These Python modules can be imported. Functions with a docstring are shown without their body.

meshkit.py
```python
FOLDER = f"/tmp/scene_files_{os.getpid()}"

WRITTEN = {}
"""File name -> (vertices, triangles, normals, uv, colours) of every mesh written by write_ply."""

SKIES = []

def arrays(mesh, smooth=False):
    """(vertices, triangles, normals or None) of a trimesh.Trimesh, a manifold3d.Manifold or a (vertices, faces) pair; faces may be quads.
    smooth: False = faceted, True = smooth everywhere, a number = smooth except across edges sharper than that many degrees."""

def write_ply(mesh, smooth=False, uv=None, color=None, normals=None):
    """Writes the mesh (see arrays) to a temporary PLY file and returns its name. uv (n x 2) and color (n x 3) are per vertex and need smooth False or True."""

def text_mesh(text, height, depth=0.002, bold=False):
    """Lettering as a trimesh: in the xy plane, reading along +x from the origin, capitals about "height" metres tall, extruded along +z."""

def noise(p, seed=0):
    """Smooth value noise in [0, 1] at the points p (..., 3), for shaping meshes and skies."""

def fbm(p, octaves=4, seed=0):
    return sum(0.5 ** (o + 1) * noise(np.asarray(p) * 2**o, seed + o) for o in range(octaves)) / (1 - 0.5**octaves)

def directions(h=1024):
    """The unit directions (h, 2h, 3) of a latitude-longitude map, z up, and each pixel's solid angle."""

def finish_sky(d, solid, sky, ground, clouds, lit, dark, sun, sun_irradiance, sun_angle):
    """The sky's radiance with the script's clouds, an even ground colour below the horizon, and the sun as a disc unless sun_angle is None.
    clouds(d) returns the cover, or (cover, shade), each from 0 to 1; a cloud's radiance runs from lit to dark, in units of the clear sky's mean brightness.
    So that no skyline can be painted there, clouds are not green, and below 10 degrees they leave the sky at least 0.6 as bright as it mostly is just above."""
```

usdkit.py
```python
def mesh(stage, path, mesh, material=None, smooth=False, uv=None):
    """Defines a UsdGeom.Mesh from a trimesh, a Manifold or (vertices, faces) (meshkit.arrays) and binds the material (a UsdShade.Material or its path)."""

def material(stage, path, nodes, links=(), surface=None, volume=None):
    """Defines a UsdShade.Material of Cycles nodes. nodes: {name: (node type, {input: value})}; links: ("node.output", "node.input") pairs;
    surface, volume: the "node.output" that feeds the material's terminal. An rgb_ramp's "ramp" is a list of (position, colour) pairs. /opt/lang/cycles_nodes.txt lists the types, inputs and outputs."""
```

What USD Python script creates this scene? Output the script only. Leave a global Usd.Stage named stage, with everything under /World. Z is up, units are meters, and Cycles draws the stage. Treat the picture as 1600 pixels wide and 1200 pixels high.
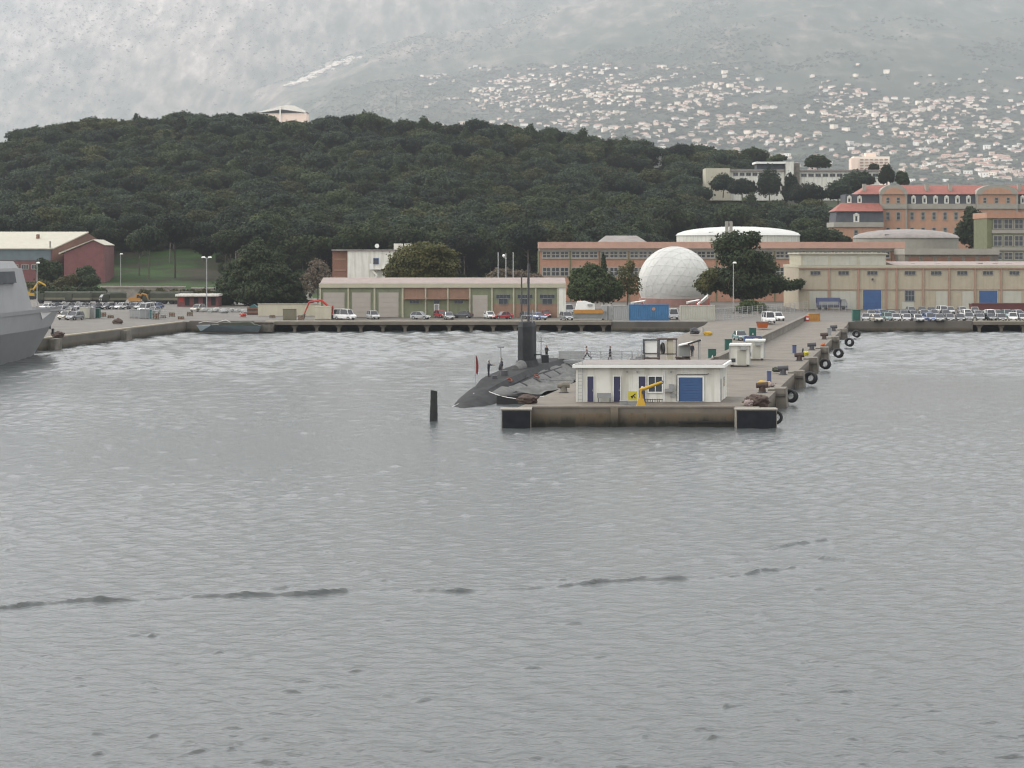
import math, random
import numpy as np, trimesh, manifold3d, usdkit, meshkit
from pxr import Usd, UsdGeom, UsdLux, UsdShade, Sdf, Gf, Vt

stage = Usd.Stage.CreateInMemory()
UsdGeom.SetStageUpAxis(stage, UsdGeom.Tokens.z)
UsdGeom.SetStageMetersPerUnit(stage, 1.0)
UsdGeom.Xform.Define(stage, '/World')
stage.SetDefaultPrim(stage.GetPrimAtPath('/World'))
UsdGeom.Scope.Define(stage, '/World/Looks')

# ------------------------------------------------------------------ camera, sky, sun, exposure
F, HC, HY = 3200.0, 16.0, 388.0        # focal length in photo pixels, eye height, horizon row of the 1600 x 1200 photo
cam = UsdGeom.Camera.Define(stage, '/World/camera')
cam.AddTranslateOp().Set(Gf.Vec3d(0, 0, HC)); cam.AddRotateXOp().Set(90.0)
cam.CreateFocalLengthAttr(72.0); cam.CreateHorizontalApertureAttr(36.0); cam.CreateVerticalApertureAttr(27.0)
cam.CreateVerticalApertureOffsetAttr(-(600 - HY) / 1600 * 36.0)
cam.CreateClippingRangeAttr(Gf.Vec2f(1, 20000))
cam.CreateFStopAttr(2.6); cam.CreateFocusDistanceAttr(64.0)
cam.CreateExposureAttr(0.30)

SUN = np.array([-0.74, 0.56, 0.46]); SUN /= np.linalg.norm(SUN)
SKY_STRENGTH = 0.11
sky = UsdLux.DomeLight.Define(stage, '/World/sky')
skym = usdkit.material(stage, '/World/Looks/overcast_sky', {
    's': ('sky_texture', {'sky_type': 'single_scattering', 'sun_disc': False, 'sun_elevation': math.asin(SUN[2]), 'sun_rotation': math.atan2(SUN[0], SUN[1]), 'altitude': 20.0, 'aerosol_density': 2.0}),
    'tc': ('texture_coordinate', {}),
    'mp': ('mapping', {'scale': (1.0, 1.0, 2.6)}),
    'n': ('noise_texture', {'scale': 2.2, 'detail': 6.0, 'roughness': 0.55}),
    'cc': ('rgb_ramp', {'ramp': [(0.0, (8.6, 8.7, 8.9)), (0.42, (9.6, 9.6, 9.6)), (0.62, (10.9, 10.7, 10.5)), (1.0, (11.8, 11.5, 11.1))]}),
    'cv': ('map_range', {'from_min': 0.25, 'from_max': 0.5, 'to_min': 0.74, 'to_max': 0.97, 'clamp': True}),
    'nd': ('normal', {'direction': tuple(SUN)}), 'gl': ('map_range', {'range_type': 'smoothstep', 'from_min': -0.75, 'from_max': 1.05, 'to_min': 0.62, 'to_max': 1.9, 'clamp': True}), 'gm': ('mix', {'mix_type': 'multiply', 'fac': 1.0}),
    'm': ('mix', {'mix_type': 'mix'}),
    'b': ('background_shader', {'strength': SKY_STRENGTH})},
    [('tc.generated', 'mp.vector'), ('mp.vector', 'n.vector'), ('n.fac', 'cc.fac'), ('n.fac', 'cv.value'), ('cv.result', 'm.fac'), ('s.color', 'm.color1'), ('tc.generated', 'nd.normal'), ('nd.dot', 'gl.value'), ('cc.color', 'gm.color1'), ('gl.result', 'gm.color2'), ('gm.color', 'm.color2'), ('m.color', 'b.color')], surface='b.background')
UsdShade.MaterialBindingAPI.Apply(sky.GetPrim()).Bind(skym)
sun = UsdLux.DistantLight.Define(stage, '/World/sun')
sun.CreateNormalizeAttr(True); sun.CreateIntensityAttr(0.4); sun.CreateAngleAttr(12.0); sun.CreateColorAttr(Gf.Vec3f(1.0, 0.93, 0.82))
az = math.degrees(math.atan2(SUN[1], SUN[0]))
sun.AddRotateZOp().Set(az + 90.0); sun.AddRotateXOp().Set(90.0 - math.degrees(math.asin(SUN[2])))
HAZE = 4.3e-5
HAZE_COLOR = (0.865, 0.92, 1.0)

# ------------------------------------------------------------------ helpers
def gx(px, Y): return (px - 800.0) * Y / F
def gz(py, Y): return HC - (py - HY) * Y / F
def ground(px, py, z):
    Y = (HC - z) * F / (py - HY)
    return np.array([gx(px, Y), Y, z])

_used, _base = {}, {}
def numbered(parent, name):
    k = (parent, name)
    n = _used.get(k, 0); _used[k] = n + 1
    return f'{parent}/{name}' if n == 0 else f'{parent}/{name}_{n:03d}'
def tag(p, label=None, cat=None, group=None, kind=None):
    p = p.GetPrim() if hasattr(p, 'GetPrim') else p
    for k, v in (('label', label), ('category', cat), ('group', group), ('kind', kind)):
        if v: p.SetCustomDataByKey(k, v)
    return p
def xf(path, loc, rz=0.0, sc=1.0):
    x = UsdGeom.Xform.Define(stage, path)
    x.AddTranslateOp().Set(Gf.Vec3d(*map(float, loc))); x.AddRotateZOp().Set(float(rz))
    s = (sc, sc, sc) if np.ndim(sc) == 0 else sc
    x.AddScaleOp().Set(Gf.Vec3f(*map(float, s)))
    return x.GetPrim()
def thing(name, label, cat, base=(0, 0, 0), group=None, rz=0.0, sc=1.0, local=False):
    """An Xform at the thing's base. Parts are given in world coordinates unless local."""
    path = numbered('/World', name)
    p = xf(path, base, rz, sc)
    _base[path] = np.zeros(3) if local else np.asarray(base, float)
    return tag(p, label, cat, group)
def part(parent, name, mesh, material, label=None, smooth=False, kind=None):
    pp = str(parent.GetPath())
    path = numbered(pp, name)
    b = _base.get(pp, np.zeros(3)); _base[path] = b
    v, f, n = meshkit.arrays(mesh, smooth)
    m = usdkit.mesh(stage, path, (v - b, f), material)
    if n is not None:
        m.CreateNormalsAttr(Vt.Vec3fArray.FromNumpy(n.astype(np.float32))); m.SetNormalsInterpolation('vertex')
    return tag(m.GetPrim(), label, None, None, kind)
def solo(name, mesh, material, label, cat, group=None, smooth=False, kind=None):
    m = usdkit.mesh(stage, numbered('/World', name), mesh, material, smooth=smooth)
    return tag(m.GetPrim(), label, cat, group, kind)
def copy(src, loc, rz=0.0, sc=1.0, label=None, group=None):
    cd = src.GetCustomData()
    nm = src.GetName()
    if nm[-3:].isdigit() and nm[-4] == '_': nm = nm[:-4]
    p = xf(numbered('/World', nm), loc, rz, sc)
    p.GetReferences().AddInternalReference(src.GetPath()); p.SetInstanceable(True)
    return tag(p, label or cd['label'], cd['category'], group or cd.get('group'))

class MB:
    def __init__(s): s.v, s.f, s.n = [], [], 0
    def add(s, v, f):
        v = np.asarray(v, float); f = np.asarray(f, int)
        if f.shape[1] == 4: f = np.vstack([f[:, [0, 1, 2]], f[:, [0, 2, 3]]])
        s.v.append(v); s.f.append(f + s.n); s.n += len(v); return s
    def mesh(s, t): v, f, _ = meshkit.arrays(t); return s.add(v, f)
    def box(s, x0, x1, y0, y1, z0, z1, k=0.0, yk=None):
        """k: shear of x along y (about yk)"""
        yk = y0 if yk is None else yk
        v = [(x + k * (y - yk), y, z) for z in (z0, z1) for y in (y0, y1) for x in (x0, x1)]
        return s.add(v, [(0, 2, 3, 1), (4, 5, 7, 6), (0, 1, 5, 4), (2, 6, 7, 3), (0, 4, 6, 2), (1, 3, 7, 5)])
    def tube(s, p, q, r, r2=None, n=6):
        p, q = np.asarray(p, float), np.asarray(q, float); r2 = r if r2 is None else r2
        d = q - p; d /= np.linalg.norm(d)
        a = np.cross(d, (0, 0, 1.0)) if abs(d[2]) < 0.9 else np.cross(d, (1.0, 0, 0)); a /= np.linalg.norm(a); b = np.cross(d, a)
        t = np.linspace(0, 2 * np.pi, n, endpoint=False)
        ring = np.cos(t)[:, None] * a + np.sin(t)[:, None] * b
        v = np.vstack([p + r * ring, q + r2 * ring, [p], [q]])
        f = []
        for i in range(n):
            j = (i + 1) % n
            f += [(i, j, n + j), (i, n + j, n + i), (2 * n, j, i), (2 * n + 1, n + i, n + j)]
        return s.add(v, f)
    def path(s, pts, r, n=6):
        for a, b in zip(pts[:-1], pts[1:]): s.tube(a, b, r, n=n)
        return s
    def ball(s, c, r, sub=1):
        t = trimesh.creation.icosphere(subdivisions=sub); return s.add(np.asarray(t.vertices) * r + np.asarray(c), t.faces)
    def prism(s, poly, z0, z1):
        """plan polygon (counter-clockwise) extruded in z"""
        import shapely.geometry as sg
        t = trimesh.creation.extrude_polygon(sg.Polygon(poly), z1 - z0, engine='earcut'); t.apply_translation((0, 0, z0)); return s.mesh(t)
    def loft(s, a, b, cap=True):
        """two polygons of the same length joined"""
        a, b = np.asarray(a, float), np.asarray(b, float); n = len(a)
        f = []
        for i in range(n):
            j = (i + 1) % n; f += [(i, j, n + j), (i, n + j, n + i)]
        if cap:
            for i in range(1, n - 1): f += [(0, i + 1, i), (n, n + i, n + i + 1)]
        return s.add(np.vstack([a, b]), f)
    def ring(s, c, R, r, axis=(0, 1, 0), n=16, m=8):
        t = trimesh.creation.torus(R, r, major_sections=n, minor_sections=m)
        t.apply_transform(trimesh.geometry.align_vectors((0, 0, 1), axis)); t.apply_translation(c); return s.mesh(t)
    def get(s): return (np.vstack(s.v), np.vstack(s.f))
def B(x0, x1, y0, y1, z0, z1, k=0.0, yk=None): return MB().box(x0, x1, y0, y1, z0, z1, k, yk).get()
def front(px0, px1, py0, py1, Y, d=0.1, proud=0.0):
    """a box whose front face lies at Y - proud and shows at these photo pixels"""
    return B(gx(px0, Y), gx(px1, Y), Y - proud, Y - proud + d, gz(py1, Y), gz(py0, Y))
def hull(pts): return manifold3d.Manifold.hull_points(np.asarray(pts, float))

# ------------------------------------------------------------------ materials
def mat(name, c, rough=0.75, var=0.16, scale=0.6, metal=0.0, streak=0.0, rnd=0.0, spec=0.3):
    c = np.asarray(c, float)
    nodes = {'g': ('geometry', {}), 'n': ('noise_texture', {'scale': scale, 'detail': 5.0, 'roughness': 0.6}),
             'r': ('rgb_ramp', {'ramp': [(0.25, c * (1 - var)), (0.5, c), (0.75, np.minimum(c * (1 + var), 0.92))]}),
             'p': ('principled_bsdf', {'roughness': rough, 'metallic': metal, 'specular_ior_level': spec})}
    links = [('g.position', 'n.vector'), ('n.fac', 'r.fac')]
    out = 'r.color'
    if streak:
        nodes |= {'sm': ('mapping', {'scale': (1.6, 1.6, 0.13)}), 'sn': ('noise_texture', {'scale': 1.1, 'detail': 4.0, 'roughness': 0.65}),
                  'sr': ('map_range', {'from_min': 0.46, 'from_max': 0.72, 'to_min': 0.0, 'to_max': streak, 'clamp': True}),
                  'sx': ('mix', {'mix_type': 'multiply', 'color2': (0.45, 0.41, 0.36)})}
        links += [('g.position', 'sm.vector'), ('sm.vector', 'sn.vector'), ('sn.fac', 'sr.value'), ('sr.result', 'sx.fac'), (out, 'sx.color1')]
        out = 'sx.color'
    if rnd:
        nodes |= {'oi': ('object_info', {}), 'om': ('map_range', {'to_min': 1 - rnd, 'to_max': 1 + rnd}), 'hv': ('hsv', {})}
        links += [('oi.random', 'om.value'), ('om.result', 'hv.value'), (out, 'hv.color')]
        out = 'hv.color'
    links.append((out, 'p.base_color'))
    return usdkit.material(stage, '/World/Looks/' + name, nodes, links, surface='p.BSDF')
def glass(name, c=(0.03, 0.035, 0.04)):
    return usdkit.material(stage, '/World/Looks/' + name, {'p': ('principled_bsdf', {'base_color': c, 'roughness': 0.12, 'specular_ior_level': 0.5})}, [], surface='p.BSDF')
def leaf(name, c, c2, rnd=0.25, scale=0.25):
    c, c2 = np.asarray(c), np.asarray(c2)
    return usdkit.material(stage, '/World/Looks/' + name, {
        'g': ('geometry', {}), 'n': ('noise_texture', {'scale': scale, 'detail': 4.0}), 'r': ('rgb_ramp', {'ramp': [(0.3, c), (0.7, c2)]}),
        'oi': ('object_info', {}), 'om': ('map_range', {'to_min': 1 - rnd, 'to_max': 1 + rnd}), 'hv': ('hsv', {}),
        'd': ('principled_bsdf', {'roughness': 0.8, 'specular_ior_level': 0.15}), 't': ('translucent_bsdf', {}), 'x': ('mix_closure', {'fac': 0.18})},
        [('g.position', 'n.vector'), ('n.fac', 'r.fac'), ('r.color', 'hv.color'), ('oi.random', 'om.value'), ('om.result', 'hv.value'),
         ('hv.color', 'd.base_color'), ('hv.color', 't.color'), ('d.BSDF', 'x.closure1'), ('t.BSDF', 'x.closure2')], surface='x.closure')

M = {}
def mm(k, c, *a, **kw):
    c = np.asarray(c, float); M[k] = mat(k, c * (0.66 if c.max() > 0.12 else 1.0), *a, **kw); return M[k]
mm('concrete', (0.185, 0.160, 0.128), streak=0.0, var=0.26, scale=0.4)
mm('quay_ground', (0.140, 0.126, 0.108), var=0.28, scale=0.16)
mm('pale_concrete', (0.42, 0.39, 0.34), var=0.12)
mm('dark_concrete', (0.10, 0.09, 0.08), var=0.4, scale=0.8, streak=0.6)
mm('stained_concrete', (0.22, 0.20, 0.165), var=0.4, scale=0.7, streak=0.85)
mm('curb_paint', (0.42, 0.37, 0.27), var=0.2)
mm('white_wall', (0.86, 0.85, 0.77), var=0.07, streak=0.55)
mm('white_paint', (0.95, 0.95, 0.91), var=0.05)
mm('cream_wall', (0.50, 0.44, 0.33), var=0.08, streak=0.25)
mm('cream_panel', (0.60, 0.56, 0.44), var=0.06, streak=0.2)
mm('salmon_wall', (0.47, 0.26, 0.175), var=0.12, streak=0.2)
mm('salmon_trim', (0.45, 0.275, 0.205), var=0.12)
mm('pink_wall', (0.52, 0.30, 0.20), var=0.1, streak=0.2)
mm('stone_trim', (0.37, 0.35, 0.30), var=0.1)
mm('roof_tile', (0.36, 0.13, 0.10), var=0.2, scale=0.8)
mm('slate', (0.055, 0.06, 0.068), var=0.25)
mm('dark_void', (0.02, 0.02, 0.022), var=0.2)
mm('olive_wall', (0.17, 0.18, 0.095), var=0.15, streak=0.3)
mm('green_wall', (0.225, 0.245, 0.15), var=0.12, streak=0.25)
mm('brown_wall', (0.32, 0.20, 0.14), var=0.12, streak=0.25)
mm('garage_door', (0.46, 0.42, 0.37), var=0.06)
mm('cream_trim', (0.52, 0.49, 0.37), var=0.08)
mm('roof_grey', (0.30, 0.27, 0.25), var=0.2)
mm('roof_pink', (0.36, 0.29, 0.26), var=0.15)
mm('roof_cream', (0.55, 0.52, 0.42), var=0.08)
mm('brick_red', (0.22, 0.085, 0.085), var=0.15, streak=0.15)
mm('brick_brown', (0.25, 0.13, 0.09), var=0.15)
mm('blue_grey_wall', (0.16, 0.20, 0.22), var=0.12)
mm('blue_door', (0.06, 0.125, 0.28), var=0.1, rough=0.5)
mm('navy_door', (0.035, 0.035, 0.075), var=0.1, rough=0.5)
mm('yellow_paint', (0.62, 0.38, 0.035), var=0.12, rough=0.5)
mm('sign_yellow', (0.60, 0.52, 0.05), var=0.05, rough=0.5)
mm('black_paint', (0.02, 0.02, 0.02), var=0.1, rough=0.5)
mm('rubber', (0.018, 0.018, 0.019), var=0.3, rough=0.7)
mm('rubber_face', (0.014, 0.015, 0.018), var=0.35, rough=0.8, scale=1.5, spec=0.1)
mm('rust', (0.060, 0.040, 0.032), var=0.5, scale=3.0)
mm('grey_metal', (0.30, 0.31, 0.31), var=0.12, rough=0.5)
mm('galvanised', (0.42, 0.43, 0.43), var=0.1, rough=0.45, metal=0.2)
mm('dark_metal', (0.05, 0.05, 0.055), var=0.2, rough=0.5)
mm('hull_black', (0.030, 0.031, 0.032), var=0.35, scale=0.9, rough=0.75, spec=0.08, streak=0.4)
mm('hull_panel', (0.155, 0.155, 0.15), var=0.25, scale=1.2, rough=0.7, spec=0.12)
mm('sail_black', (0.034, 0.036, 0.038), var=0.35, rough=0.75, spec=0.08)
mm('tarp_grey', (0.105, 0.107, 0.102), var=0.3, scale=1.4, rough=0.75, spec=0.1)
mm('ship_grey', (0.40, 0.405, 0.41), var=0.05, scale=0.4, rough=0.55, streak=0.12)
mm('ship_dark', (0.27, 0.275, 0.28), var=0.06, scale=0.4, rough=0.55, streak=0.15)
mm('dome_cloth', (0.66, 0.66, 0.625), var=0.035, scale=0.4, rough=0.6)
mm('dome_seam', (0.66, 0.66, 0.625), var=0.05)
mm('red_brick_base', (0.36, 0.20, 0.17), var=0.15)
mm('container_blue', (0.06, 0.19, 0.38), var=0.12, rough=0.5, streak=0.2)
mm('container_cream', (0.55, 0.54, 0.46), var=0.06, rough=0.5, streak=0.2)
mm('container_grey', (0.40, 0.41, 0.40), var=0.06, rough=0.5, streak=0.2)
mm('container_red', (0.085, 0.028, 0.027), var=0.1, rough=0.6)
mm('green_paint', (0.02, 0.075, 0.06), var=0.12, rough=0.5)
mm('orange_paint', (0.55, 0.14, 0.04), var=0.12, rough=0.5)
mm('ring_red', (0.24, 0.07, 0.045), var=0.15)
mm('red_paint', (0.50, 0.06, 0.045), var=0.1, rough=0.5)
mm('flag_red', (0.26, 0.035, 0.035), var=0.1)
mm('ochre_paint', (0.50, 0.25, 0.06), var=0.12, rough=0.5)
mm('canvas_green', (0.045, 0.05, 0.035), var=0.25)
mm('khaki', (0.20, 0.19, 0.13), var=0.15)
mm('blue_cloth', (0.10, 0.12, 0.22), var=0.1)
mm('navy_cloth', (0.022, 0.024, 0.032), var=0.1)
mm('light_cloth', (0.38, 0.30, 0.28), var=0.1)
mm('skin', (0.42, 0.26, 0.19), var=0.05)
mm('hair', (0.03, 0.022, 0.018), var=0.1)
mm('teal_paint', (0.05, 0.17, 0.17), var=0.1, rough=0.5)
mm('bark', (0.10, 0.085, 0.07), var=0.3, scale=2.0, rnd=0.3)
mm('pale_bark', (0.22, 0.19, 0.16), var=0.3, scale=2.0, rnd=0.3)
mm('stone', (0.27, 0.25, 0.21), var=0.3, scale=0.8)
mm('house_white', (1.05, 0.99, 0.89), var=0.05, rnd=0.14)
mm('house_cream', (1.02, 0.89, 0.74), var=0.05, rnd=0.14)
mm('house_pink', (0.98, 0.76, 0.62), var=0.05, rnd=0.14)
mm('house_roof', (0.40, 0.245, 0.18), var=0.12, rnd=0.2)
M['glass'] = glass('window_glass'); M['car_glass'] = glass('car_glass', (0.02, 0.022, 0.025))
M['lamp_glass'] = usdkit.material(stage, '/World/Looks/lamp_glass', {'p': ('principled_bsdf', {'base_color': (0.75, 0.75, 0.72), 'roughness': 0.25})}, [], surface='p.BSDF')
for k, c in dict(silver=(0.27, 0.275, 0.28), white=(0.60, 0.60, 0.59), dark=(0.03, 0.032, 0.037), red=(0.30, 0.025, 0.03), blue=(0.05, 0.085, 0.19), grey=(0.11, 0.115, 0.12), teal=(0.05, 0.12, 0.12), beige=(0.26, 0.24, 0.19)).items():
    M['car_' + k] = usdkit.material(stage, '/World/Looks/car_' + k, {'p': ('principled_bsdf', {'base_color': c, 'roughness': 0.35, 'coat_weight': 0.5, 'coat_roughness': 0.1})}, [], surface='p.BSDF')
# ------------------------------------------------------------------ ground shape
def interp(px, pts): a = np.array(pts, float); return np.interp(px, a[:, 0], a[:, 1])
CREST = [(-300, 275), (-100, 255), (0, 236), (60, 217), (150, 200), (280, 196), (380, 199), (450, 200), (500, 198), (560, 196), (650, 202), (700, 209), (800, 216), (900, 223), (1000, 236), (1050, 242), (1100, 248), (1180, 254), (1260, 262), (1330, 279), (1400, 292), (1500, 310), (1700, 345)]
def th(X, Y):
    """height of the wooded hill and the land behind the quay"""
    X, Y = np.asarray(X, float), np.asarray(Y, float)
    px = 800 + X * F / np.maximum(Y, 300)
    zc = HC + (HY - interp(px, CREST)) * 1000 / F - 10.5
    t = np.clip((Y - 600) / 400, 0, 1)
    z = 2.0 + 3.0 * np.clip((Y - 574) / 30, 0, 1) + np.maximum(zc - 5, 2) * t ** 1.9
    back = np.clip((Y - 1010) / 420, 0, 1); back = back * back * (3 - 2 * back)
    z = z * (1 - back) + 20 * back
    flat = np.clip((px - 1040) / 60, 0, 1) * np.clip((735 - Y) / 60, 0, 1)          # the yard on the right stays low
    z = z * (1 - flat) + np.minimum(z, 6) * flat
    return z + 0.8 * (meshkit.noise(np.stack([X / 14, Y / 14, 0 * X], -1), 5) - 0.5) * np.clip((Y - 600) / 40, 0, 1) - 0.15 * (Y < 600)

def sheet(xs, ys, fn):
    X, Y = np.meshgrid(xs, ys); Z = fn(X, Y)
    v = np.stack([X, Y, Z], -1).reshape(-1, 3); nx = len(xs)
    i = (np.arange(len(ys) - 1)[:, None] * nx + np.arange(nx - 1)[None]).ravel()
    return v, np.stack([i, i + 1, i + nx + 1, i + nx], 1)

groundm = usdkit.material(stage, '/World/Looks/hill_soil', {
    'g': ('geometry', {}), 'n': ('noise_texture', {'scale': 0.06, 'detail': 6.0, 'roughness': 0.65}),
    'r': ('rgb_ramp', {'ramp': [(0.35, (0.040, 0.034, 0.024)), (0.47, (0.028, 0.034, 0.016)), (0.56, (0.026, 0.052, 0.014)), (0.7, (0.034, 0.064, 0.016))]}),
    'p': ('principled_bsdf', {'roughness': 0.95, 'specular_ior_level': 0.1})},
    [('g.position', 'n.vector'), ('n.fac', 'r.fac'), ('r.color', 'p.base_color')], surface='p.BSDF')
hill = solo('hillside', sheet(np.linspace(-420, 420, 190), np.concatenate([np.linspace(572, 760, 70), np.linspace(766, 1440, 110), [1700, 2200, 2800]]), th), groundm, None, None, smooth=True, kind='structure')

# ------------------------------------------------------------------ distant mountain
def mz0(X, Y):
    X, Y = np.asarray(X, float), np.asarray(Y, float)
    px = 800 + X * F / Y
    yc = interp(px, [(-400, 235), (0, 222), (200, 205), (330, 180), (460, 130), (520, 98), (560, 82), (640, 56), (760, 50), (860, 25), (1000, -15), (1150, -40), (1300, -60), (1500, -70), (2000, -70)])
    zc = HC + (HY - yc) * 5200 / F
    t = np.clip((Y - 1800) / 3400, 0, 1)
    b = 40 + (zc - 40) * t ** 1.4
    bk = np.clip((Y - 5250) / 500, 0, 1); b = b * (1 - 0.45 * bk)
    p3 = np.stack([X / 420, Y / 900, 0 * X], -1)
    rid = 1 - np.abs(2 * meshkit.fbm(p3, 5, 11) - 1)
    b = b + (rid - 0.6) * 75 * t * (1 - 0.3 * bk) + 26 * (meshkit.fbm(np.stack([X / 90, Y / 160, 0 * X], -1), 3, 8) - 0.5) * np.clip(t * 3, 0, 1)
    t2 = np.clip((Y - 4300) / 3600, 0, 1)
    a = -60 + 2050 * t2 ** 1.0
    rid2 = 1 - np.abs(2 * meshkit.fbm(np.stack([X / 400 + 0.4 * Y / 900, Y / 3000, 0 * X], -1), 6, 23) - 1)
    a = a + (rid2 - 0.62) * 105 * np.clip(t2 * 2.5, 0, 1)
    z = np.maximum(a, b)
    # rock bands: terraces where the slope steps up in cliffs
    band = 130.0
    q = (z + 40 * meshkit.noise(np.stack([X / 300, Y / 300, 0 * X], -1), 3)) / band
    fr = q - np.floor(q)
    step = (np.clip((fr - 0.55) / 0.12, 0, 1) - fr) * band
    amt = np.clip((z - 560) / 240, 0, 1) * np.clip(meshkit.noise(np.stack([X / 500, Y / 500, 0 * X], -1), 9) * 2.6 - 0.55, 0, 1) * np.clip((X - 150) / 300, 0, 1)
    z = z + 0.55 * step * amt
    kn = 70 * np.exp(-np.abs((X - 54) / 128) ** 5 - ((Y - 2080) / 130) ** 2) * (0.93 + 0.14 * meshkit.noise(np.stack([X / 40, Y / 60, 0 * X], -1), 6))        # the low green knoll behind the wood
    low = np.clip((Y - 1380) / 300, 0, 1)
    return np.where(Y < 1800, 10 + (z - 10) * low, z) + kn
MS = 1.9
def mz(X, Y): return HC + MS * (mz0(np.asarray(X, float) / MS, np.asarray(Y, float) / MS) - HC)
def mountain_material():
    nodes = {
        'g': ('geometry', {}), 'n': ('noise_texture', {'scale': 0.009, 'detail': 10.0, 'roughness': 0.68}),
        'nm': ('mapping', {'scale': (1.25, 0.42, 0.42), 'rotation': (0, 0, 0.35)}),
        'n2': ('noise_texture', {'scale': 0.0007, 'detail': 5.0, 'roughness': 0.55}),
        'sx': ('separate_xyz', {}), 'ps': ('separate_xyz', {}),
        'st': ('map_range', {'from_min': 0.90, 'from_max': 0.60, 'to_min': 0.0, 'to_max': 0.30, 'clamp': True}),
        'hi': ('map_range', {'from_min': 475.0, 'from_max': 1700.0, 'to_min': -0.12, 'to_max': 0.16, 'clamp': True}),
        'lf': ('map_range', {'from_min': 500.0, 'from_max': -1700.0, 'to_min': -0.04, 'to_max': 0.08, 'clamp': True}),  # shifts rock paler towards the left, sunlight there put into the colour
        'a1': ('math', {'math_type': 'add'}), 'a2': ('math', {'math_type': 'add'}), 'a3': ('math', {'math_type': 'add'}), 'a5': ('math', {'math_type': 'add'}),
        'a4': ('math', {'math_type': 'multiply_add', 'value2': 0.40, 'value3': -0.20}),
        'r': ('rgb_ramp', {'ramp': [(0.30, (0.034, 0.044, 0.030)), (0.46, (0.060, 0.068, 0.048)), (0.57, (0.105, 0.10, 0.078)), (0.70, (0.18, 0.158, 0.132)), (0.93, (0.38, 0.33, 0.285))]}),
        'p': ('principled_bsdf', {'roughness': 0.95, 'specular_ior_level': 0.05})}
    links = [('g.position', 'nm.vector'), ('nm.vector', 'n.vector'), ('g.position', 'n2.vector'), ('g.normal', 'sx.vector'), ('sx.z', 'st.value'), ('g.position', 'ps.vector'), ('ps.z', 'hi.value'), ('ps.x', 'lf.value'),
             ('n.fac', 'a1.value1'), ('st.result', 'a1.value2'), ('a1.value', 'a2.value1'), ('hi.result', 'a2.value2'), ('n2.fac', 'a4.value1'), ('a2.value', 'a3.value1'), ('a4.value', 'a3.value2'),
             ('a3.value', 'a5.value1'), ('lf.result', 'a5.value2'), ('a5.value', 'r.fac'), ('r.color', 'p.base_color')]
    return usdkit.material(stage, '/World/Looks/mountain_rock', nodes, links, surface='p.BSDF')
my = MS * np.concatenate([np.arange(1380, 2600, 30), np.arange(2600, 8201, 20)])
def mountain_mesh():
    u = np.linspace(-0.36, 0.36, 420)
    Y, U = np.meshgrid(my, u, indexing='ij'); X = U * Y; Z = mz(X, Y)
    v = np.stack([X, Y, Z], -1).reshape(-1, 3); nx = len(u)
    i = (np.arange(len(my) - 1)[:, None] * nx + np.arange(nx - 1)[None]).ravel()
    return v, np.stack([i, i + 1, i + nx + 1, i + nx], 1)
mount = solo('mountain', mountain_mesh(), mountain_material(), None, None, smooth=True, kind='structure')

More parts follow.
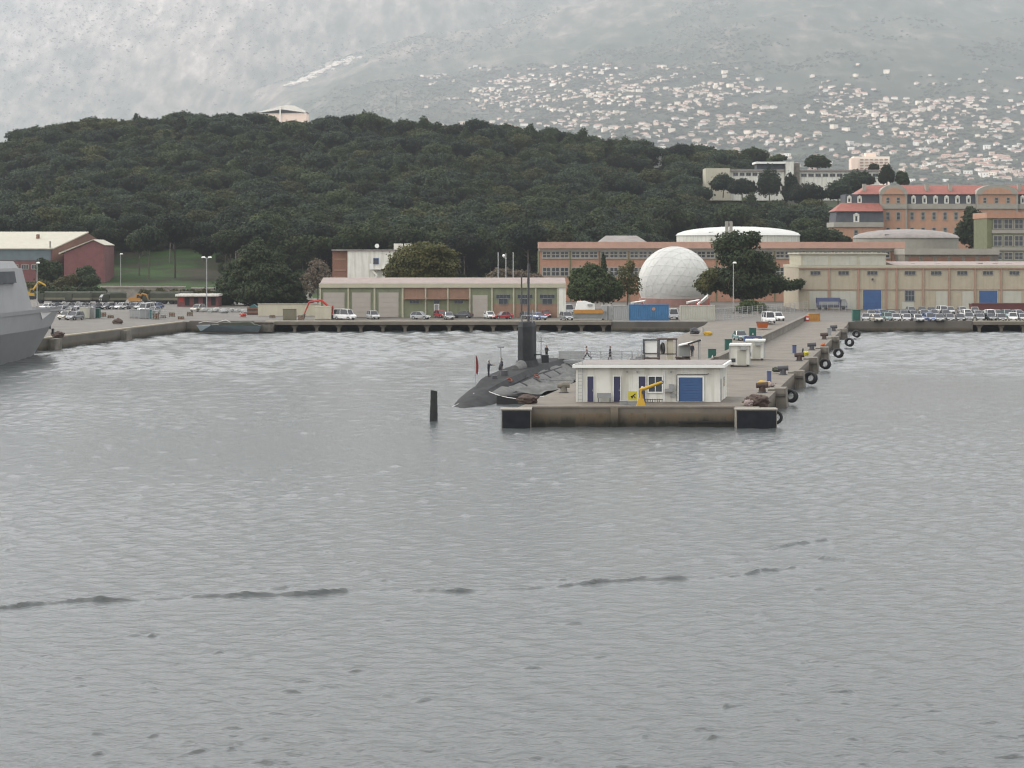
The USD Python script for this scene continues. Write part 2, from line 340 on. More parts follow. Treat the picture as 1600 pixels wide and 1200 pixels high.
# ------------------------------------------------------------------ water
def wake_path():
    segs = [[(-60, 959), (40, 948), (130, 940), (235, 940)], [(285, 934), (380, 932), (460, 931), (560, 925)], [(630, 922), (680, 926), (755, 925)], [(770, 922), (830, 919)], [(860, 919), (930, 912), (1000, 907), (1085, 906)], [(1130, 905), (1190, 894), (1260, 887)], [(1270, 872), (1330, 880)],
            [(1130, 882), (1185, 878)], [(1190, 862), (1230, 854), (1300, 844)], [(225, 940), (300, 934)], [(550, 925), (640, 922)], [(745, 925), (870, 919)], [(1075, 906), (1140, 903)], [(360, 922), (470, 920)], [(200, 995), (280, 994)], [(425, 1082), (480, 1081)], [(490, 1146), (560, 1148)], [(600, 1055), (640, 1053)], [(1270, 1105), (1330, 1108)]]
    amp = [1, 1.05, 0.95, 0.55, 1.0, 0.9, 1.0, 0.75, 0.85, 0.65, 0.6, 0.6, 0.6, 0.5, 0.45, 0.6, 0.5, 0.4, 0.35]
    out = [(np.array([ground(x, y, 0)[:2] for x, y in s]), a) for s, a in zip(segs, amp)]
    q = np.random.default_rng(515)                     # scattered short steep wavelets
    while len(out) < 560:
        Yc = 57 * (200 / 57) ** (q.random() ** 1.15); u_ = q.random() * .56 - .28
        if q.random() > 0.95 - 1.3 * (u_ + .28) * (Yc < 120) * .8: continue
        X0 = u_ * Yc; L = .35 + 1.3 * q.random() ** 2; an = .1 + .45 * q.normal(); dx, dy = .5 * L * math.cos(an), .5 * L * math.sin(an)
        bend = .12 * L * q.normal()
        out.append((np.array([(X0 - dx, Yc - dy), (X0 + bend * .3, Yc + bend), (X0 + dx, Yc + dy)]), (.30 + .50 * q.random() ** 2) * (.8 + .2 * Yc / 60)))
    return out
def water_height(X, Y):
    gust = 0.25 + 1.5 * meshkit.noise(np.stack([X / 26, Y / 40, 0 * X], -1), 2)
    q = np.random.default_rng(2024); h = np.zeros_like(X)
    fine = np.maximum(Y * 0.0020, Y * 0.62 / 440)                         # mesh spacing
    for lam in np.geomspace(0.30, 6.0, 88):
        th_ = q.normal() * 1.15 + 0.12; kx, ky = 2 * np.pi / lam * math.sin(th_), 2 * np.pi / lam * math.cos(th_)
        amp = 0.0040 * lam ** 0.55 * (0.7 + 0.6 * q.random())
        ph = kx * X + ky * Y + q.random() * 6.28 + 1.1 * meshkit.noise(np.stack([X / (5 * lam), Y / (5 * lam), 0 * X], -1), int(q.integers(99)))
        if lam > 2.4: amp = amp * np.clip((Y - 160) / 170, 0, 1) * 1.5 * (lam / 2.4) ** 0.25
        c = np.cos(ph); h += amp * (c + 0.35 * c * c) * np.clip(lam / fine / 3.0 - 0.6, 0, 1)
    h *= gust * (0.72 + 0.30 * np.clip((88 - Y) / 25, 0, 1) + 0.28 * np.clip((Y - 105) / 40, 0, 1) + 1.0 * np.clip((Y - 170) / 170, 0, 1) * np.clip((60 - X) / 60, 0.6, 1))
    for pts, a in wake_path():
        d2 = np.full(X.shape, 1e9); s_at = np.zeros(X.shape); acc = 0; sgn = np.zeros(X.shape)
        x0, x1, y0, y1 = pts[:, 0].min() - 3, pts[:, 0].max() + 3, pts[:, 1].min() - 3, pts[:, 1].max() + 3
        sel = (X > x0) & (X < x1) & (Y > y0) & (Y < y1)
        if not sel.any(): continue
        xs, ys = X[sel], Y[sel]; d2 = np.full(xs.shape, 1e9); sg = np.zeros(xs.shape); sa = np.zeros(xs.shape)
        for p, q in zip(pts[:-1], pts[1:]):
            e = q - p; L = np.hypot(*e); t = np.clip(((xs - p[0]) * e[0] + (ys - p[1]) * e[1]) / L ** 2, 0, 1)
            dx, dy = xs - p[0] - t * e[0], ys - p[1] - t * e[1]; dd = dx * dx + dy * dy
            m = dd < d2; d2[m] = dd[m]; sg[m] = dy[m]; sa[m] = (acc + t * L)[m]; acc += L
        d = np.sqrt(d2) * np.sign(sg) + 0.16 * (meshkit.noise(np.stack([sa / 0.8, 0 * sa, 0 * sa], -1), 41) - 0.5)
        tl = min(0.7, acc * .45); taper = np.clip(sa / tl, 0, 1) * np.clip((acc - sa) / tl, 0, 1); taper = taper * taper * (3 - 2 * taper)
        w = 0.135 + 0.02 * np.sin(sa * 2.1)
        prof = np.where(d < 0, np.exp(-(d / w) ** 2), np.exp(-(d / (2.2 * w)) ** 2))
        h[sel] += 0.155 * a * taper * prof * (0.45 + 0.30 * meshkit.noise(np.stack([sa / 0.35, 0 * sa, 0 * sa], -1), 44) + 0.95 * meshkit.noise(np.stack([sa / 0.9, 0 * sa, 0 * sa], -1), 4))
    return h
def water_mesh():
    rows = [56.0]
    while rows[-1] < 397: rows.append(rows[-1] * 1.0020)
    rows = np.array(rows); u = np.linspace(-0.31, 0.31, 440)
    Y, U = np.meshgrid(rows, u, indexing='ij'); X = U * Y; Z = water_height(X, Y)
    v = np.stack([X, Y, Z], -1).reshape(-1, 3); nx = len(u)
    i = (np.arange(len(rows) - 1)[:, None] * nx + np.arange(nx - 1)[None]).ravel()
    return v, np.stack([i, i + 1, i + nx + 1, i + nx], 1)
waterm = usdkit.material(stage, '/World/Looks/harbour_water', {
    'g': ('geometry', {}), 'mp': ('mapping', {'scale': (1.0, 1.1, 1.0), 'rotation': (0, 0, 0.16)}),
    'n': ('noise_texture', {'scale': 2.4, 'detail': 4.0, 'roughness': 0.62}), 'b': ('bump', {'strength': 0.75, 'distance': 0.09}),
    'p': ('principled_bsdf', {'base_color': (0.033, 0.037, 0.037), 'roughness': 0.16, 'ior': 1.33, 'specular_ior_level': 0.5})},
    [('g.position', 'mp.vector'), ('mp.vector', 'n.vector'), ('n.fac', 'b.height'), ('b.normal', 'p.normal')], surface='p.BSDF')
wv, wf = water_mesh()
ov, of = sheet(np.linspace(-2500, 2500, 3), np.array([-55.0, 1400.0]), lambda X, Y: 0 * X - 0.45)
wf = np.vstack([wf[:, [0, 1, 2]], wf[:, [0, 2, 3]]]); of = np.vstack([of[:, [0, 1, 2]], of[:, [0, 2, 3]]]) + len(wv)
water = solo('water', (np.vstack([wv, ov]), np.vstack([wf, of])), waterm, None, None, smooth=True, kind='structure')

# ------------------------------------------------------------------ quay (land edge) and pier
YQ = 389.6
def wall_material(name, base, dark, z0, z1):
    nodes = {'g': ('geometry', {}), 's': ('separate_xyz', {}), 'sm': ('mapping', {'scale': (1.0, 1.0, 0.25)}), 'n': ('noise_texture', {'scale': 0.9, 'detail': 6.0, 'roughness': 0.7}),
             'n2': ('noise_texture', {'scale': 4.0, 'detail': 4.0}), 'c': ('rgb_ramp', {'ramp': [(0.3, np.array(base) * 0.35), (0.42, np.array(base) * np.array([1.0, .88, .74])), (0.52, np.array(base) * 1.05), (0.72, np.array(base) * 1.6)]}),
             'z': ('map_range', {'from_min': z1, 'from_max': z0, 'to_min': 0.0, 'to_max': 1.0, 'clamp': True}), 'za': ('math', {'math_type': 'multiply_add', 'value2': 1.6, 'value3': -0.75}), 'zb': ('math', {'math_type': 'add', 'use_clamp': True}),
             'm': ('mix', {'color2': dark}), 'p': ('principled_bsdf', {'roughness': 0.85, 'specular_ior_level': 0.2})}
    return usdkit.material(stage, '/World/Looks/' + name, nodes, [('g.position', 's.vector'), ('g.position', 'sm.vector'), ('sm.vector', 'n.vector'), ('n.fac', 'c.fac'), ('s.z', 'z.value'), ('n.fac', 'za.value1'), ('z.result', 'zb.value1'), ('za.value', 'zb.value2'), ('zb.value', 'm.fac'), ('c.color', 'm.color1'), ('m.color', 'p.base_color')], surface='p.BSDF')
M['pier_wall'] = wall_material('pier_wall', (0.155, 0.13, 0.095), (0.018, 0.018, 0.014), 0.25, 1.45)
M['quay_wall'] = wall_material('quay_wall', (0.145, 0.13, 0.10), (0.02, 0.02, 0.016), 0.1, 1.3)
XA, XB, XC = gx(415, YQ), gx(955, YQ), gx(1520, YQ)      # open piled stretches: XA..XB and from XC
XL0, XL1 = -62.0, -88.5
land_poly = [(XL0, YQ), (XA, YQ), (XA, 396.5), (XB, 396.5), (XB, YQ), (XC, YQ), (XC, 396.5), (210, 396.5), (210, 640), (-420, 640), (-420, 200), (XL1, 200)]
quay = thing('quay', None, None); tag(quay, kind='structure')
part(quay, 'ground', MB().prism(land_poly, 1.0, 2.0).get(), M['quay_ground'])
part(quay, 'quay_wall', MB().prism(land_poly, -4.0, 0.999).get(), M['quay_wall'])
for a, b in ((XA, XB), (XC, 210)):
    part(quay, 'deck_slab', B(a + 0.003, b - 0.003, YQ - 0.3, 396.49, 1.45, 2.004), M['concrete'])
    x = a + 1.3
    while x < min(b, 105) - 0.4:
        mb = MB().box(x - 0.28, x + 0.28, YQ + 0.25, YQ + 0.85, -3, 0.75)
        mb.loft([(x - 0.28, YQ + 0.25, 0.75), (x + 0.28, YQ + 0.25, 0.75), (x + 0.28, YQ + 0.85, 0.75), (x - 0.28, YQ + 0.85, 0.75)], [(x - 0.75, YQ + 0.1, 1.449), (x + 0.75, YQ + 0.1, 1.449), (x + 0.75, YQ + 1.0, 1.449), (x - 0.75, YQ + 1.0, 1.449)])
        part(quay, 'pile', mb.get(), M['concrete'])
        x += 4.2
# pale kerb along the edge
for a, b, m_ in ((XL0 + 0.6, XA, 'concrete'), (XA, XB, 'curb_paint'), (XB, gx(1105, YQ), 'pale_concrete'), (gx(1335, YQ), XC, 'concrete'), (XC, 200, 'curb_paint')):
    part(quay, 'kerb', B(a + 0.01, b - 0.01, YQ - (0.29 if m_ == 'curb_paint' else -0.02), YQ + 0.55, 2.006, 2.22), M[m_])
k = (XL0 - XL1) / (YQ - 200)
part(quay, 'kerb', B(XL0 + k * (205 - YQ) - 0.75, XL0 + k * (205 - YQ) - 0.05, 205, YQ - 0.2, 2.002, 2.2, k=k, yk=205), M['curb_paint'])
for Yb in (318, 352):                                                    # concrete blocks on the diagonal quay
    xe = XL0 + k * (Yb - YQ)
    part(quay, 'fender_block', B(xe - 0.4, xe + 1.0, Yb, Yb + 3.0, -1.0, 1.9, k=k), M['stained_concrete'])
# joints and old paint lines on the quay ground
for px0, px1, py in ((640, 880, 498.5),):
    Yl = 400.0
    part(quay, 'painted_line', B(gx(px0, Yl), gx(px1, Yl), Yl, Yl + 0.25, 2.004, 2.009), M['curb_paint'])

PL = lambda Y: 0.35 + 0.179 * (Y - 183)                                    # pier left edge
PR = lambda Y: 21.9 + 0.204 * (Y - 183)                                    # pier right edge
PZ = 1.7
pier = thing('pier', None, None); tag(pier, kind='structure')
pp = [(PL(183.2), 183.2), (PR(183.2), 183.2), (PR(389.4), 389.4), (PL(389.4), 389.4)]
part(pier, 'deck', MB().prism(pp, 1.25, PZ).get(), M['concrete'])
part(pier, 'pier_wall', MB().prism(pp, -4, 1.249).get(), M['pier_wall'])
# joints across the deck
for Yj in np.arange(196, 385, 9.0):
    part(pier, 'deck_joint', B(PL(Yj) + 0.4, PR(Yj) - 0.4, Yj, Yj + 0.12, PZ + 0.002, PZ + 0.006), M['stained_concrete'])
part(pier, 'edge_strip', B(gx(830, 183.2) + 0.1, gx(1150, 183.2) - 0.1, 183.17, 183.8, PZ + 0.003, PZ + 0.16), M['concrete'])
# sloping ramp between pier and quay level
part(pier, 'ramp', MB().add([(PL(381), 381, PZ + .004), (PR(381), 381, PZ + .004), (PR(390.2), 390.2, 2.02), (PL(390.2), 390.2, 2.02)], [(0, 1, 2, 3)]).get(), M['concrete'])

# ------------------------------------------------------------------ air
hz = usdkit.material(stage, '/World/Looks/thin_haze', {'v': ('principled_volume', {'color': HAZE_COLOR, 'density': HAZE, 'anisotropy': 0.2})}, [], volume='v.volume')
if HAZE: solo('haze', B(-5900, 5900, -60, 15700, -5.5, 3900), hz, 'thin pale haze over the harbour, hill and mountain', 'haze', kind='stuff')
# ------------------------------------------------------------------ shared builders
def window(parent, px0, px1, py0, py1, Y, frame, rim=0.14, pane='glass', bars=0, cross=0):
    x0, x1, z0, z1 = gx(px0, Y), gx(px1, Y), gz(py1, Y), gz(py0, Y)
    mb = MB().box(x0 - rim, x1 + rim, Y - 0.09, Y + 0.02, z1, z1 + rim).box(x0 - rim, x1 + rim, Y - 0.12, Y + 0.02, z0 - rim, z0)
    mb.box(x0 - rim, x0, Y - 0.09, Y + 0.02, z0, z1).box(x1, x1 + rim, Y - 0.09, Y + 0.02, z0, z1)
    for i in range(bars):
        c = x0 + (x1 - x0) * (i + 1) / (bars + 1); mb.box(c - rim * .35, c + rim * .35, Y - 0.075, Y + 0.02, z0, z1)
    for i in range(cross):
        c = z0 + (z1 - z0) * (i + 1) / (cross + 1); mb.box(x0, x1, Y - 0.072, Y + 0.02, c - rim * .35, c + rim * .35)
    w = part(parent, 'window', mb.get(), M[frame])
    part(w, 'pane', B(x0 + .005, x1 - .005, Y - 0.04, Y + 0.01, z0 + .005, z1 - .005), M[pane])
    return w
def door(parent, px0, px1, py0, py1, Y, m, frame=None, rim=0.15, name='door', slats=0):
    x0, x1, z0, z1 = gx(px0, Y), gx(px1, Y), gz(py1, Y), gz(py0, Y)
    d = part(parent, name, B(x0, x1, Y - 0.05, Y + 0.02, z0, z1), M[m])
    if frame:
        part(d, 'frame', MB().box(x0 - rim, x0 - .003, Y - 0.1, Y + .02, z0, z1 + rim).box(x1 + .003, x1 + rim, Y - 0.1, Y + .02, z0, z1 + rim).box(x0 - .003, x1 + .003, Y - 0.1, Y + .02, z1 + .003, z1 + rim).get(), M[frame])
    for i in range(slats):
        z = z0 + (z1 - z0) * (i + 0.5) / slats
        part(d, 'panel', B(x0 + .08, x1 - .08, Y - 0.075, Y - 0.051, z - (z1 - z0) / slats * .44, z + (z1 - z0) / slats * .44), M[m])
    return d
rng = np.random.default_rng(7)

# ------------------------------------------------------------------ vehicles
def car_meshes(kind):
    """local, front towards +x, wheels on z = 0"""
    P = {'hatch': (3.9, 1.68, 0.88, 1.46, 0.95, -1.9, 0.25, -1.45), 'saloon': (4.4, 1.72, 0.86, 1.42, 0.75, -1.55, 0.15, -1.05), 'estate': (4.5, 1.76, 0.95, 1.62, 0.95, -2.15, 0.3, -1.85), 'van': (4.7, 1.85, 1.1, 2.05, 1.55, -2.3, 1.05, -2.25)}[kind]
    L, W, hb, ht, wf, wr, tf, tr = P; h = L / 2
    def sec(x, w, z): return [(x, -w, z), (x, w, z)]
    body = hull(sec(-h, W * .42, .42) + sec(-h + .08, W * .48, .3) + sec(h - .05, W * .42, .32) + sec(h, W * .40, .5) + sec(-h + .05, W * .46, hb) + sec(h - .55, W * .46, hb - .06) + sec(h - .1, W * .42, hb - .24) + sec(0, W * .5, .45) + sec(-.6, W * .5, .7) + sec(.9, W * .5, .7) + sec(0, W * .5, .3))
    cab = hull(sec(wf, W * .455, hb - .1) + sec(wr, W * .455, hb - .1) + sec(tf, W * .36, ht) + sec(tr, W * .36, ht) + sec((tf + tr) / 2, W * .385, ht + .03))
    for wx in (h * .62, -h * .62):
        for s in (-1, 1):
            c = manifold3d.Manifold.cylinder(.34, .36, .36, 20).rotate([90, 0, 0]).translate([wx, s * W * .46 + .17, .31]); body = body - c
    roof = hull(sec(tf, W * .365, ht - .02) + sec(tr, W * .365, ht - .02) + sec((tf + tr) / 2, W * .39, ht + .05) + sec(tf - .1, W * .365, ht + .04) + sec(tr + .1, W * .365, ht + .04))
    g = MB().mesh(cab)
    b = MB().mesh(body).mesh(roof)
    # pillars
    for s in (-1, 1):
        b.tube((wf, s * W * .457, hb - .06), (tf, s * W * .365, ht + .01), .045, n=4)
        b.tube((wr, s * W * .457, hb - .06), (tr, s * W * .365, ht + .01), .06, n=4)
        xm = (tf + tr) / 2; b.tube((xm, s * W * .462, hb - .08), (xm, s * W * .385, ht), .045, n=4)
    return b, g, L, W, hb
_cars = {}
def car(kind, colour, loc, rz, label, group=None, sc=1.0):
    key = (kind, colour)
    if key in _cars: return copy(_cars[key], loc, rz, sc, label, group)
    t = thing('white_van' if False else ('parked_van' if kind == 'van' else 'parked_car'), label, 'van' if kind == 'van' else 'car', loc, group, rz, sc, local=True)
    b, g, L, W, hb = car_meshes(kind); h = L / 2
    part(t, 'body', b.get(), M['car_' + colour]); part(t, 'windows', g.get(), M['car_glass'])
    for wx in (h * .62, -h * .62):
        for s in (-1, 1):
            y = s * W * .46
            w = part(t, 'wheel', MB().tube((wx, y - .1 * s - .1, .31), (wx, y - .1 * s + .1, .31), .31, n=14).get(), M['rubber'])
            part(w, 'hubcap', MB().tube((wx, y - .1 * s + s * .1, .31), (wx, y - .1 * s + s * .115, .31), .19, n=10).get(), M['galvanised'])
    for s in (-1, 1):
        part(t, 'headlight', B(h - .16, h + .012, s * W * .30 - .17, s * W * .30 + .17, .56, .70), M['lamp_glass'])
        part(t, 'tail_light', B(-h - .012 + .0, -h + .15, s * W * .34 - .12, s * W * .34 + .12, .60, .80), M['red_paint'])
    part(t, 'bumper', B(h - .12, h + .03, -W * .38, W * .38, .36, .48), M['dark_metal'])
    part(t, 'number_plate', B(h + .031, h + .04, -.25, .25, .40, .50), M['white_paint'])
    _cars[key] = t
    return t

def army_truck(loc, rz, label, group, colour='canvas_green', key=[None]):
    if key[0] is not None: return copy(key[0], loc, rz, 1.0, label, group)
    t = thing('army_truck', label, 'truck', loc, group, rz, local=True)
    part(t, 'chassis', B(-3.2, 3.1, -.9, .9, .6, .95), M['dark_metal'])
    part(t, 'cab', hull([(1.3, -1.15, .9), (1.3, 1.15, .9), (3.2, -1.1, .9), (3.2, 1.1, .9), (3.1, -1.1, 1.7), (3.1, 1.1, 1.7), (2.6, -1.05, 2.5), (2.6, 1.05, 2.5), (1.35, -1.1, 2.55), (1.35, 1.1, 2.55)]), M['canvas_green'])
    part(t, 'windscreen', hull([(3.12, -.95, 1.75), (3.12, .95, 1.75), (2.72, -.9, 2.38), (2.72, .9, 2.38), (3.0, -.95, 1.75), (3.0, .95, 1.75), (2.6, -.9, 2.3), (2.6, .9, 2.3)]), M['car_glass'])
    part(t, 'cargo_bed', B(-3.25, 1.2, -1.2, 1.2, .96, 1.5), M['khaki'])
    part(t, 'canvas_cover', hull([(x, y, z) for x in (-3.25, 1.15) for y, z in ((-1.18, 1.51), (1.18, 1.51), (-1.15, 2.7), (1.15, 2.7), (-.75, 3.1), (.75, 3.1))]), M['canvas_green'])
    for x in (2.2, -1.2, -2.4):
        for s in (-1, 1): part(t, 'wheel', MB().tube((x, s * 1.0 - .15, .5), (x, s * 1.0 + .15, .5), .5, n=14).get(), M['rubber'])
    for s in (-1, 1): part(t, 'headlight', MB().tube((3.15, s * .85, 1.1), (3.23, s * .85, 1.1), .12, n=10).get(), M['lamp_glass'])
    key[0] = t; return t

def person(label, loc, rz, top='navy_cloth', legs='navy_cloth', stride=0.0, arms=((0.05, 0.1), (0.05, 0.1)), lean=0.0, group=None, bag=False):
    """local: facing +x. arms: forward swing of (upper arm, forearm) in radians for left and right"""
    t = thing('person', label, 'person', loc, group, rz, local=True)
    P = lambda x, y, z: np.array([x + lean * max(z - .9, 0), y, z])
    def bone(a, b, ra, rb): return manifold3d.Manifold.batch_hull([manifold3d.Manifold.sphere(ra, 12).translate(list(map(float, a))), manifold3d.Manifold.sphere(rb, 12).translate(list(map(float, b)))])
    body, jack, trou, shoe = [], [], [], []
    for s, st in ((1, stride), (-1, -stride)):
        hip, knee = P(0, .09 * s, .90), P(.42 * math.sin(st) + .02, .095 * s, .90 - .42 * math.cos(st))
        back = max(-st, 0) * .5
        ank = knee + np.array([.42 * math.sin(st - back * 1.2) - .02, 0, -.42 * math.cos(st - back * 1.2)]); ank[2] = max(ank[2], .07)
        toe = ank + np.array([.17, .01 * s, -.04])
        body += [bone(hip, knee, .085, .055), bone(knee, ank, .055, .037), bone(ank, toe, .036, .028)]
        trou += [bone(hip, knee, .098, .068), bone(knee, ank + np.array([0, 0, .03]), .068, .055)]
        shoe += [bone(ank - np.array([.03, 0, .02]), toe, .046, .036)]
    trou.append(bone(P(0, .06, .93), P(0, -.06, .93), .125, .125))
    body += [bone(P(0, .05, .95), P(0, .07, 1.15), .11, .11), bone(P(0, -.05, .95), P(0, -.07, 1.15), .11, .11), bone(P(0, .07, 1.15), P(0, .11, 1.36), .11, .10), bone(P(0, -.07, 1.15), P(0, -.11, 1.36), .11, .10), bone(P(0, .1, 1.36), P(0, -.1, 1.36), .09, .09), bone(P(0, 0, 1.4), P(.02, 0, 1.56), .06, .055)]
    jack += [bone(P(0, .06, .88), P(0, .08, 1.15), .125, .125), bone(P(0, -.06, .88), P(0, -.08, 1.15), .125, .125), bone(P(0, .08, 1.15), P(0, .12, 1.37), .125, .11), bone(P(0, -.08, 1.15), P(0, -.12, 1.37), .125, .11), bone(P(0, .12, 1.38), P(0, -.12, 1.38), .10, .10), bone(P(0, .05, .9), P(0, -.05, .9), .12, .12)]
    hd = P(.03, 0, 1.635)
    body += [bone(hd + np.array([-.015, 0, .03]), hd + np.array([.02, 0, -.05]), .098, .072), bone(hd + np.array([.085, 0, 0]), hd + np.array([.10, 0, -.03]), .012, .017)]
    body += [bone(hd + np.array([0, s * .085, .01]), hd + np.array([-.01, s * .092, -.02]), .018, .014) for s in (-1, 1)]
    for s, (ua, fa) in ((1, arms[0]), (-1, arms[1])):
        sh = P(0, .195 * s, 1.38); el = sh + np.array([.28 * math.sin(ua), .05 * s, -.28 * math.cos(ua)]); wr = el + np.array([.25 * math.sin(ua + fa), 0, -.25 * math.cos(ua + fa)])
        d = wr - el; d /= np.linalg.norm(d); pal = wr + d * .075
        body += [bone(sh, el, .052, .042), bone(el, wr, .042, .028), bone(wr, pal, .026, .034)]
        jack += [bone(sh, el, .066, .054), bone(el, wr - d * .02, .054, .042)]
        side = np.cross(d, (0, s, 0)); side /= np.linalg.norm(side)
        for k, ln in enumerate((.065, .075, .07, .055)):
            a = pal + side * (.026 - .0175 * k); m_ = a + d * ln * .55; e = m_ + d * ln * .45 + np.array([0, -s * .018, 0]); body += [bone(a, m_, .0085, .008), bone(m_, e, .008, .007)]
        body.append(bone(wr + d * .02 + side * .02, wr + d * .07 + side * .06, .012, .009))
    U = lambda l: manifold3d.Manifold.batch_boolean(l, manifold3d.OpType.Add)
    bo = part(t, 'body', U(body), M['skin'], smooth=40)
    part(bo, 'jacket', U(jack), M[top], smooth=40); part(bo, 'trousers', U(trou), M[legs], smooth=40)
    part(bo, 'shoes', U(shoe), M['black_paint'], smooth=40)
    part(bo, 'hair', bone(hd + np.array([-.025, 0, .045]), hd + np.array([-.04, 0, .0]), .098, .085), M['hair'], smooth=40)
    if bag: part(t, 'bag', hull([(x, y, z) for x in (-.12, .18) for y in (.3, .5) for z in (.62, .95)]), M['light_cloth'])
    return t

def lamp_post(px, py_base, py_top, Y, label, heads=1, z=2.0):
    x = gx(px, Y); zt = gz(py_top, Y)
    t = thing('lamp_post', label, 'street lamp', (x, Y, z))
    part(t, 'pole', MB().tube((x, Y, z), (x, Y, zt), .13, .08, 8).get(), M['galvanised'])
    for s in ((-1, 1) if heads == 2 else (1,)):
        o = .7 if heads == 2 else .25
        part(t, 'arm', MB().tube((x, Y, zt - .3), (x + s * o, Y - .1, zt), .05, n=6).get(), M['galvanised'])
        part(t, 'lamp_head', hull([(x + s * o + a, Y - .1 + b, zt + c) for a, b, c in ((-.45, -.2, -.05), (.45, -.2, -.05), (-.45, .2, -.05), (.45, .2, -.05), (-.25, -.15, .28), (.25, .15, .28), (-.25, .15, .28), (.25, -.15, .28))]), M['lamp_glass'])
    part(t, 'foot', B(x - .25, x + .25, Y - .25, Y + .25, z, z + .35), M['concrete'])
    return t

def pole_thing(name, label, cat, x, Y, z0, z1, r, m, group=None):
    t = solo(name, MB().tube((x, Y, z0), (x, Y, z1), r, r * .8, 8).get(), M[m], label, cat, group); return t

# ------------------------------------------------------------------ vegetation builders
def clump_mesh(blobs, n, size, seed, flat=0.0, fill=0.55):
    """many leaf-clump faces spread through the volume of ellipsoids (c, r) of a crown"""
    g = np.random.default_rng(seed)
    vol = np.array([np.prod(r) ** (2 / 3) for _, r in blobs]); ks = g.choice(len(blobs), n, p=vol / vol.sum())
    c = np.array([b[0] for b in blobs], float)[ks]; r = np.array([b[1] for b in blobs], float)[ks]
    d = g.normal(size=(n, 3)); d /= np.linalg.norm(d, axis=1, keepdims=True)
    rad = fill + (1 - fill) * g.random(n) ** 0.6
    rad *= 0.66 + 0.62 * meshkit.noise(d * 3.1 + ks[:, None] * 7.1, seed)
    rad *= np.where(g.random(n) < 0.10, 1.0 + 0.22 * g.random(n), 1.0)
    p = c + d * r * rad[:, None]
    nrm = d + 0.55 * g.normal(size=(n, 3)); nrm[:, 2] += 0.35 + flat; nrm /= np.linalg.norm(nrm, axis=1, keepdims=True)
    a = np.cross(nrm, g.normal(size=(n, 3))); a /= np.linalg.norm(a, axis=1, keepdims=True); b = np.cross(nrm, a)
    s = size * (0.6 + 0.8 * g.random(n))[:, None]
    q = [p + s * (np.cos(t) * a * 1.0 + np.sin(t) * b * .75) + nrm * s * 0.25 * k for t, k in ((0.2, 1), (1.7, -1), (3.3, 1), (4.9, -1))]
    v = np.stack(q, 1).reshape(-1, 3); i = np.arange(n) * 4
    return v, np.stack([i, i + 1, i + 2, i + 3], 1)
def limbs(mb, base, top, r, seed, n=6, spread=2.5, start=.55):
    g = np.random.default_rng(seed); base, top = np.array(base, float), np.array(top, float)
    mid = base + (top - base) * .5 + np.append(g.normal(size=2) * .12, 0)
    mb.tube(base, mid, r, r * .75, 8).tube(mid, top, r * .75, r * .35, 8)
    for k in range(n):
        t = start + (1 - start) * k / n; p = base + (top - base) * t; ang = k * 2.4 + g.random()
        q = p + np.array([math.cos(ang) * spread, math.sin(ang) * spread, .5 * spread * (.5 + g.random())]); mb.tube(p, q, r * .35, r * .12, 5)
    return mb
M['pine_leaf'] = leaf('pine_leaf', (0.017, 0.028, 0.012), (0.044, 0.056, 0.021), rnd=0.45)
M['pine_leaf_olive'] = leaf('pine_leaf_olive', (0.030, 0.037, 0.014), (0.062, 0.066, 0.025), rnd=0.4)
M['pine_leaf_blue'] = leaf('pine_leaf_blue', (0.014, 0.024, 0.016), (0.032, 0.045, 0.024), rnd=0.45)
M['oak_leaf'] = leaf('oak_leaf', (0.040, 0.042, 0.020), (0.095, 0.085, 0.035), rnd=0.2)
M['olive_leaf'] = leaf('olive_leaf', (0.048, 0.054, 0.022), (0.098, 0.092, 0.034), rnd=0.2, scale=0.5)
M['green_leaf'] = leaf('green_leaf', (0.032, 0.052, 0.020), (0.070, 0.092, 0.032), rnd=0.2, scale=0.4)
M['dark_leaf'] = leaf('dark_leaf', (0.018, 0.030, 0.015), (0.046, 0.058, 0.025), rnd=0.2, scale=0.4)
M['dry_twig'] = leaf('dry_twig', (0.085, 0.068, 0.050), (0.13, 0.105, 0.075), rnd=0.2)
M['scrub_leaf'] = leaf('scrub_leaf', (0.12, 0.13, 0.09), (0.19, 0.19, 0.14), rnd=0.25, scale=0.02)
M['town_leaf'] = leaf('town_leaf', (0.085, 0.10, 0.065), (0.14, 0.15, 0.10), rnd=0.3, scale=0.02)

def pine_parts(k):
    g = np.random.default_rng(100 + k)
    H = 11.5 + 2.0 * g.random(); R = 5.2 + 1.5 * g.random(); bl = []
    if k % 3 != 2:                                     # umbrella crown of several flattened tufts
        for i in range(9):
            a = i * 2.4; q = R * .62 * math.sqrt(i / 8.5); bl.append(((q * math.cos(a), q * math.sin(a), H - 2.5 - .12 * q * q * .6 + .8 * g.random()), (R * .45, R * .45, 1.7 + .5 * g.random())))
        bl.append(((0, 0, H - 4.2), (R * .55, R * .55, 2.0)))
    else:
        for i in range(9):
            a = i * 2.4; h = i / 8; q = R * .5 * (1 - h) ** .6 * (.6 + .5 * g.random()); bl.append(((q * math.cos(a), q * math.sin(a), H * .42 + h * H * .5), (R * .5 * (1 - .55 * h), R * .5 * (1 - .55 * h), 2.1)))
    tr = limbs(MB(), (0, 0, -1.5), (0.3, 0.2, H - 2.5), .26, k, 7, R * .5).get()
    return clump_mesh(bl, 2600, .42, k, flat=.25), tr
def far_pine(k):
    c, t = pine_parts(k); return c, t

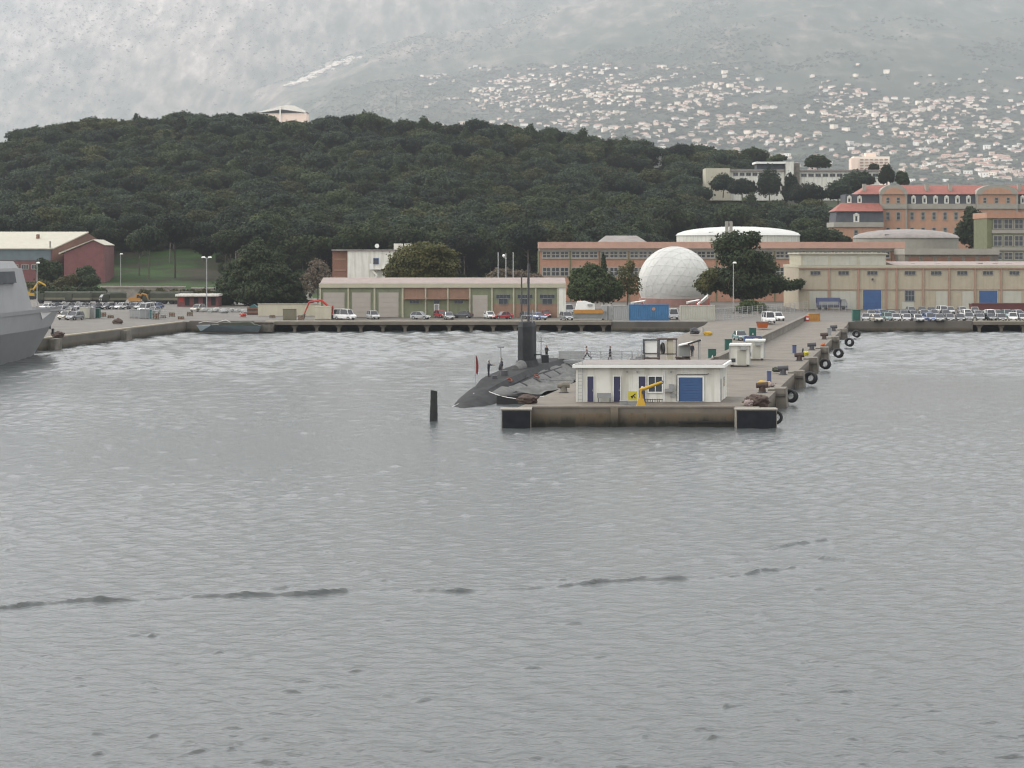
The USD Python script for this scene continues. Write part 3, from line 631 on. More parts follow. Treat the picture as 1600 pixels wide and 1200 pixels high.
def tree(name, label, blobs, n, size, seed, leafm, trunk, tm='bark', group=None, limbsn=6, cat='tree'):
    base = trunk[0]
    t = thing(name, label, cat, base, group)
    mb = MB(); limbs(mb, trunk[0], trunk[1], trunk[2], seed, limbsn, trunk[3] if len(trunk) > 3 else 2.0)
    part(t, 'trunk', mb.get(), M[tm]); part(t, 'crown', clump_mesh(blobs, n, size, seed), M[leafm])
    return t
# ------------------------------------------------------------------ buildings along the quay
# long low workshop with ten bays
Y = 415.0
b = thing('workshop', 'long low workshop with green and brown bays behind the far quay', 'building', (gx(690, Y), Y, 2))
x0, x1 = gx(500, Y), gx(884, Y)
part(b, 'wall', B(x0, x1, Y, Y + 14, 2, gz(449, Y)), M['cream_trim'])
part(b, 'fascia', B(x0 - .15, x1 + .1, Y - .35, Y + 14.2, gz(449.5, Y), gz(443, Y)), M['cream_trim'])
part(b, 'roof', hull([(x, y, z) for x in (x0, x1) for y, z in ((Y - .1, gz(442.9, Y)), (Y + 14, gz(442.9, Y)), (Y + 7, gz(442.9, Y) + 1.1))]), M['roof_pink'])
zx = lambda v: 500 + v / 4.0
bays = [(5, 170, 'g'), (184, 333, 'g'), (350, 508, 'g'), (525, 655, 'b'), (665, 793, 'd'), (805, 930, 'b'), (942, 1068, 'n'), (1082, 1205, 'w'), (1216, 1342, 'w'), (1354, 1482, 'w')]
for a, c, k in bays:
    a, c = zx(a), zx(c)
    up, lo = ('brown_wall', 'green_wall') if k in 'bd' else ('green_wall', 'brown_wall' if k == 'w' else 'green_wall')
    split = 467 if k in 'bd' else 474
    part(b, 'bay_panel', front(a, c, 450, split, Y, .1, .05), M[up]); part(b, 'bay_panel', front(a, c, split, 495.8, Y, .1, .047), M[lo])
    if k in 'bd':
        part(b, 'canopy', B(gx(a, Y), gx(c, Y), Y - .8, Y - .05, gz(467.5, Y), gz(466, Y)), M['brown_wall'])
    if k == 'g': door(b, a + 4, c - 4, 457, 495.7, Y - .05, 'garage_door', slats=5, name='garage_door')
    if k == 'n': door(b, a + 3, c - 5, 461, 495.7, Y - .05, 'garage_door', slats=5, name='garage_door')
    if k == 'b': window(b, a + 9, c - 9, 469.5, 474, Y - .05, 'grey_metal', .06, bars=2)
    if k == 'd': door(b, a + 13, a + 19, 476, 495.7, Y - .05, 'grey_metal', 'white_paint', .12); window(b, a + 12, a + 20, 469, 474.5, Y - .05, 'grey_metal', .06)
    if k == 'w': window(b, a + 5, c - 4, 460.5, 466, Y - .05, 'grey_metal', .06, bars=3); window(b, a + 9, c - 8, 467, 475, Y - .052, 'grey_metal', .06, bars=1)
for v in (2, 177, 341, 517, 660, 799, 936, 1075, 1210, 1348, 1486):
    c = zx(v); part(b, 'pilaster', B(gx(c - 1.1, Y), gx(c + 1.1, Y), Y - .22, Y + .05, 2, gz(449.6, Y)), M['cream_trim'])
part(b, 'end_pier', B(gx(zx(1492), Y), x1, Y - .2, Y + .06, 2, gz(449.6, Y)), M['white_wall'])
for px in (614, 700, 815): part(b, 'roof_vent', MB().tube((gx(px, Y), Y + 7, gz(441, Y)), (gx(px, Y), Y + 7, gz(438, Y)), .25).get(), M['grey_metal'])

# white office block with a brown end behind the workshop
Y = 462.0
b = thing('office_block', 'white office block with a brown left end, behind the workshop', 'building', (gx(580, Y), Y, 2))
part(b, 'wall', B(gx(543, Y), gx(640, Y), Y, Y + 12, 2, gz(392, Y)), M['white_wall'])
part(b, 'brown_wing', B(gx(519, Y), gx(542.8, Y), Y + .5, Y + 12, 2, gz(391.5, Y)), M['brick_brown'])
part(b, 'roof', B(gx(518, Y), gx(642, Y), Y - .25, Y + 12.3, gz(391.9, Y), gz(389.8, Y)), M['roof_grey'])
for a, c in ((614.5, 628), (631, 641)): part(b, 'roof_box', B(gx(a, Y), gx(c, Y), Y + 2, Y + 5, gz(389.8, Y), gz(380.5, Y)), M['white_wall'])
part(b, 'satellite_dish', hull([(gx(588.5, Y) + .5 * math.cos(t), Y + 1.2 + .1 * (r == .2), gz(388, Y) + .55 + .5 * math.sin(t) * r / .5 if False else gz(388, Y) + .55 + r * math.sin(t)) for t in np.linspace(0, 2 * np.pi, 12, endpoint=False) for r in (.5, .2)]), M['white_paint'])
window(b, 584, 591, 404, 412, Y, 'blue_door', .12)
part(b, 'balcony', MB().box(gx(578, Y), gx(603, Y), Y - 1.1, Y - .01, gz(421, Y), gz(420, Y)).box(gx(578, Y), gx(583, Y), Y - 1.1, Y - 1.0, gz(420, Y), gz(412, Y)).get(), M['white_paint'])
part(b, 'outside_stair', MB().tube((gx(581, Y), Y - .6, gz(421, Y)), (gx(590, Y), Y - .8, gz(431, Y)), .25).tube((gx(590, Y), Y - .8, gz(431, Y)), (gx(580, Y), Y - .6, gz(441, Y)), .25).get(), M['white_wall'])
for py in (404, 421, 432): part(b, 'brown_louvre', B(gx(522, Y), gx(540, Y), Y + .42, Y + .51, gz(py + 2.5, Y), gz(py, Y)), M['brown_wall'])

# salmon school-like block behind the dome
Y = 540.0
b = thing('salmon_block', 'long salmon three storey block with window bands behind the white dome', 'building', (gx(1100, Y), Y, 2))
x0, x1 = gx(843, Y), gx(1400, Y)
part(b, 'wall', B(x0, x1, Y, Y + 13, 2, gz(392, Y)), M['salmon_wall'])
part(b, 'roof', hull([(x, y, z) for x in (x0 - .3, x1 + 2.2) for y, z in ((Y - .9, gz(388, Y)), (Y - .5, gz(378, Y)), (Y + 13.3, gz(388, Y)), (Y + 13, gz(378, Y)))]), M['salmon_trim'])
part(b, 'eave', B(x0 - .1, x1 + 2, Y - .3, Y + 13.1, gz(392, Y), gz(388.1, Y)), M['stone_trim'])
part(b, 'end_wall', B(x0 - .3, x0 - .003, Y - .1, Y + 13, 2, gz(392, Y)), M['olive_wall'])
part(b, 'end_wall', B(x1 + .003, x1 + 2.2, Y - .1, Y + 13, 2, gz(392, Y)), M['stone_trim'])
for i in range(13):
    p0 = 848.5 + i * 45.6
    if p0 + 45 > 1400: break
    part(b, 'pilaster', B(gx(p0 + 42, Y), gx(p0 + 43.5, Y), Y - .16, Y + .02, 2, gz(392, Y)), M['olive_wall'])
    for fl, (ya, yb) in enumerate(((393.5, 402), (418.5, 430.5))):
        for j in range(3):
            a = p0 + j * 14
            if 1000 < a < 1090 and fl == 1: continue
            window(b, a, a + 11, ya, yb, Y, 'stone_trim', .28, bars=1, cross=1)
    part(b, 'sill_band', B(gx(p0 - 1.5, Y), gx(p0 + 41, Y), Y - .22, Y + .02, gz(404.5, Y), gz(403.3, Y)), M['stone_trim'])

b = thing('hipped_roof_house', 'low house with a grey hipped roof showing over the salmon block', 'building', (gx(968, 600), 600, 4))
Y = 600
part(b, 'wall', B(gx(937, Y), gx(1008, Y), Y, Y + 12, 3, gz(379, Y)), M['roof_grey'])
part(b, 'roof', hull([(gx(p, Y), Y + d, gz(379, Y)) for p in (935, 1012) for d in (-1, 13)] + [(gx(p, Y), Y + 6, gz(368, Y)) for p in (948, 997)]), M['roof_grey'])

# two shallow tanks
for (a, c, yt, ye, yb, Y, lab, m1, m2) in ((1065, 1263, 354, 368, 385, 640, 'white round tank with a shallow domed roof, left of two', 'dome_cloth', 'white_wall'), (1348, 1514, 358, 372, 398, 600, 'grey round tank with a shallow domed roof below the pink mansard building', 'roof_grey', 'stone_trim')):
    r = (gx(c, Y) - gx(a, Y)) / 2; cx = (gx(c, Y) + gx(a, Y)) / 2; yc = Y + r
    t = thing('storage_tank', lab, 'tank', (cx, yc, 3))
    z1, z2 = gz(ye, yc - r * .2), gz(yt, yc)
    part(t, 'wall', MB().tube((cx, yc, 2), (cx, yc, z1), r, r, 40).get(), M[m2])
    th_ = np.linspace(0, np.pi / 2, 7); prof = [((r + .3) * math.cos(q), z1 + .003 + (z2 - z1) * math.sin(q)) for q in th_]; prof[-1] = (0, z2)
    v = []; f = []
    tt = trimesh.creation.revolve(np.array([(0, z1 + .002)] + prof), sections=48); tt.apply_translation((cx, yc, 0))
    part(t, 'roof', tt, M[m1], smooth=50)
    part(t, 'walkway', MB().tube((cx - r * .55, yc - r * .8, z1 + .9), (cx + r * .1, yc - r * .85, z1 + 1.1), .18).get(), M['dark_metal'] if a > 1300 else M['grey_metal'])
    if a < 1300:
        for q in (1137, 1143.5): part(t, 'vent_stack', B(gx(q - 2.4, Y), gx(q + 2.4, Y), Y + 2, Y + 3, z1, gz(345.5, Y)), M['stone_trim'])

# white geodesic dome
Y = 500.0; r = (gx(1111, Y) - gx(997, Y)) / 2; cx = gx(1054, Y)
t = thing('white_dome', 'large white faceted dome standing between the quay and the salmon block', 'dome', (cx, Y, 2))
zc = gz(385, Y) - r
ico = trimesh.creation.icosphere(subdivisions=3); v = np.asarray(ico.vertices); v = v @ trimesh.transformations.rotation_matrix(.35, (1, .3, .2))[:3, :3].T
keep = [f for f in ico.faces if (v[f][:, 2] * r + zc).min() > 3.4]
part(t, 'shell', (v * r * np.array([1, 1, 1.0]) + (cx, Y, zc), np.array(keep)), M['dome_cloth'])
ico2 = trimesh.creation.icosphere(subdivisions=2); v2 = np.asarray(ico2.vertices) @ trimesh.transformations.rotation_matrix(.35, (1, .3, .2))[:3, :3].T
mb = MB()
for e in ico2.edges_unique:
    a, c = v2[e[0]] * (r + .01) + (cx, Y, zc), v2[e[1]] * (r + .01) + (cx, Y, zc)
    if min(a[2], c[2]) > 3.4: mid = (a + c) / 2 - (cx, Y, zc); mid = mid / np.linalg.norm(mid) * (r + .02) + (cx, Y, zc); mb.tube(a, mid, .02, n=4).tube(mid, c, .02, n=4)
part(t, 'seams', mb.get(), M['dome_seam'])
rb = math.sqrt(max(r * r - (3.6 - zc) ** 2, 1))
part(t, 'skirt', MB().tube((cx, Y, 3.3), (cx, Y, 5.2), rb + .05, rb + .45, 48).get(), M['dome_cloth'])
part(t, 'base_wall', MB().tube((cx, Y, 1.9), (cx, Y, 3.9), rb + .7, rb + .7, 40).get(), M['red_brick_base'])

# cream warehouse on the right
Y = 470.0
b = thing('warehouse', 'long cream warehouse with salmon piers and blue doors behind the car park', 'building', (gx(1425, Y), Y, 2))
zx = lambda v: 1240 + v / 4.444
zy = lambda v: 340 + v / 4.444
x0, x1 = gx(1248, Y), gx(1640, Y)
part(b, 'wall', B(x0, x1, Y, Y + 26, 2, gz(418.5, Y)), M['cream_wall'])
part(b, 'parapet', B(x0 - .1, x1, Y - .32, Y + 26.1, gz(418.4, Y), gz(414.5, Y)), M['cream_trim'])
part(b, 'roof', hull([(x, y, z) for x in (gx(1398, Y), x1) for y, z in ((Y + .3, gz(414.4, Y)), (Y + 25, gz(414.4, Y)), (Y + 13, gz(414.4, Y) + .8))]), M['roof_pink'])
part(b, 'upper_block', B(gx(1252, Y), gx(1385, Y), Y + .4, Y + 20, gz(414.4, Y), gz(397.5, Y)), M['cream_trim'])
part(b, 'upper_cornice', B(gx(1249, Y), gx(1387, Y), Y + .1, Y + 20.3, gz(397.4, Y), gz(395, Y)), M['cream_trim'])
for a, c in ((66, 238), (258, 438), (458, 633)): part(b, 'upper_panel', front(zx(a), zx(c), 400.5, 414.3, Y + .4, .1, .05), M['container_cream'])
for v in (245, 448, 640, 715, 900, 1080, 1260, 1440): part(b, 'pier', B(gx(zx(v) - 1.2, Y), gx(zx(v) + 1.2, Y), Y - .25, Y + .02, 2, gz(418.5, Y)), M['salmon_trim'])
part(b, 'string_course', B(x0, x1, Y - .12, Y + .02, gz(453, Y), gz(451.6, Y)), M['salmon_trim'])
part(b, 'string_course', B(x0, x1, Y - .35, Y + .02, gz(419.7, Y), gz(418.6, Y)), M['salmon_trim'])
for a, c in ((118, 185), (312, 382), (512, 580), (772, 845), (955, 1025), (1137, 1205), (1315, 1382), (1500, 1565)): window(b, zx(a), zx(c), 423.8, 429.2, Y, 'stone_trim', .1, bars=2)
window(b, zx(775), zx(836), 454, 470, Y, 'grey_metal', .15, bars=2, cross=1)
door(b, zx(482), zx(609), 453.2, 484.5, Y, 'blue_door', 'cream_trim', slats=6, name='sliding_door'); door(b, zx(1288), zx(1414), 454, 484.5, Y, 'blue_door', 'cream_trim', slats=6, name='sliding_door')
for a, c in ((110, 235), (262, 435), (990, 1070), (1172, 1250), (1450, 1580), (750, 836)):
    part(b, 'pale_panel', front(zx(a), zx(c), 455 if a != 750 else 471.5, 483, Y, .1, .045), M['container_cream'])
part(b, 'floodlight', MB().box(gx(1362, Y), gx(1364, Y), Y - .6, Y, gz(437.5, Y), gz(435, Y)).get(), M['dark_metal'])
g = np.random.default_rng(3)
for i in range(9): c = 1405 + i * 21 + g.random() * 8; part(b, 'roof_box', B(gx(c, Y), gx(c + 5 + 7 * g.random(), Y), Y + 5, Y + 7, gz(414.4, Y), gz(411 + 2 * g.random(), Y)), M['roof_grey'])

Y = 525.0
b = thing('flat_roofed_shed', 'low grey flat roofed shed between the grey tank and the warehouse roof', 'building', (gx(1480, Y), Y, 2))
part(b, 'wall', B(gx(1414, Y), gx(1560, Y), Y, Y + 14, 2, gz(398, Y)), M['stained_concrete']); part(b, 'roof', B(gx(1413, Y), gx(1561, Y), Y - .5, Y + 14.5, gz(397.9, Y), gz(388.5, Y)), M['stone_trim'])
for i in range(6): part(b, 'opening', front(1420 + i * 22, 1436 + i * 22, 401, 411, Y, .1, .03), M['brick_brown'])

Y = 560.0
b = thing('green_office', 'olive green office block with ribbon windows at the right edge', 'building', (gx(1575, Y), Y, 2))
part(b, 'wall', B(gx(1549, Y), gx(1680, Y), Y, Y + 16, 2, gz(341, Y)), M['green_wall'])
part(b, 'end_wall', B(gx(1542, Y), gx(1549, Y) - .003, Y - .3, Y + 16, 2, gz(341, Y)), M['olive_wall'])
part(b, 'cornice', B(gx(1541, Y), gx(1682, Y), Y - .6, Y + 16.4, gz(340.9, Y), gz(332, Y)), M['salmon_wall'])
for ya, yb in ((343, 357), (369, 384), (395, 405)):
    for i in range(4): window(b, 1553 + i * 16.5, 1565 + i * 16.5, ya, yb, Y, 'stone_trim', .22, bars=1, cross=1)
    part(b, 'spandrel', B(gx(1549.5, Y), gx(1680, Y), Y - .3, Y + .02, gz(yb + 7.5, Y), gz(yb + 2.2, Y)), M['stone_trim'])

# pink mansard building
Y = 700.0
b = thing('mansard_building', 'large pink building with red tile roofs, slate mansards and white dormers', 'building', (gx(1480, Y), Y, 4))
x1 = gx(1680, Y)
part(b, 'wall', B(gx(1376, Y), x1, Y, Y + 18, 3, gz(324, Y)), M['pink_wall'])
part(b, 'cornice', B(gx(1375, Y), x1, Y - .5, Y + 18.2, gz(326.5, Y), gz(318.5, Y)), M['stone_trim'])
mans = part(b, 'mansard', hull([(x, y, z) for x in (gx(1376, Y), x1) for y, z in ((Y + .2, gz(318.4, Y)), (Y + 1.0, gz(303.5, Y)), (Y + 18, gz(318.4, Y)), (Y + 17, gz(303.5, Y)))]), M['slate'])
part(b, 'roof', hull([(x, y, z) for x, d in ((gx(1340, Y), 0), (x1, 0)) for y, z in ((Y + .3, gz(303.4, Y)), (Y + 17.7, gz(303.4, Y)))] + [(x, y, gz(288, Y)) for x in (gx(1362, Y), x1) for y in (Y + 7, Y + 11)]), M['roof_tile'])
def dormer(parent, c, ya, yb, Y, w=3.4):
    d = part(parent, 'dormer', MB().box(gx(c - w, Y), gx(c + w, Y), Y - .1, Y + 2, gz(yb, Y), gz(ya + 2, Y)).loft([(gx(c - w - .6, Y), Y - .25, gz(ya + 2, Y) + .002), (gx(c + w + .6, Y), Y - .25, gz(ya + 2, Y) + .002), (gx(c, Y), Y - .25, gz(ya - 1, Y))], [(gx(c - w - .6, Y), Y + 2, gz(ya + 2, Y) + .002), (gx(c + w + .6, Y), Y + 2, gz(ya + 2, Y) + .002), (gx(c, Y), Y + 2, gz(ya - 1, Y))]).get(), M['white_wall'])
    part(d, 'pane', front(c - 1.6, c + 1.6, ya + 4, yb - 1.5, Y - .1, .05, .03), M['glass'])
for i in range(6): dormer(b, 1427.5 + i * 17.2, 306, 318, Y)
for i in range(4): dormer(b, 1598 + i * 17.2, 306, 318, Y)
zx = lambda v: 1280 + v / 5.0
def pavilion(a, c):
    part(b, 'pavilion', B(gx(a, Y), gx(c, Y), Y - .9, Y + 3, 3, gz(304, Y)), M['pink_wall'])
    part(b, 'pavilion_cornice', B(gx(a - 1, Y), gx(c + 1, Y), Y - 1.3, Y + 3, gz(326.4, Y), gz(319, Y)), M['stone_trim'])
    ar = np.linspace(0, np.pi, 11); pts = [(gx((a + c) / 2, Y) + (gx(c + 2, Y) - gx(a - 2, Y)) / 2 * math.cos(q), gz(304, Y) + (gz(288.5, Y) - gz(304, Y)) * math.sin(q) ** .85) for q in ar]
    part(b, 'pediment', MB().loft([(x, Y - 1.3, z) for x, z in pts], [(x, Y + 3, z) for x, z in pts]).get(), M['stone_trim'])
    pts2 = [((x - gx((a + c) / 2, Y)) * .72 + gx((a + c) / 2, Y), (z - gz(304, Y)) * .62 + gz(304, Y) + .1) for x, z in pts]
    part(b, 'tympanum', MB().loft([(x, Y - 1.36, z) for x, z in pts2], [(x, Y - 1.25, z) for x, z in pts2]).get(), M['pink_wall'])
    for q in (a, c): part(b, 'quoin', B(gx(q - 1.6, Y), gx(q + 1.6, Y), Y - 1.05, Y + 1, 3, gz(304.2, Y)), M['stone_trim'])
    n = 2 if c - a < 45 else 3
    for i in range(n):
        q = a + (c - a) * (i + .7) / (n + .4)
        window(b, q - 2.2, q + 2.2, 309, 317, Y - .9, 'stone_trim', .25, cross=1); window(b, q - 2.4, q + 2.4, 332, 343, Y - .9, 'stone_trim', .3, cross=1); window(b, q - 2.4, q + 2.4, 356, 366, Y - .9, 'stone_trim', .3, cross=1)
pavilion(1376, 1415); pavilion(1526, 1588)
for i in range(6):
    q = 1425 + i * 17.2
    window(b, q - 2.4, q + 2.4, 332, 343, Y, 'stone_trim', .3, cross=1); window(b, q - 2.4, q + 2.4, 356, 366, Y, 'stone_trim', .3, cross=1)
for i in range(4): q = 1598 + i * 17.2; window(b, q - 2.4, q + 2.4, 332, 343, Y, 'stone_trim', .3, cross=1)
for c in (1353, 1451, 1488, 1596): part(b, 'chimney', B(gx(c - 2.6, Y), gx(c + 2.6, Y), Y + 2.6, Y + 4.2, gz(303, Y), gz(287, Y)), M['stone_trim'])
# left low wing
part(b, 'wing_wall', B(gx(1302, Y), gx(1376, Y) - .01, Y - 5, Y + 10, 3, gz(351, Y)), M['pink_wall'])
part(b, 'wing_cornice', B(gx(1299, Y), gx(1376, Y) - .01, Y - 5.5, Y + 10.4, gz(355, Y), gz(347.5, Y)), M['stone_trim'])
part(b, 'wing_mansard', hull([(x, y, z) for x, x2 in ((gx(1302, Y), gx(1304, Y)), (gx(1376, Y) - .01, gx(1376, Y) - .01)) for y, z, xx in ((Y - 5.1, gz(347.4, Y), x), (Y - 4.5, gz(330.6, Y), x2), (Y + 10, gz(347.4, Y), x), (Y + 9.5, gz(330.6, Y), x2)) for x in (xx,)]), M['slate'])
part(b, 'wing_roof', hull([(gx(1301, Y), y, gz(330.5, Y)) for y in (Y - 5.3, Y + 10)] + [(gx(1376, Y) - .01, y, gz(330.5, Y)) for y in (Y - 5.3, Y + 10)] + [(gx(1314, Y), Y, gz(317, Y)), (gx(1376, Y) - .01, Y, gz(317, Y))]), M['roof_tile'])
dormer(b, 1338, 333.5, 347, Y - 5.05, 4.5)
window(b, 1335, 1340, 360, 369, Y - 5, 'stone_trim', .25, cross=1)
part(b, 'tower_wall', B(gx(1322, Y), gx(1376, Y) - .02, Y + 1, Y + 12, gz(330, Y), gz(303.3, Y)), M['slate'])
for c in (1327, 1343): dormer(b, c, 306, 317, Y + .9)
for c in (1575, 1580, 1587, 1592): part(b, 'roof_vent', B(gx(c, Y), gx(c + 2.5, Y), Y - 3, Y - 2.2, gz(331, Y), gz(326, Y)), M['white_wall']) if False else None

# long white building on the hilltop
Y = 905.0; zb = gz(292, Y)
b = thing('hilltop_building', 'long white flat roofed building among trees on the hilltop', 'building', (gx(1240, Y), Y, zb))
part(b, 'cream_block', B(gx(1102, Y), gx(1140, Y), Y - 2, Y + 12, zb - 6, gz(263, Y)), M['cream_panel'])
part(b, 'left_wing', B(gx(1140, Y) + .01, gx(1226, Y), Y, Y + 12, zb - 6, gz(268, Y)), M['white_wall'])
part(b, 'left_roof', B(gx(1139, Y), gx(1226, Y), Y - .6, Y + 12.4, gz(267.9, Y), gz(264.5, Y)), M['roof_grey'])
part(b, 'tower', B(gx(1227, Y), gx(1239, Y), Y - 3, Y + 8, zb - 6, gz(253, Y)), M['white_wall'])
part(b, 'stair_block', B(gx(1239, Y) + .01, gx(1249, Y), Y - 1, Y + 8, zb - 6, gz(255, Y)), M['stained_concrete'])
part(b, 'upper_roof', B(gx(1180, Y), gx(1229, Y), Y - 1, Y + 12, gz(256, Y), gz(252.8, Y)), M['white_paint'])
part(b, 'upper_storey', B(gx(1183, Y), gx(1226, Y), Y + .8, Y + 10, gz(264.4, Y), gz(256.05, Y)), M['slate'])
part(b, 'right_wing', B(gx(1249, Y) + .02, gx(1374, Y), Y, Y + 12, zb - 6, gz(268, Y)), M['white_wall'])
part(b, 'right_roof', B(gx(1248, Y), gx(1377, Y), Y - .7, Y + 12.4, gz(267.9, Y), gz(265.2, Y)), M['roof_grey'])
for i in range(11): window(b, 1252 + i * 11.2, 1260 + i * 11.2, 271.5, 276, Y, 'stone_trim', .12, bars=1)
for i in range(5): window(b, 1146 + i * 10, 1153 + i * 10, 270, 274.5, Y, 'stone_trim', .12, bars=1)

# hangar at far left: long cream roof, blue grey wall, red gable
Y = 640.0; zg = 4.5
b = thing('hangar', 'big hangar with a cream roof and red gable at the left edge', 'building', (gx(60, Y), Y, zg))
A0, A1 = gx(-140, Y), gx(82, Y)
ze, zr = gz(388, Y), gz(362, Y + 26); xr = gx(137, Y + 26)
D = np.array([xr - A1, 26.0])
def hp(x, t): return (x + D[0] * t, Y + D[1] * t)
part(b, 'wall', MB().prism([hp(A0, 0), hp(A1, 0), hp(A1, 1.6), hp(A0, 1.6)], zg - 2, ze).get(), M['brick_red'])
part(b, 'roof', MB().add([(*hp(A0, -.02), ze), (*hp(A1 + .4, -.02), ze), (*hp(A1 + .4, 1), zr), (*hp(A0, 1), zr), (*hp(A0, -.02), ze - .3), (*hp(A1 + .4, -.02), ze - .3), (*hp(A1 + .4, 1), zr - .4), (*hp(A0, 1), zr - .4)], [(0, 1, 2, 3), (7, 6, 5, 4), (0, 4, 5, 1), (1, 5, 6, 2)]).get(), M['roof_cream'])
part(b, 'gable_wall', MB().add([(*hp(A1 + .02, 0), zg - 2), (*hp(A1 + .02, 1.6), zg - 2), (*hp(A1 + .02, 1.6), ze + 1), (*hp(A1 + .02, 1.0), zr - .45), (*hp(A1 + .02, 0), ze - .3), (*hp(A1 - .4, 0.01), zg - 2), (*hp(A1 - .4, 1.6), zg - 2), (*hp(A1 - .4, 1.6), ze + 1), (*hp(A1 - .4, 1.0), zr - .45), (*hp(A1 - .4, 0.01), ze - .3)], [(0, 1, 2, 3), (0, 3, 4, 4), (4, 3, 8, 9), (3, 2, 7, 8)]).get(), M['brick_brown'])
part(b, 'glazed_band', B(A0, A1 - .5, Y - .12, Y + .05, gz(407, Y), gz(389.5, Y)), M['blue_grey_wall'])
part(b, 'roof_pipe', MB().tube((gx(78, Y), Y + .3, gz(390, Y)), (gx(78, Y), Y + .3, gz(377, Y)), .3).get(), M['stone_trim'])
part(b, 'roof_vent', MB().tube((gx(42, Y), Y + 15, zr - 2.5), (gx(42, Y), Y + 15, zr - .9), .6).get(), M['brick_brown'])
for i in range(5): window(b, 2 + i * 16, 12 + i * 16, 414, 420, Y, 'stone_trim', .2, bars=2)
Y = 632.0
b = thing('gabled_hall', 'dark red gabled hall beside the hangar, pale roof edge on its left', 'building', (gx(130, Y), Y, zg))
pts = [(gx(100, Y), gz(395, Y)), (gx(146, Y), gz(375.5, Y)), (gx(163, Y), gz(383.5, Y)), (gx(163, Y), zg - 2), (gx(100, Y), zg - 2)]
part(b, 'wall', MB().loft([(x, Y, z) for x, z in pts], [(x - 2, Y + 26, z) for x, z in pts]).get(), M['brick_red'])
part(b, 'roof', MB().loft([(gx(92, Y), Y - .4, gz(397.5, Y)), (gx(146, Y), Y - .4, gz(375, Y)), (gx(146, Y), Y - .4, gz(374, Y)), (gx(92, Y), Y - .4, gz(395, Y))], [(gx(92, Y) - 2, Y + 26, gz(397.5, Y)), (gx(146, Y) - 2, Y + 26, gz(375, Y)), (gx(146, Y) - 2, Y + 26, gz(374, Y)), (gx(92, Y) - 2, Y + 26, gz(395, Y))]).get(), M['roof_cream'])
part(b, 'roof', MB().loft([(gx(146, Y), Y - .4, gz(375, Y)), (gx(164, Y), Y - .4, gz(383.5, Y)), (gx(164, Y), Y - .4, gz(382.7, Y)), (gx(146, Y), Y - .4, gz(374, Y))], [(gx(146, Y) - 2, Y + 26, gz(375, Y)), (gx(164, Y) - 2, Y + 26, gz(383.5, Y)), (gx(164, Y) - 2, Y + 26, gz(382.7, Y)), (gx(146, Y) - 2, Y + 26, gz(374, Y))]).get(), M['roof_cream'])
window(b, 141, 147, 430, 434, Y, 'stone_trim', .1)

# retaining wall and red shed on the left
Yw = 566.0
for i, (a, c, py) in enumerate(((158, 288, 447), (300, 348, 449))):
    w = thing('retaining_wall', ('pale topped stone wall behind the army trucks' if i == 0 else 'short stone wall behind the red shed'), 'wall', (gx((a + c) / 2, Yw), Yw, 2))
    part(w, 'wall', B(gx(a, Yw), gx(c, Yw), Yw, Yw + .8, 2, gz(py + 2, Yw)), M['stone']); part(w, 'coping', B(gx(a, Yw) - .2, gx(c, Yw) + .2, Yw - .2, Yw + 1, gz(py + 2, Yw) + .002, gz(py, Yw)), M['pale_concrete'])
Y = 492.0
b = thing('red_shed', 'low red shed with a white flat roof at the left car park', 'shed', (gx(308, Y), Y, 2))
part(b, 'wall', B(gx(277, Y), gx(341, Y), Y, Y + 6, 2, gz(463, Y)), M['brick_red']); part(b, 'roof', B(gx(275, Y), gx(342, Y), Y - 1.2, Y + 6.3, gz(462.9, Y), gz(459.6, Y)), M['white_wall'])
part(b, 'poster', B(gx(280, Y), gx(287, Y), Y - .06, Y + .01, gz(472, Y), gz(464.5, Y)), M['red_paint'])
for a in (289, 303, 317, 330): part(b, 'opening', front(a, a + 7, 464.5, 477, Y, .1, .04), M['dark_void'])
Y = 402
w = thing('boundary_wall', 'long cream wall at the left end of the workshop', 'wall', (gx(450, Y), Y + 20, 2))
part(w, 'wall', B(gx(403, 424), gx(502, 424), 424, 424.5, 2, gz(475, 424)), M['cream_panel'])
part(w, 'coping', B(gx(402, 424), gx(503, 424), 423.9, 424.6, gz(475, 424) + .002, gz(474, 424)), M['pale_concrete'])
# ------------------------------------------------------------------ warship at the left edge
AX = lambda Y: -70.0 - 0.12 * (316 - Y)
ship = thing('warship', 'grey warship bow with a slab sided superstructure at the left edge', 'ship', (-74, 290, 0))
def hull_ring(zs, b_of, n=26, y_tip=None, y_end=226):
    ys = y_tip - (y_tip - y_end) * np.linspace(0, 1, n) ** 1.4
    return ys
N = 26
def edge(tip, bmax, k, side, sub=226.0):
    ys = tip - (tip - sub) * np.linspace(0, 1, N) ** 1.5
    s = tip - ys; bb = bmax * (1 - np.exp(-s / k))
    return np.stack([AX(ys) + side * bb, ys], 1)
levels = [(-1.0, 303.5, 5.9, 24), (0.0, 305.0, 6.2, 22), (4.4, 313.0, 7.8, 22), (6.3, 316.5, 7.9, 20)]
rings = []
for z, tip, bm, kk in levels:
    s = edge(tip, bm, kk, 1); p = edge(tip, bm, kk, -1)
    zz = np.full(N, z) if z < 6 else 7.35 - .65 * np.exp(-(tip - s[:, 1]) / 6.0)
    rings.append([np.column_stack([s, zz]), np.column_stack([p, zz])])
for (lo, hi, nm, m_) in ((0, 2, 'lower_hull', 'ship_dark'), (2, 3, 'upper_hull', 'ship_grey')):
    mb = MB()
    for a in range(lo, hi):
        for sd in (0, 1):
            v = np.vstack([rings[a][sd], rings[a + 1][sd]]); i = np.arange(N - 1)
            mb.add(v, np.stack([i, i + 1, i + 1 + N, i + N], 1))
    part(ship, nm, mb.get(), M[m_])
i = np.arange(N - 1); dk = [r_.copy() for r_ in rings[3]]
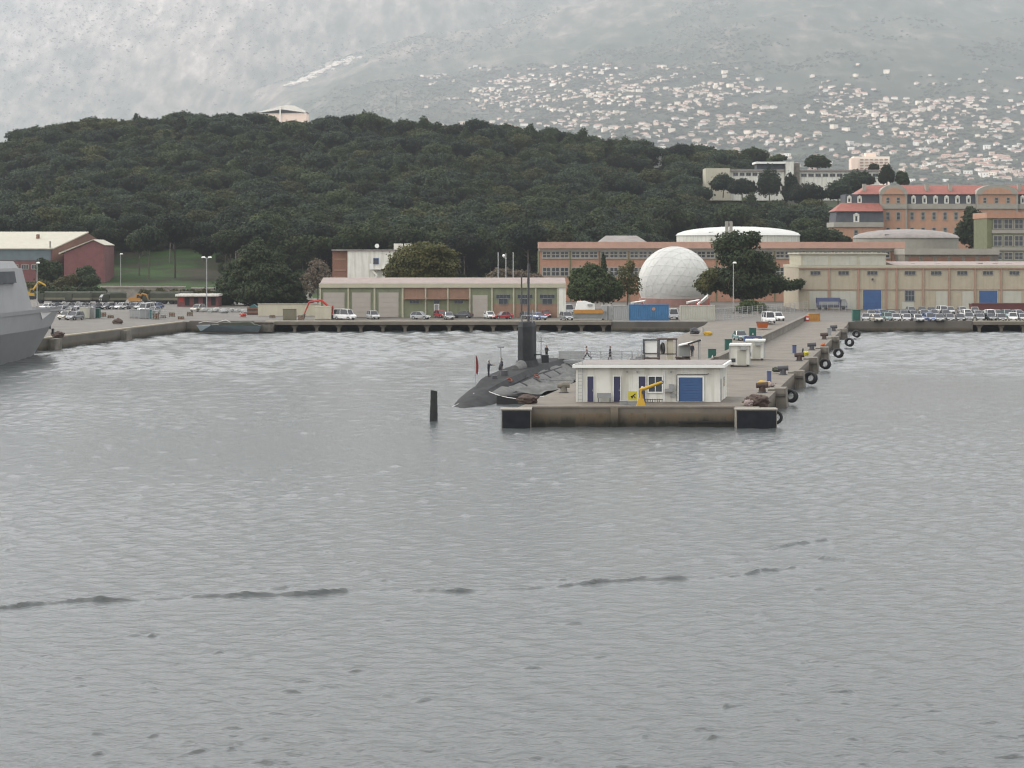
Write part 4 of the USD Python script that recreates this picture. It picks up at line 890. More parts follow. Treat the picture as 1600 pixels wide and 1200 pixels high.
for r_ in dk: r_[:, 2] -= .55
part(ship, 'deck', (np.vstack([dk[0] * [1, 1, 1] - [.05, .2, 0], dk[1] + [.05, -.2, 0]]), np.stack([i, i + 1, i + 1 + N, i + N], 1)), M['ship_dark'])
mb = MB()                                             # inner face of the bulwark
for sd in (0, 1):
    a_ = rings[3][sd].copy(); a_[:, 0] += (-.14 if sd == 0 else .14); b_ = a_.copy(); b_[:, 2] -= .55
    mb.add(np.vstack([a_, b_]), np.stack([i, i + 1, i + 1 + N, i + N], 1))
part(ship, 'bulwark', mb.get(), M['ship_grey'])
def slab(y0, y1, z0, z1, w0, w1, rake=2.5):
    a = [(AX(y) + s * w, y, z0) for y, s, w in ((y0, -1, w0), (y0, 1, w0), (y1, 1, w0 * .86), (y1, -1, w0 * .86))]
    c = [(AX(y) + s * w, y, z1) for y, s, w in ((y0, -1, w1), (y0, 1, w1), (y1 - rake, 1, w1 * .86), (y1 - rake, -1, w1 * .86))]
    return MB().loft(a, c).get()
part(ship, 'anchor', MB().box(AX(309) + 1.45, AX(309) + 1.75, 308.6, 309.2, 3.1, 3.9).get(), M['dark_metal'])
part(ship, 'superstructure', slab(226, 292.5, 6.7, 13.2, 5.2, 4.75, 3.5), M['ship_grey'])
part(ship, 'bridge', slab(228, 288, 13.21, 14.2, 4.6, 4.2, 1.0), M['ship_grey'])
Yw2 = 285.0; xs_ = AX(Yw2) + 7.2 * .9
part(ship, 'bridge_window', hull([(AX(y) + (7.28 - .0) * 0 + w, y, z) for y, w, z in ((262, 4.95, 11.2), (262, 4.86, 12.8), (285.5, 4.60, 11.2), (285.0, 4.50, 12.8), (262, 4.6, 11.2), (262, 4.5, 12.8), (285.5, 4.2, 11.2), (285, 4.1, 12.8))]), M['slate'])
def hull_at(px, py):
    for Yv in np.linspace(311, 250, 400):
        z = gz(py, Yv); s2, s3 = max(313 - Yv, 0), max(316.5 - Yv, 0)
        b2, b3 = 7.8 * (1 - math.exp(-s2 / 22)), 7.9 * (1 - math.exp(-s3 / 20)); zt_ = 7.35 - .65 * math.exp(-s3 / 6)
        x = AX(Yv) + b2 + (b3 - b2) * np.clip((z - 4.4) / (zt_ - 4.4), 0, 1) + .05
        if 800 + x * F / Yv <= px: return np.array([x, Yv, z])
    return np.array([x, Yv, z])
tri = [hull_at(*p) for p in ((63, 488), (80, 488), (66, 499))]
part(ship, 'white_patch', MB().loft([p + [.03, -.03, 0] for p in tri], [p - [.1, 0, 0] for p in tri]).get(), M['white_paint'])
part(ship, 'hawse_pipe', MB().ring((AX(308) + 1.5, 308, 4.2), .3, .1, (1, .3, 0)).get(), M['dark_metal'])
part(ship, 'deck_gun', MB().tube((AX(302) - 2, 302, 6.5), (AX(302) - 2, 302, 7.2), 1.0, .8, 12).tube((AX(302) - 2, 302.5, 7.0), (AX(305) - 2, 306, 7.2), .1).get(), M['ship_grey'])
# thin draught marks
for zz in (.8, 1.4, 2.0): part(ship, 'draught_mark', B(AX(300) + 2.33, AX(300) + 2.37, 300, 300.4, zz, zz + .25), M['white_paint']) if False else None

# ------------------------------------------------------------------ submarine
SX = lambda Y: -7.9 + 0.196 * (Y - 189.6)
d = np.array([0.196, 1, 0]); d /= np.linalg.norm(d); nx = np.array([d[1], -d[0], 0])
sub = thing('submarine', 'black submarine moored beside the pier, stern towards the open water', 'submarine', (SX(238), 238, 0))
Ys = np.array([189, 193, 197, 201, 205, 209, 213, 217, 221, 226, 232, 238, 246, 254, 260, 264, 267, 269, 270.2])
Rs = np.array([.35, .75, 1.15, 1.6, 2.1, 2.75, 3.25, 3.6, 3.85, 4.0, 4.15, 4.2, 4.2, 4.15, 3.95, 3.4, 2.6, 1.6, .3])
ZC = -2.0
def hullpt(Yv, ang, off=0.0):
    r_ = np.interp(Yv, Ys, Rs) + off
    c = np.array([SX(Yv), Yv, ZC]); return c + nx * math.sin(ang) * r_ + np.array([0, 0, math.cos(ang) * r_])
na = 40; v = np.array([hullpt(y, 2 * np.pi * k_ / na) for y in np.linspace(189, 270.2, 60) for k_ in range(na)])
f = [(a * na + k_, a * na + (k_ + 1) % na, (a + 1) * na + (k_ + 1) % na, (a + 1) * na + k_) for a in range(59) for k_ in range(na)]
part(sub, 'hull', (v, np.array(f)), M['hull_black'], smooth=True)
cs = []
for y in np.linspace(210.5, 262, 18):
    w = 1.5 * min(1, (y - 209) / 13 + .1, (266 - y) / 8); top = np.interp(y, Ys, Rs) + ZC - .36 * np.clip((219 - y) / 8.5, 0, 1)
    cs.append([np.array([SX(y), y, 0]) + nx * q + np.array([0, 0, zz]) for q, zz in ((-w - .5, top - .45), (-w, top + .16), (w, top + .16), (w + .5, top - .45))])
mb = MB()
for a, c in zip(cs[:-1], cs[1:]): mb.loft(a, c, cap=False)
mb.add(cs[0], [(0, 1, 2, 3)]).add(cs[-1], [(3, 2, 1, 0)])
part(sub, 'casing', mb.get(), M['hull_black'])
g = np.random.default_rng(12)
# lighter rubber panels along the flank
for (ya, yb, a0, a1) in ((213.5, 218.5, .38, .75), (219.2, 224.4, .55, .92), (219.0, 226.0, .20, .46), (225.5, 231.0, .58, .98), (227.0, 233.5, .22, .50), (231.8, 237.5, .56, .98), (234.3, 241.0, .24, .52), (238.2, 244.0, .58, 1.0), (242.0, 249.0, .24, .54), (245.0, 251.0, .58, 1.0), (250.0, 257.0, .24, .9)):
    n1, n2 = 8, 5; P_ = []
    for u in np.linspace(0, 1, n1):
        for w in np.linspace(0, 1, n2):
            sk_ = (w - .5) * 1.6; yy = ya + (yb - ya) * u + sk_
            edge_ = min(u, 1 - u, w, 1 - w); P_.append(hullpt(yy, a0 + (a1 - a0) * w, 0.02 + .10 * min(1, edge_ * 5)))
    ff = [(p_ * n2 + q, (p_ + 1) * n2 + q, (p_ + 1) * n2 + q + 1, p_ * n2 + q + 1) for p_ in range(n1 - 1) for q in range(n2 - 1)]
    part(sub, 'hull_panel', (np.array(P_), np.array(ff)[:, ::-1]), M['hull_panel'], smooth=True)
# sail
def foil(y0, L, W, z):
    t = np.linspace(0, 1, 9); hw = W / 2 * 1.9 * (t ** .5) * (1 - t) ** .75 * 1.35; hw = np.minimum(hw, W / 2)
    pts = [(-q, s) for s, q in zip(t, hw)] + [(q, s) for s, q in list(zip(t, hw))[-2:0:-1]]
    return [np.array([SX(y0), y0, z]) + nx * q + d * (s * L) for q, s in pts]
SY = 236.2
mb = MB().loft(foil(SY, 6.4, 1.75, 1.7), foil(SY, 6.4, 1.75, 6.9)).loft(foil(SY, 6.4, 1.75, 6.9), foil(SY + .25, 5.8, 1.45, 7.45))
part(sub, 'sail', mb.get(), M['sail_black'], smooth=50)
part(sub, 'sail_fairing', MB().loft(foil(SY - 2.6, 11.5, 2.7, 1.5), foil(SY - .8, 8, 1.8, 3.0)).get(), M['hull_black'])
c = np.array([SX(SY + 2.2), SY + 2.2, 0])
part(sub, 'periscope', MB().tube(c + [-.55, 0, 7.2], c + [-.55, 0, 13.0], .10, .08, 8).get(), M['dark_metal'])
part(sub, 'mast', MB().tube(c + [.25, .6, 7.2], c + [.25, .6, 11.9], .16, .14, 8).tube(c + [.25, .6, 11.9], c + [.25, .6, 14.2], .17, .10, 8).get(), M['dark_metal'])
part(sub, 'bridge_rail', MB().path([c + q for q in ((-.6, -1, 7.4), (-.6, -1, 8.2), (.7, -1, 8.2), (.7, -1, 7.4))], .035).path([c + [.75, 1.4, 7.4], c + [.75, 1.4, 8.8]], .06).get(), M['galvanised'])
e = np.array([SX(SY + 3), SY + 3, 3.6]); q0 = nx * 1.6 + d * .9
part(sub, 'sail_plane', hull([e + nx * a + d * bb + np.array([0, 0, cc]) for a, bb, cc in ((-.2, -.7, .12), (-.2, .9, 0), (1.7, -.2, .05), (1.7, .7, 0), (-.2, -.7, -.12), (1.7, -.2, -.05))]), M['sail_black'])
# rudder
r0 = np.array([gx(676.5, 189.6), 189.6, 0])
part(sub, 'rudder', hull([r0 + d * a + nx * w + np.array([0, 0, z]) for a, w, z in ((-1.0, .12, -1.5), (-1.0, -.12, -1.5), (1.1, .22, -1.5), (1.1, -.22, -1.5), (-.5, .1, 2.9), (-.5, -.1, 2.9), (.9, .2, 2.7), (.9, -.2, 2.7))]), M['hull_black'])
part(sub, 'rudder_mark', B(r0[0] - .18, r0[0] + .02, 188.45, 188.5, 2.45, 2.6), M['white_paint']) if False else None
# deck fittings near the stern hatch
def on(Yv, off=0.0): return np.array([SX(Yv), Yv, np.interp(Yv, Ys, Rs) + ZC + .15]) + nx * off
part(sub, 'hatch', MB().tube(on(224.0, .3), on(224.0, .3) + [0, 0, .55], .48, .44, 14).tube(on(224.2, .3) + [-.42, .1, .6], on(224.2, .3) + [-.5, .25, 1.35], .07, .07, 8).tube(on(224.2, .3) + [-.45, .1, .95], on(224.2, .3) + [-.53, .12, .97], .42, .40, 14).get(), M['dark_metal'])
part(sub, 'cleat', MB().box(*sum([[q - .25, q + .25] for q in on(220.5)[:2]], []), on(220.5)[2] - .2, on(220.5)[2] + .35).get(), M['dark_metal'])
part(sub, 'sonar_hump', MB().loft(*[[on(y) + nx * (w * math.cos(q)) + np.array([0, 0, h * math.sin(q) - .1]) for q in np.linspace(0, np.pi, 9)] for y, w, h in ((231.5, .5, .6), (235.2, .75, .95))]).get(), M['hull_panel'])
part(sub, 'antenna', MB().path([on(231.5, -1.6), on(231.5, -1.6) + [0, 0, 2.6]], .05).path([on(231.5, -1.6) + [-.4, 0, 2.6], on(231.5, -1.6) + [.4, 0, 2.6]], .06).box(*sum([[q - .35, q + .35] for q in (on(231.5, -1.6)[:2])], []), on(231.5)[2] + 2.45, on(231.5)[2] + 2.62).get(), M['grey_metal'])
part(sub, 'antenna', MB().path([on(243, .9), on(243, .9) + [0, 0, 3.2]], .05).path([on(243, .6) + [0, 0, 2.6], on(243, 1.2) + [0, 0, 2.6]], .05).get(), M['grey_metal'])
part(sub, 'deck_locker', MB().box(*sum([[q - .45, q + .45] for q in on(245, 1.0)[:2]], []), on(245)[2] - .3, on(245)[2] + .9).get(), M['sail_black'])
fb = on(219.5, -1.9) - [0, 0, .6]
flag = thing('ensign', 'limp red flag on a staff at the stern of the submarine', 'flag', fb)
part(flag, 'staff', MB().tube(fb, fb + [0, 0, 3.3], .045, .03).get(), M['galvanised'])
gg = []
for a in np.linspace(0, 1, 12):
    for w in np.linspace(0, 1, 6): gg.append(fb + [.04 + .26 * w * (.55 + .45 * math.sin(a * 3)), .10 * math.sin(w * 7 + a * 2), 3.2 - 1.9 * a - .2 * w])
part(flag, 'cloth', (np.array(gg), np.array([(a * 6 + w, a * 6 + w + 1, (a + 1) * 6 + w + 1, (a + 1) * 6 + w) for a in range(11) for w in range(5)])), M['flag_red'], smooth=True)
for nm, y_, o in (('dull red life ring lying on the submarine casing near the stern hatch', 220.6, 1.5), ('small dull red lifebuoy on the flank of the submarine below the sail', 231.0, 2.6)):
    q = np.array(hullpt(y_, o / np.interp(y_, Ys, Rs), .32)); solo('life_ring', MB().ring(q, .26, .09, (.3, -.5, .8)).get(), M['ring_red'], nm, 'life ring')
# mooring lines
def rope(name, pts, label, sag=.6, r=.045, m='white_paint'):
    a, c = np.array(pts[0], float), np.array(pts[1], float); t = np.linspace(0, 1, 9)
    p_ = [a + (c - a) * q - np.array([0, 0, sag * 4 * q * (1 - q)]) for q in t]
    return solo(name, MB().path(p_, r, 5).get(), M[m], label, 'rope')
rope('mooring_rope', (hullpt(213, .3), (PL(200) - .1, 200, 1.6)), 'white mooring rope from the submarine stern to the pier end', .5, .03)
rope('mooring_rope', (hullpt(228, .4, .1), (PL(221) + .3, 221, 1.9)), 'mooring rope from mid submarine over the pontoon to the pier', .3, .04, 'dark_metal')
rope('mooring_rope', (hullpt(211.5, -.1), (gx(705, 206), 206, .02)), 'white line trailing from the submarine tail into the water', .1, .022)
# pontoon between hull and pier
pont = thing('pontoon', 'low black floating pontoon between submarine and pier, heaped with grey covers', 'pontoon', (3, 220, 0))
poly = [(gx(776, 209.8), 209.8), (PL(209.8) - .4, 209.8), (PL(246) - .4, 246), (6.6, 246), (4.3, 228), (2.6, 219)]
part(pont, 'float', MB().prism(poly, -.8, .9).get(), M['rubber'])
import shapely.geometry as sg
pg = sg.Polygon(poly).buffer(-.12)
xs_, ys_ = np.arange(-2, 12, .28), np.arange(209.9, 246, .35)
Xg, Yg = np.meshgrid(xs_, ys_); Zg = .95 + 1.0 * np.clip(1.5 * (1 - np.abs(2 * meshkit.fbm(np.stack([(Xg - .18 * Yg) / 3.2, Yg / 5.5, 0 * Xg], -1), 3, 4) - 1)) - .75, 0, 1) + .12 * meshkit.noise(np.stack([Xg / .7, Yg / .7, 0 * Xg], -1), 2)
ins = np.array([[pg.contains(sg.Point(x, y)) for x in xs_] for y in ys_])
ff = [(r_ * len(xs_) + c_, r_ * len(xs_) + c_ + 1, (r_ + 1) * len(xs_) + c_ + 1, (r_ + 1) * len(xs_) + c_) for r_ in range(len(ys_) - 1) for c_ in range(len(xs_) - 1) if ins[r_, c_] and ins[r_, c_ + 1] and ins[r_ + 1, c_] and ins[r_ + 1, c_ + 1]]
part(pont, 'grey_cover', (np.stack([Xg, Yg, Zg], -1).reshape(-1, 3), np.array(ff)), M['tarp_grey'], smooth=40)

# ------------------------------------------------------------------ gangway and shore tower
brow = thing('gangway', 'grey gangway with railings crossing from the submarine to the pier', 'gangway', (10, 254, 2))
zf = 2.12; xa, xb = gx(872, 254), gx(1003, 254)
part(brow, 'walkway', B(xa, xb, 253.4, 254.9, zf - .35, zf), M['grey_metal'])
for yy in (253.45, 254.85):
    mb = MB()
    for x in np.arange(xa + .1, xb - 1.0, 1.3): mb.tube((x, yy, zf), (x, yy, zf + 1.1), .03, n=4)
    for zz in (.4, .75, 1.1): mb.tube((xa + .1, yy, zf + zz), (xb - 1.2, yy, zf + zz), .025, n=4)
    part(brow, 'railing', mb.get(), M['galvanised'])
part(brow, 'screen', B(gx(874, 254), gx(914, 254), 254.80, 254.82, zf + .08, zf + 1.08), M['container_grey'])
part(brow, 'stair', MB().box(xb - 1.5, xb + .3, 253.5, 254.8, zf + .003, zf + .25).box(xb - .8, xb + .8, 253.5, 254.8, zf + .253, zf + .5).box(xb - .2, xb + .9, 253.5, 254.8, zf + .503, zf + .75).get(), M['grey_metal'])
Yt = 253.0; zt0 = PZ
tw = thing('access_tower', 'white panelled access tower with steel frame behind the hut', 'tower', (gx(1017, Yt), Yt, zt0))
x0, x1 = gx(1006, Yt), gx(1031, Yt); zt1 = gz(531, Yt)
mb = MB()
for x in (x0, x1 - .1):
    for y in (Yt, Yt + 2): mb.box(x, x + .12, y, y + .12, zt0, zt1)
for z in (zt0 + 1.25, zt1 - .12): mb.box(x0, x1, Yt - .01, Yt + .1, z, z + .12).box(x0, x1, Yt + 2.02, Yt + 2.13, z, z + .12)
part(tw, 'frame', mb.get(), M['dark_metal'])
part(tw, 'white_panel', B(x0 + .18, x1 - .35, Yt + .14, Yt + .2, zt0 + .9, zt1 - .15), M['white_paint'])
part(tw, 'platform', B(x0, x1, Yt - .03, Yt + 2.2, zt0 + .62, zt0 + .74), M['rust'])
part(tw, 'ladder', MB().path([(x0 - .3, Yt, zt0), (x0 - .3, Yt, zt1 - .6)], .04).path([(x0 - .75, Yt, zt0), (x0 - .75, Yt, zt1 - 1.2)], .04).get(), M['galvanised'])
for z in np.arange(zt0 + .3, zt1 - 1.3, .35): part(tw, 'rung', MB().tube((x0 - .75, Yt, z), (x0 - .3, Yt, z), .025, n=4).get(), M['galvanised'])
Ym = 262.0
t = thing('winch_machine', 'brown winch machine with black coils beside the access tower', 'machine', (gx(1038, Ym), Ym, PZ))
xm0, xm1 = gx(1027, Ym), gx(1056, Ym)
part(t, 'canopy', B(xm0, xm1 + .2, Ym - .2, Ym + 1.6, gz(531, Ym), gz(528.6, Ym)), M['rust'])
for i in range(3): part(t, 'coil', MB().ring((gx(1036, Ym), Ym + .4 + .3 * i, gz(545 - 0, Ym)), .62, .16, (1, .2, 0)).get(), M['rubber'])
part(t, 'cabinet', B(gx(1043, Ym), gx(1052, Ym), Ym, Ym + 1.4, PZ, gz(531.3, Ym)), M['cream_panel'])
part(t, 'frame', MB().box(xm0, xm0 + .12, Ym, Ym + .12, PZ, gz(531.2, Ym)).box(xm1, xm1 + .12, Ym, Ym + .12, PZ, gz(531.2, Ym)).box(xm0, xm1, Ym, Ym + .1, PZ + .7, PZ + .85).get(), M['dark_metal'])
Ys2 = 259.0
t = thing('shelter', 'open shelter with a slanting white and black canopy beside the winch', 'shelter', (gx(1078, Ys2), Ys2, PZ))
cx0, cx1 = gx(1060, Ys2), gx(1095, Ys2)
part(t, 'canopy', MB().loft([(cx0, Ys2, gz(541, Ys2)), (cx1, Ys2, gz(533, Ys2)), (cx1, Ys2, gz(531.8, Ys2)), (cx0, Ys2, gz(539, Ys2))], [(cx0 + .3, Ys2 + 2.4, gz(541, Ys2)), (cx1 + .3, Ys2 + 2.4, gz(533, Ys2)), (cx1 + .3, Ys2 + 2.4, gz(531.8, Ys2)), (cx0 + .3, Ys2 + 2.4, gz(539, Ys2))]).get(), M['white_paint'])
part(t, 'canopy_edge', MB().tube((cx0 + 1.2, Ys2 - .1, gz(537.5, Ys2)), (cx1, Ys2 - .1, gz(531, Ys2)), .13).get(), M['black_paint'])
for x, z in ((cx0 + .1, 541), (cx1 - .1, 533.4)):
    for y in (Ys2 + .1, Ys2 + 2.2): part(t, 'post', MB().tube((x, y, PZ), (x, y, gz(z, Ys2)), .05).get(), M['galvanised'])
part(t, 'side_cloth', B(cx0 + .2, cx0 + 1.7, Ys2 + 2.25, Ys2 + 2.28, PZ + .5, gz(540, Ys2)), M['container_grey'])
# dark clutter: coiled hoses on the deck
for px, py, lab in ((1062, 566, 'dark coiled hose on the pier between tower and shelter'), (1071, 562, 'second coil of hose on the pier under the shelter edge')):
    q = ground(px, py, PZ); solo('hose_coil', MB().ring(q + [0, 0, .15], .55, .13, (0.1, 0, 1)).ring(q + [.1, 0, .38], .45, .12, (0, .2, 1)).ring(q + [.0, 0, .55], .5, .1, (.15, .1, 1)).get(), M['rust'], lab, 'hose')

# ------------------------------------------------------------------ white hut at the pier end
Y = 190.7; K = .19
hut = thing('white_hut', 'white flat roofed hut with blue doors on the end of the pier', 'hut', (gx(1012, Y), Y, PZ))
hx0, hx1 = gx(900, Y), gx(1125.5, Y); zt = gz(574.5, Y)
part(hut, 'wall', B(hx0, hx1, Y, Y + 7.0, PZ, zt, K), M['white_wall'])
part(hut, 'roof', MB().box(hx0 - .35, hx1 + .35, Y - .45, Y + 7.4, zt + .003, gz(569.5, Y), K).get(), M['white_paint'])
part(hut, 'roof_felt', B(hx0 - .15, hx1 + .15, Y - .25, Y + 7.2, gz(569.5, Y) + .002, gz(569.5, Y) + .05, K), M['roof_grey'])
z_ = lambda v: 860 + v / 5.714
y_ = lambda v: 540 + v / 5.714
for a, c in ((330, 385), (566, 622), (788, 848)):
    dd = door(hut, z_(a), z_(c), y_(275), 627.6, Y, 'navy_door', 'white_paint', .06)
    part(dd, 'handle', MB().tube((gx(z_(c) - 1.5, Y), Y - .1, PZ + 1.0), (gx(z_(c) - 1.5, Y), Y - .1, PZ + 1.15), .03).get(), M['galvanised'])
part(hut, 'door_notice', MB().tube((gx(1003.5, Y), Y - .07, gz(605.5, Y)), (gx(1003.5, Y), Y - .085, gz(605.5, Y)), .14, n=14).get(), M['white_paint'])
window(hut, z_(877), z_(995), y_(278), y_(412), Y, 'white_paint', .09, bars=1)
door(hut, z_(1145), z_(1358), y_(284), 626.8, Y, 'blue_door', 'white_paint', .14, 'roller_door', slats=9)
part(hut, 'door_track', MB().path([(gx(z_(1128), Y), Y - .12, PZ + .1), (gx(z_(1128), Y), Y - .12, gz(y_(262), Y)), (gx(z_(1140), Y), Y - .12, gz(y_(256), Y)), (gx(z_(1395), Y), Y - .12, gz(y_(256), Y)), (gx(z_(1415), Y), Y - .12, gz(y_(248), Y))], .035).get(), M['dark_metal'])
part(hut, 'air_conditioner', MB().box(gx(z_(1020), Y), gx(z_(1098), Y), Y - .45, Y, gz(y_(410), Y), gz(y_(385), Y)).box(gx(z_(1062), Y), gx(z_(1100), Y), Y - .35, Y, gz(y_(384), Y), gz(y_(345), Y)).get(), M['grey_metal'])
part(hut, 'meter_box', B(gx(z_(1070), Y), gx(z_(1110), Y), Y - .2, Y, gz(y_(455), Y), gz(y_(425), Y)), M['container_grey'])
part(hut, 'downpipe', MB().path([(gx(z_(1016), Y), Y - .1, gz(572, Y) - .4), (gx(z_(1016), Y), Y - .1, PZ + .1)], .05).get(), M['white_paint'])
for v in (685, 775, 1075): part(hut, 'wall_lamp', MB().box(gx(z_(v) - 1, Y), gx(z_(v) + 1, Y), Y - .35, Y - .01, gz(y_(243), Y), gz(y_(225), Y)).get(), M['grey_metal'])
mb = MB()
for v in (247, 285): mb.tube((gx(z_(v), Y), Y - .2, PZ), (gx(z_(v), Y), Y - .2, gz(571, Y) + .6), .035)
ld = part(hut, 'ladder', mb.get(), M['galvanised'])
for i in range(10): part(ld, 'rung', MB().tube((gx(z_(247), Y), Y - .2, PZ + .25 + .33 * i), (gx(z_(285), Y), Y - .2, PZ + .25 + .33 * i), .02, n=5).get(), M['galvanised'])
part(hut, 'side_door', MB().add([(hx1 + K * q + .02, Y + q, z) for q, z in ((.15, PZ + .05), (1.3, PZ + .05), (1.3, PZ + 2.1), (.15, PZ + 2.1))], [(0, 1, 2, 3)]).get(), M['grey_metal'])
part(hut, 'side_window', MB().add([(hx1 + K * q + .02, Y + q, z) for q, z in ((3.4, PZ + 1.2), (4.6, PZ + 1.2), (4.6, PZ + 2.1), (3.4, PZ + 2.1))], [(0, 1, 2, 3)]).get(), M['glass'])
mb = MB()
for x in np.arange(gx(1008, Y), gx(1035, Y), .22): mb.tube((x, Y - .5, PZ), (x, Y - .5, PZ + .32), .03, n=4)
solo('low_rail', mb.tube((gx(1008, Y), Y - .5, PZ + .25), (gx(1035, Y), Y - .5, PZ + .25), .03, n=4).get(), M['dark_metal'], 'low grey rail along the hut wall under the window', 'rail')
t = thing('bench', 'grey bench against the hut between two dark blue doors', 'bench', (gx(943, Y), Y - .5, PZ))
bx0, bx1 = gx(932.5, Y), gx(954.5, Y)
part(t, 'seat', B(bx0, bx1, Y - .85, Y - .35, PZ + .42, PZ + .48), M['grey_metal']); part(t, 'backrest', B(bx0, bx1, Y - .36, Y - .31, PZ + .482, PZ + .85), M['grey_metal'])
for x in (bx0 + .08, bx1 - .14): part(t, 'leg', B(x, x + .06, Y - .83, Y - .36, PZ, PZ + .419), M['dark_metal'])
Yp = 187.8
t = thing('warning_board', 'yellow board with a black mark on a stand before the hut', 'sign', (gx(988.5, Yp), Yp, PZ))
part(t, 'board', B(gx(981.5, Yp), gx(995.5, Yp), Yp, Yp + .06, gz(626.5, Yp), gz(611.5, Yp)), M['sign_yellow'])
for poly_ in ([(-.18, -.05), (.22, .26), (.24, .17), (-.08, -.10)], [(-.02, .02), (.20, -.20), (.24, -.12), (.04, .09)], [(-.22, -.02), (-.08, .05), (.02, -.16), (-.1, -.22)]):
    part(t, 'black_mark', MB().loft([(gx(989, Yp) + a, Yp - .012, gz(619, Yp) + c) for a, c in poly_], [(gx(989, Yp) + a, Yp - .002, gz(619, Yp) + c) for a, c in poly_]).get(), M['black_paint'])
part(t, 'leg', B(gx(984, Yp), gx(985.5, Yp), Yp + .065, Yp + .12, PZ, gz(615, Yp)), M['dark_metal']); part(t, 'leg', B(gx(992, Yp), gx(993.5, Yp), Yp + .065, Yp + .12, PZ, gz(615, Yp)), M['dark_metal'])
for a, c, yb, yt_, lab in ((969, 981, 632.5, 627, 'small grey crate left of the grey chest before the hut'), (981.5, 997, 633, 625.5, 'grey metal chest beside the yellow crane')):
    q = (HC - PZ) * F / (yb - HY); t = thing('deck_chest', lab, 'chest', (gx((a + c) / 2, q), q, PZ))
    part(t, 'box', B(gx(a, q), gx(c, q), q, q + .6, PZ, PZ + .32), M['grey_metal']); part(t, 'lid', B(gx(a, q) - .03, gx(c, q) + .03, q - .03, q + .63, PZ + .322, PZ + .38), M['container_grey'])
# yellow davit crane
Yc = 184.6; x = gx(1001.5, Yc)
t = thing('davit_crane', 'yellow davit crane on the pier edge in front of the hut', 'crane', (x, Yc, PZ))
part(t, 'base', MB().loft([(x + a * .42, Yc + c * .35, PZ) for a, c in ((-1, -1), (1, -1), (1, 1), (-1, 1))], [(x + a * .24, Yc + c * .24, PZ + .75) for a, c in ((-1, -1), (1, -1), (1, 1), (-1, 1))]).box(x - .48, x + .48, Yc - .42, Yc + .42, PZ - .001, PZ + .05).get(), M['yellow_paint'])
part(t, 'column', MB().tube((x + .05, Yc, PZ + .7), (x + .02, Yc, PZ + 1.65), .19, .17, 10).get(), M['yellow_paint'])
tip = np.array([gx(1034.5, Yc), Yc + .3, gz(597.5, Yc)])
part(t, 'boom', MB().tube((x - .12, Yc, PZ + 1.5), tip, .16, .12, 8).get(), M['yellow_paint'])
part(t, 'winch', MB().tube((x + .2, Yc - .25, PZ + 1.35), (x + .2, Yc + .25, PZ + 1.35), .17, n=10).get(), M['dark_metal'])
part(t, 'sheave', MB().ring(tip, .12, .05, (0, 1, 0), 10, 6).get(), M['dark_metal'])
# fenders on the pier front
def face_fender(a, c, lab):
    Yf = 182.9; t = thing('corner_fender', lab, 'fender', (gx((a + c) / 2, Yf), Yf, 0))
    part(t, 'block', MB().box(gx(a, Yf), gx(c, Yf), Yf - .9, Yf + .25, -1, 1.62).get(), M['pale_concrete'])
    part(t, 'rubber_face', hull([(xx, yy, zz) for xx in (gx(a, Yf) + .10, gx(c, Yf) - .10) for yy, zz in ((Yf - 1.12, -.9), (Yf - 1.12, 1.48), (Yf - .88, 1.60), (Yf - .88, -.9))]), M['rubber_face'])
    part(t, 'cap', B(gx(a, Yf) - .06, gx(c, Yf) + .06, Yf - 1.0, Yf + .3, 1.623, 1.76), M['pale_concrete'])
face_fender(783, 830, 'black faced fender block on the left corner of the pier end'); face_fender(1148, 1212, 'black faced fender block on the right corner of the pier end')
def tyre(loc, R, lab, axis=(0, 1, 0), group=None): return solo('tyre_fender', MB().ring(loc, R, R * .30, axis, 20, 9).get(), M['rubber'], lab, 'tyre', group, smooth=True)
part(pier, 'rubbing_post', B(gx(954, 183), gx(966, 183), 182.95, 183.25, -1, PZ + .06), M['pier_wall'])
part(pier, 'weed_band', B(gx(1060, 183), gx(1147, 183), 183.12, 183.21, .42, .55), M['dark_void'])
g = np.random.default_rng(21)
def lump(name, c, r, m, lab, cat, seed, sq=(1, 1, .8), group=None):
    """a rough heap: a crumpled core with loops and short ends lying over it"""
    t = trimesh.creation.icosphere(subdivisions=3); v = np.asarray(t.vertices); v = v * (0.55 + .45 * meshkit.noise(v * 1.9 + seed * 5, seed) + .42 * meshkit.noise(v * 5 + seed, seed + 1))[:, None]
    v[:, 2] = np.maximum(v[:, 2], -.6); q = np.random.default_rng(seed + 500); mb = MB().add(v * np.array(sq) * r + c, t.faces)
    for _ in range(7):
        p_ = q.normal(size=3) * .45; p_[2] = .25 + .3 * q.random(); e_ = p_ + np.clip(q.normal(size=3), -1.2, 1.2) * np.array([.42, .42, .2]); mb.tube(np.array(c) + p_ * r * np.array(sq), np.array(c) + e_ * r * np.array(sq), r * (.12 + .14 * q.random()), n=8)
    return solo(name, mb.get(), M[m], lab, cat, group, smooth=50)
def bollard(c, m, lab, group=None):
    x, y, z = c
    t = thing('bollard', lab, 'bollard', c, group)
    part(t, 'post', MB().tube((x, y, z), (x, y, z + .62), .38, .30, 12).get(), M[m]); part(t, 'head', MB().tube((x - .62, y, z + .72), (x + .58, y - .1, z + .78), .27, .30, 10).get(), M[m])
    part(t, 'base_plate', MB().tube((x, y, z), (x, y, z + .08), .5, .5, 14).get(), M['dark_metal'])
    return t
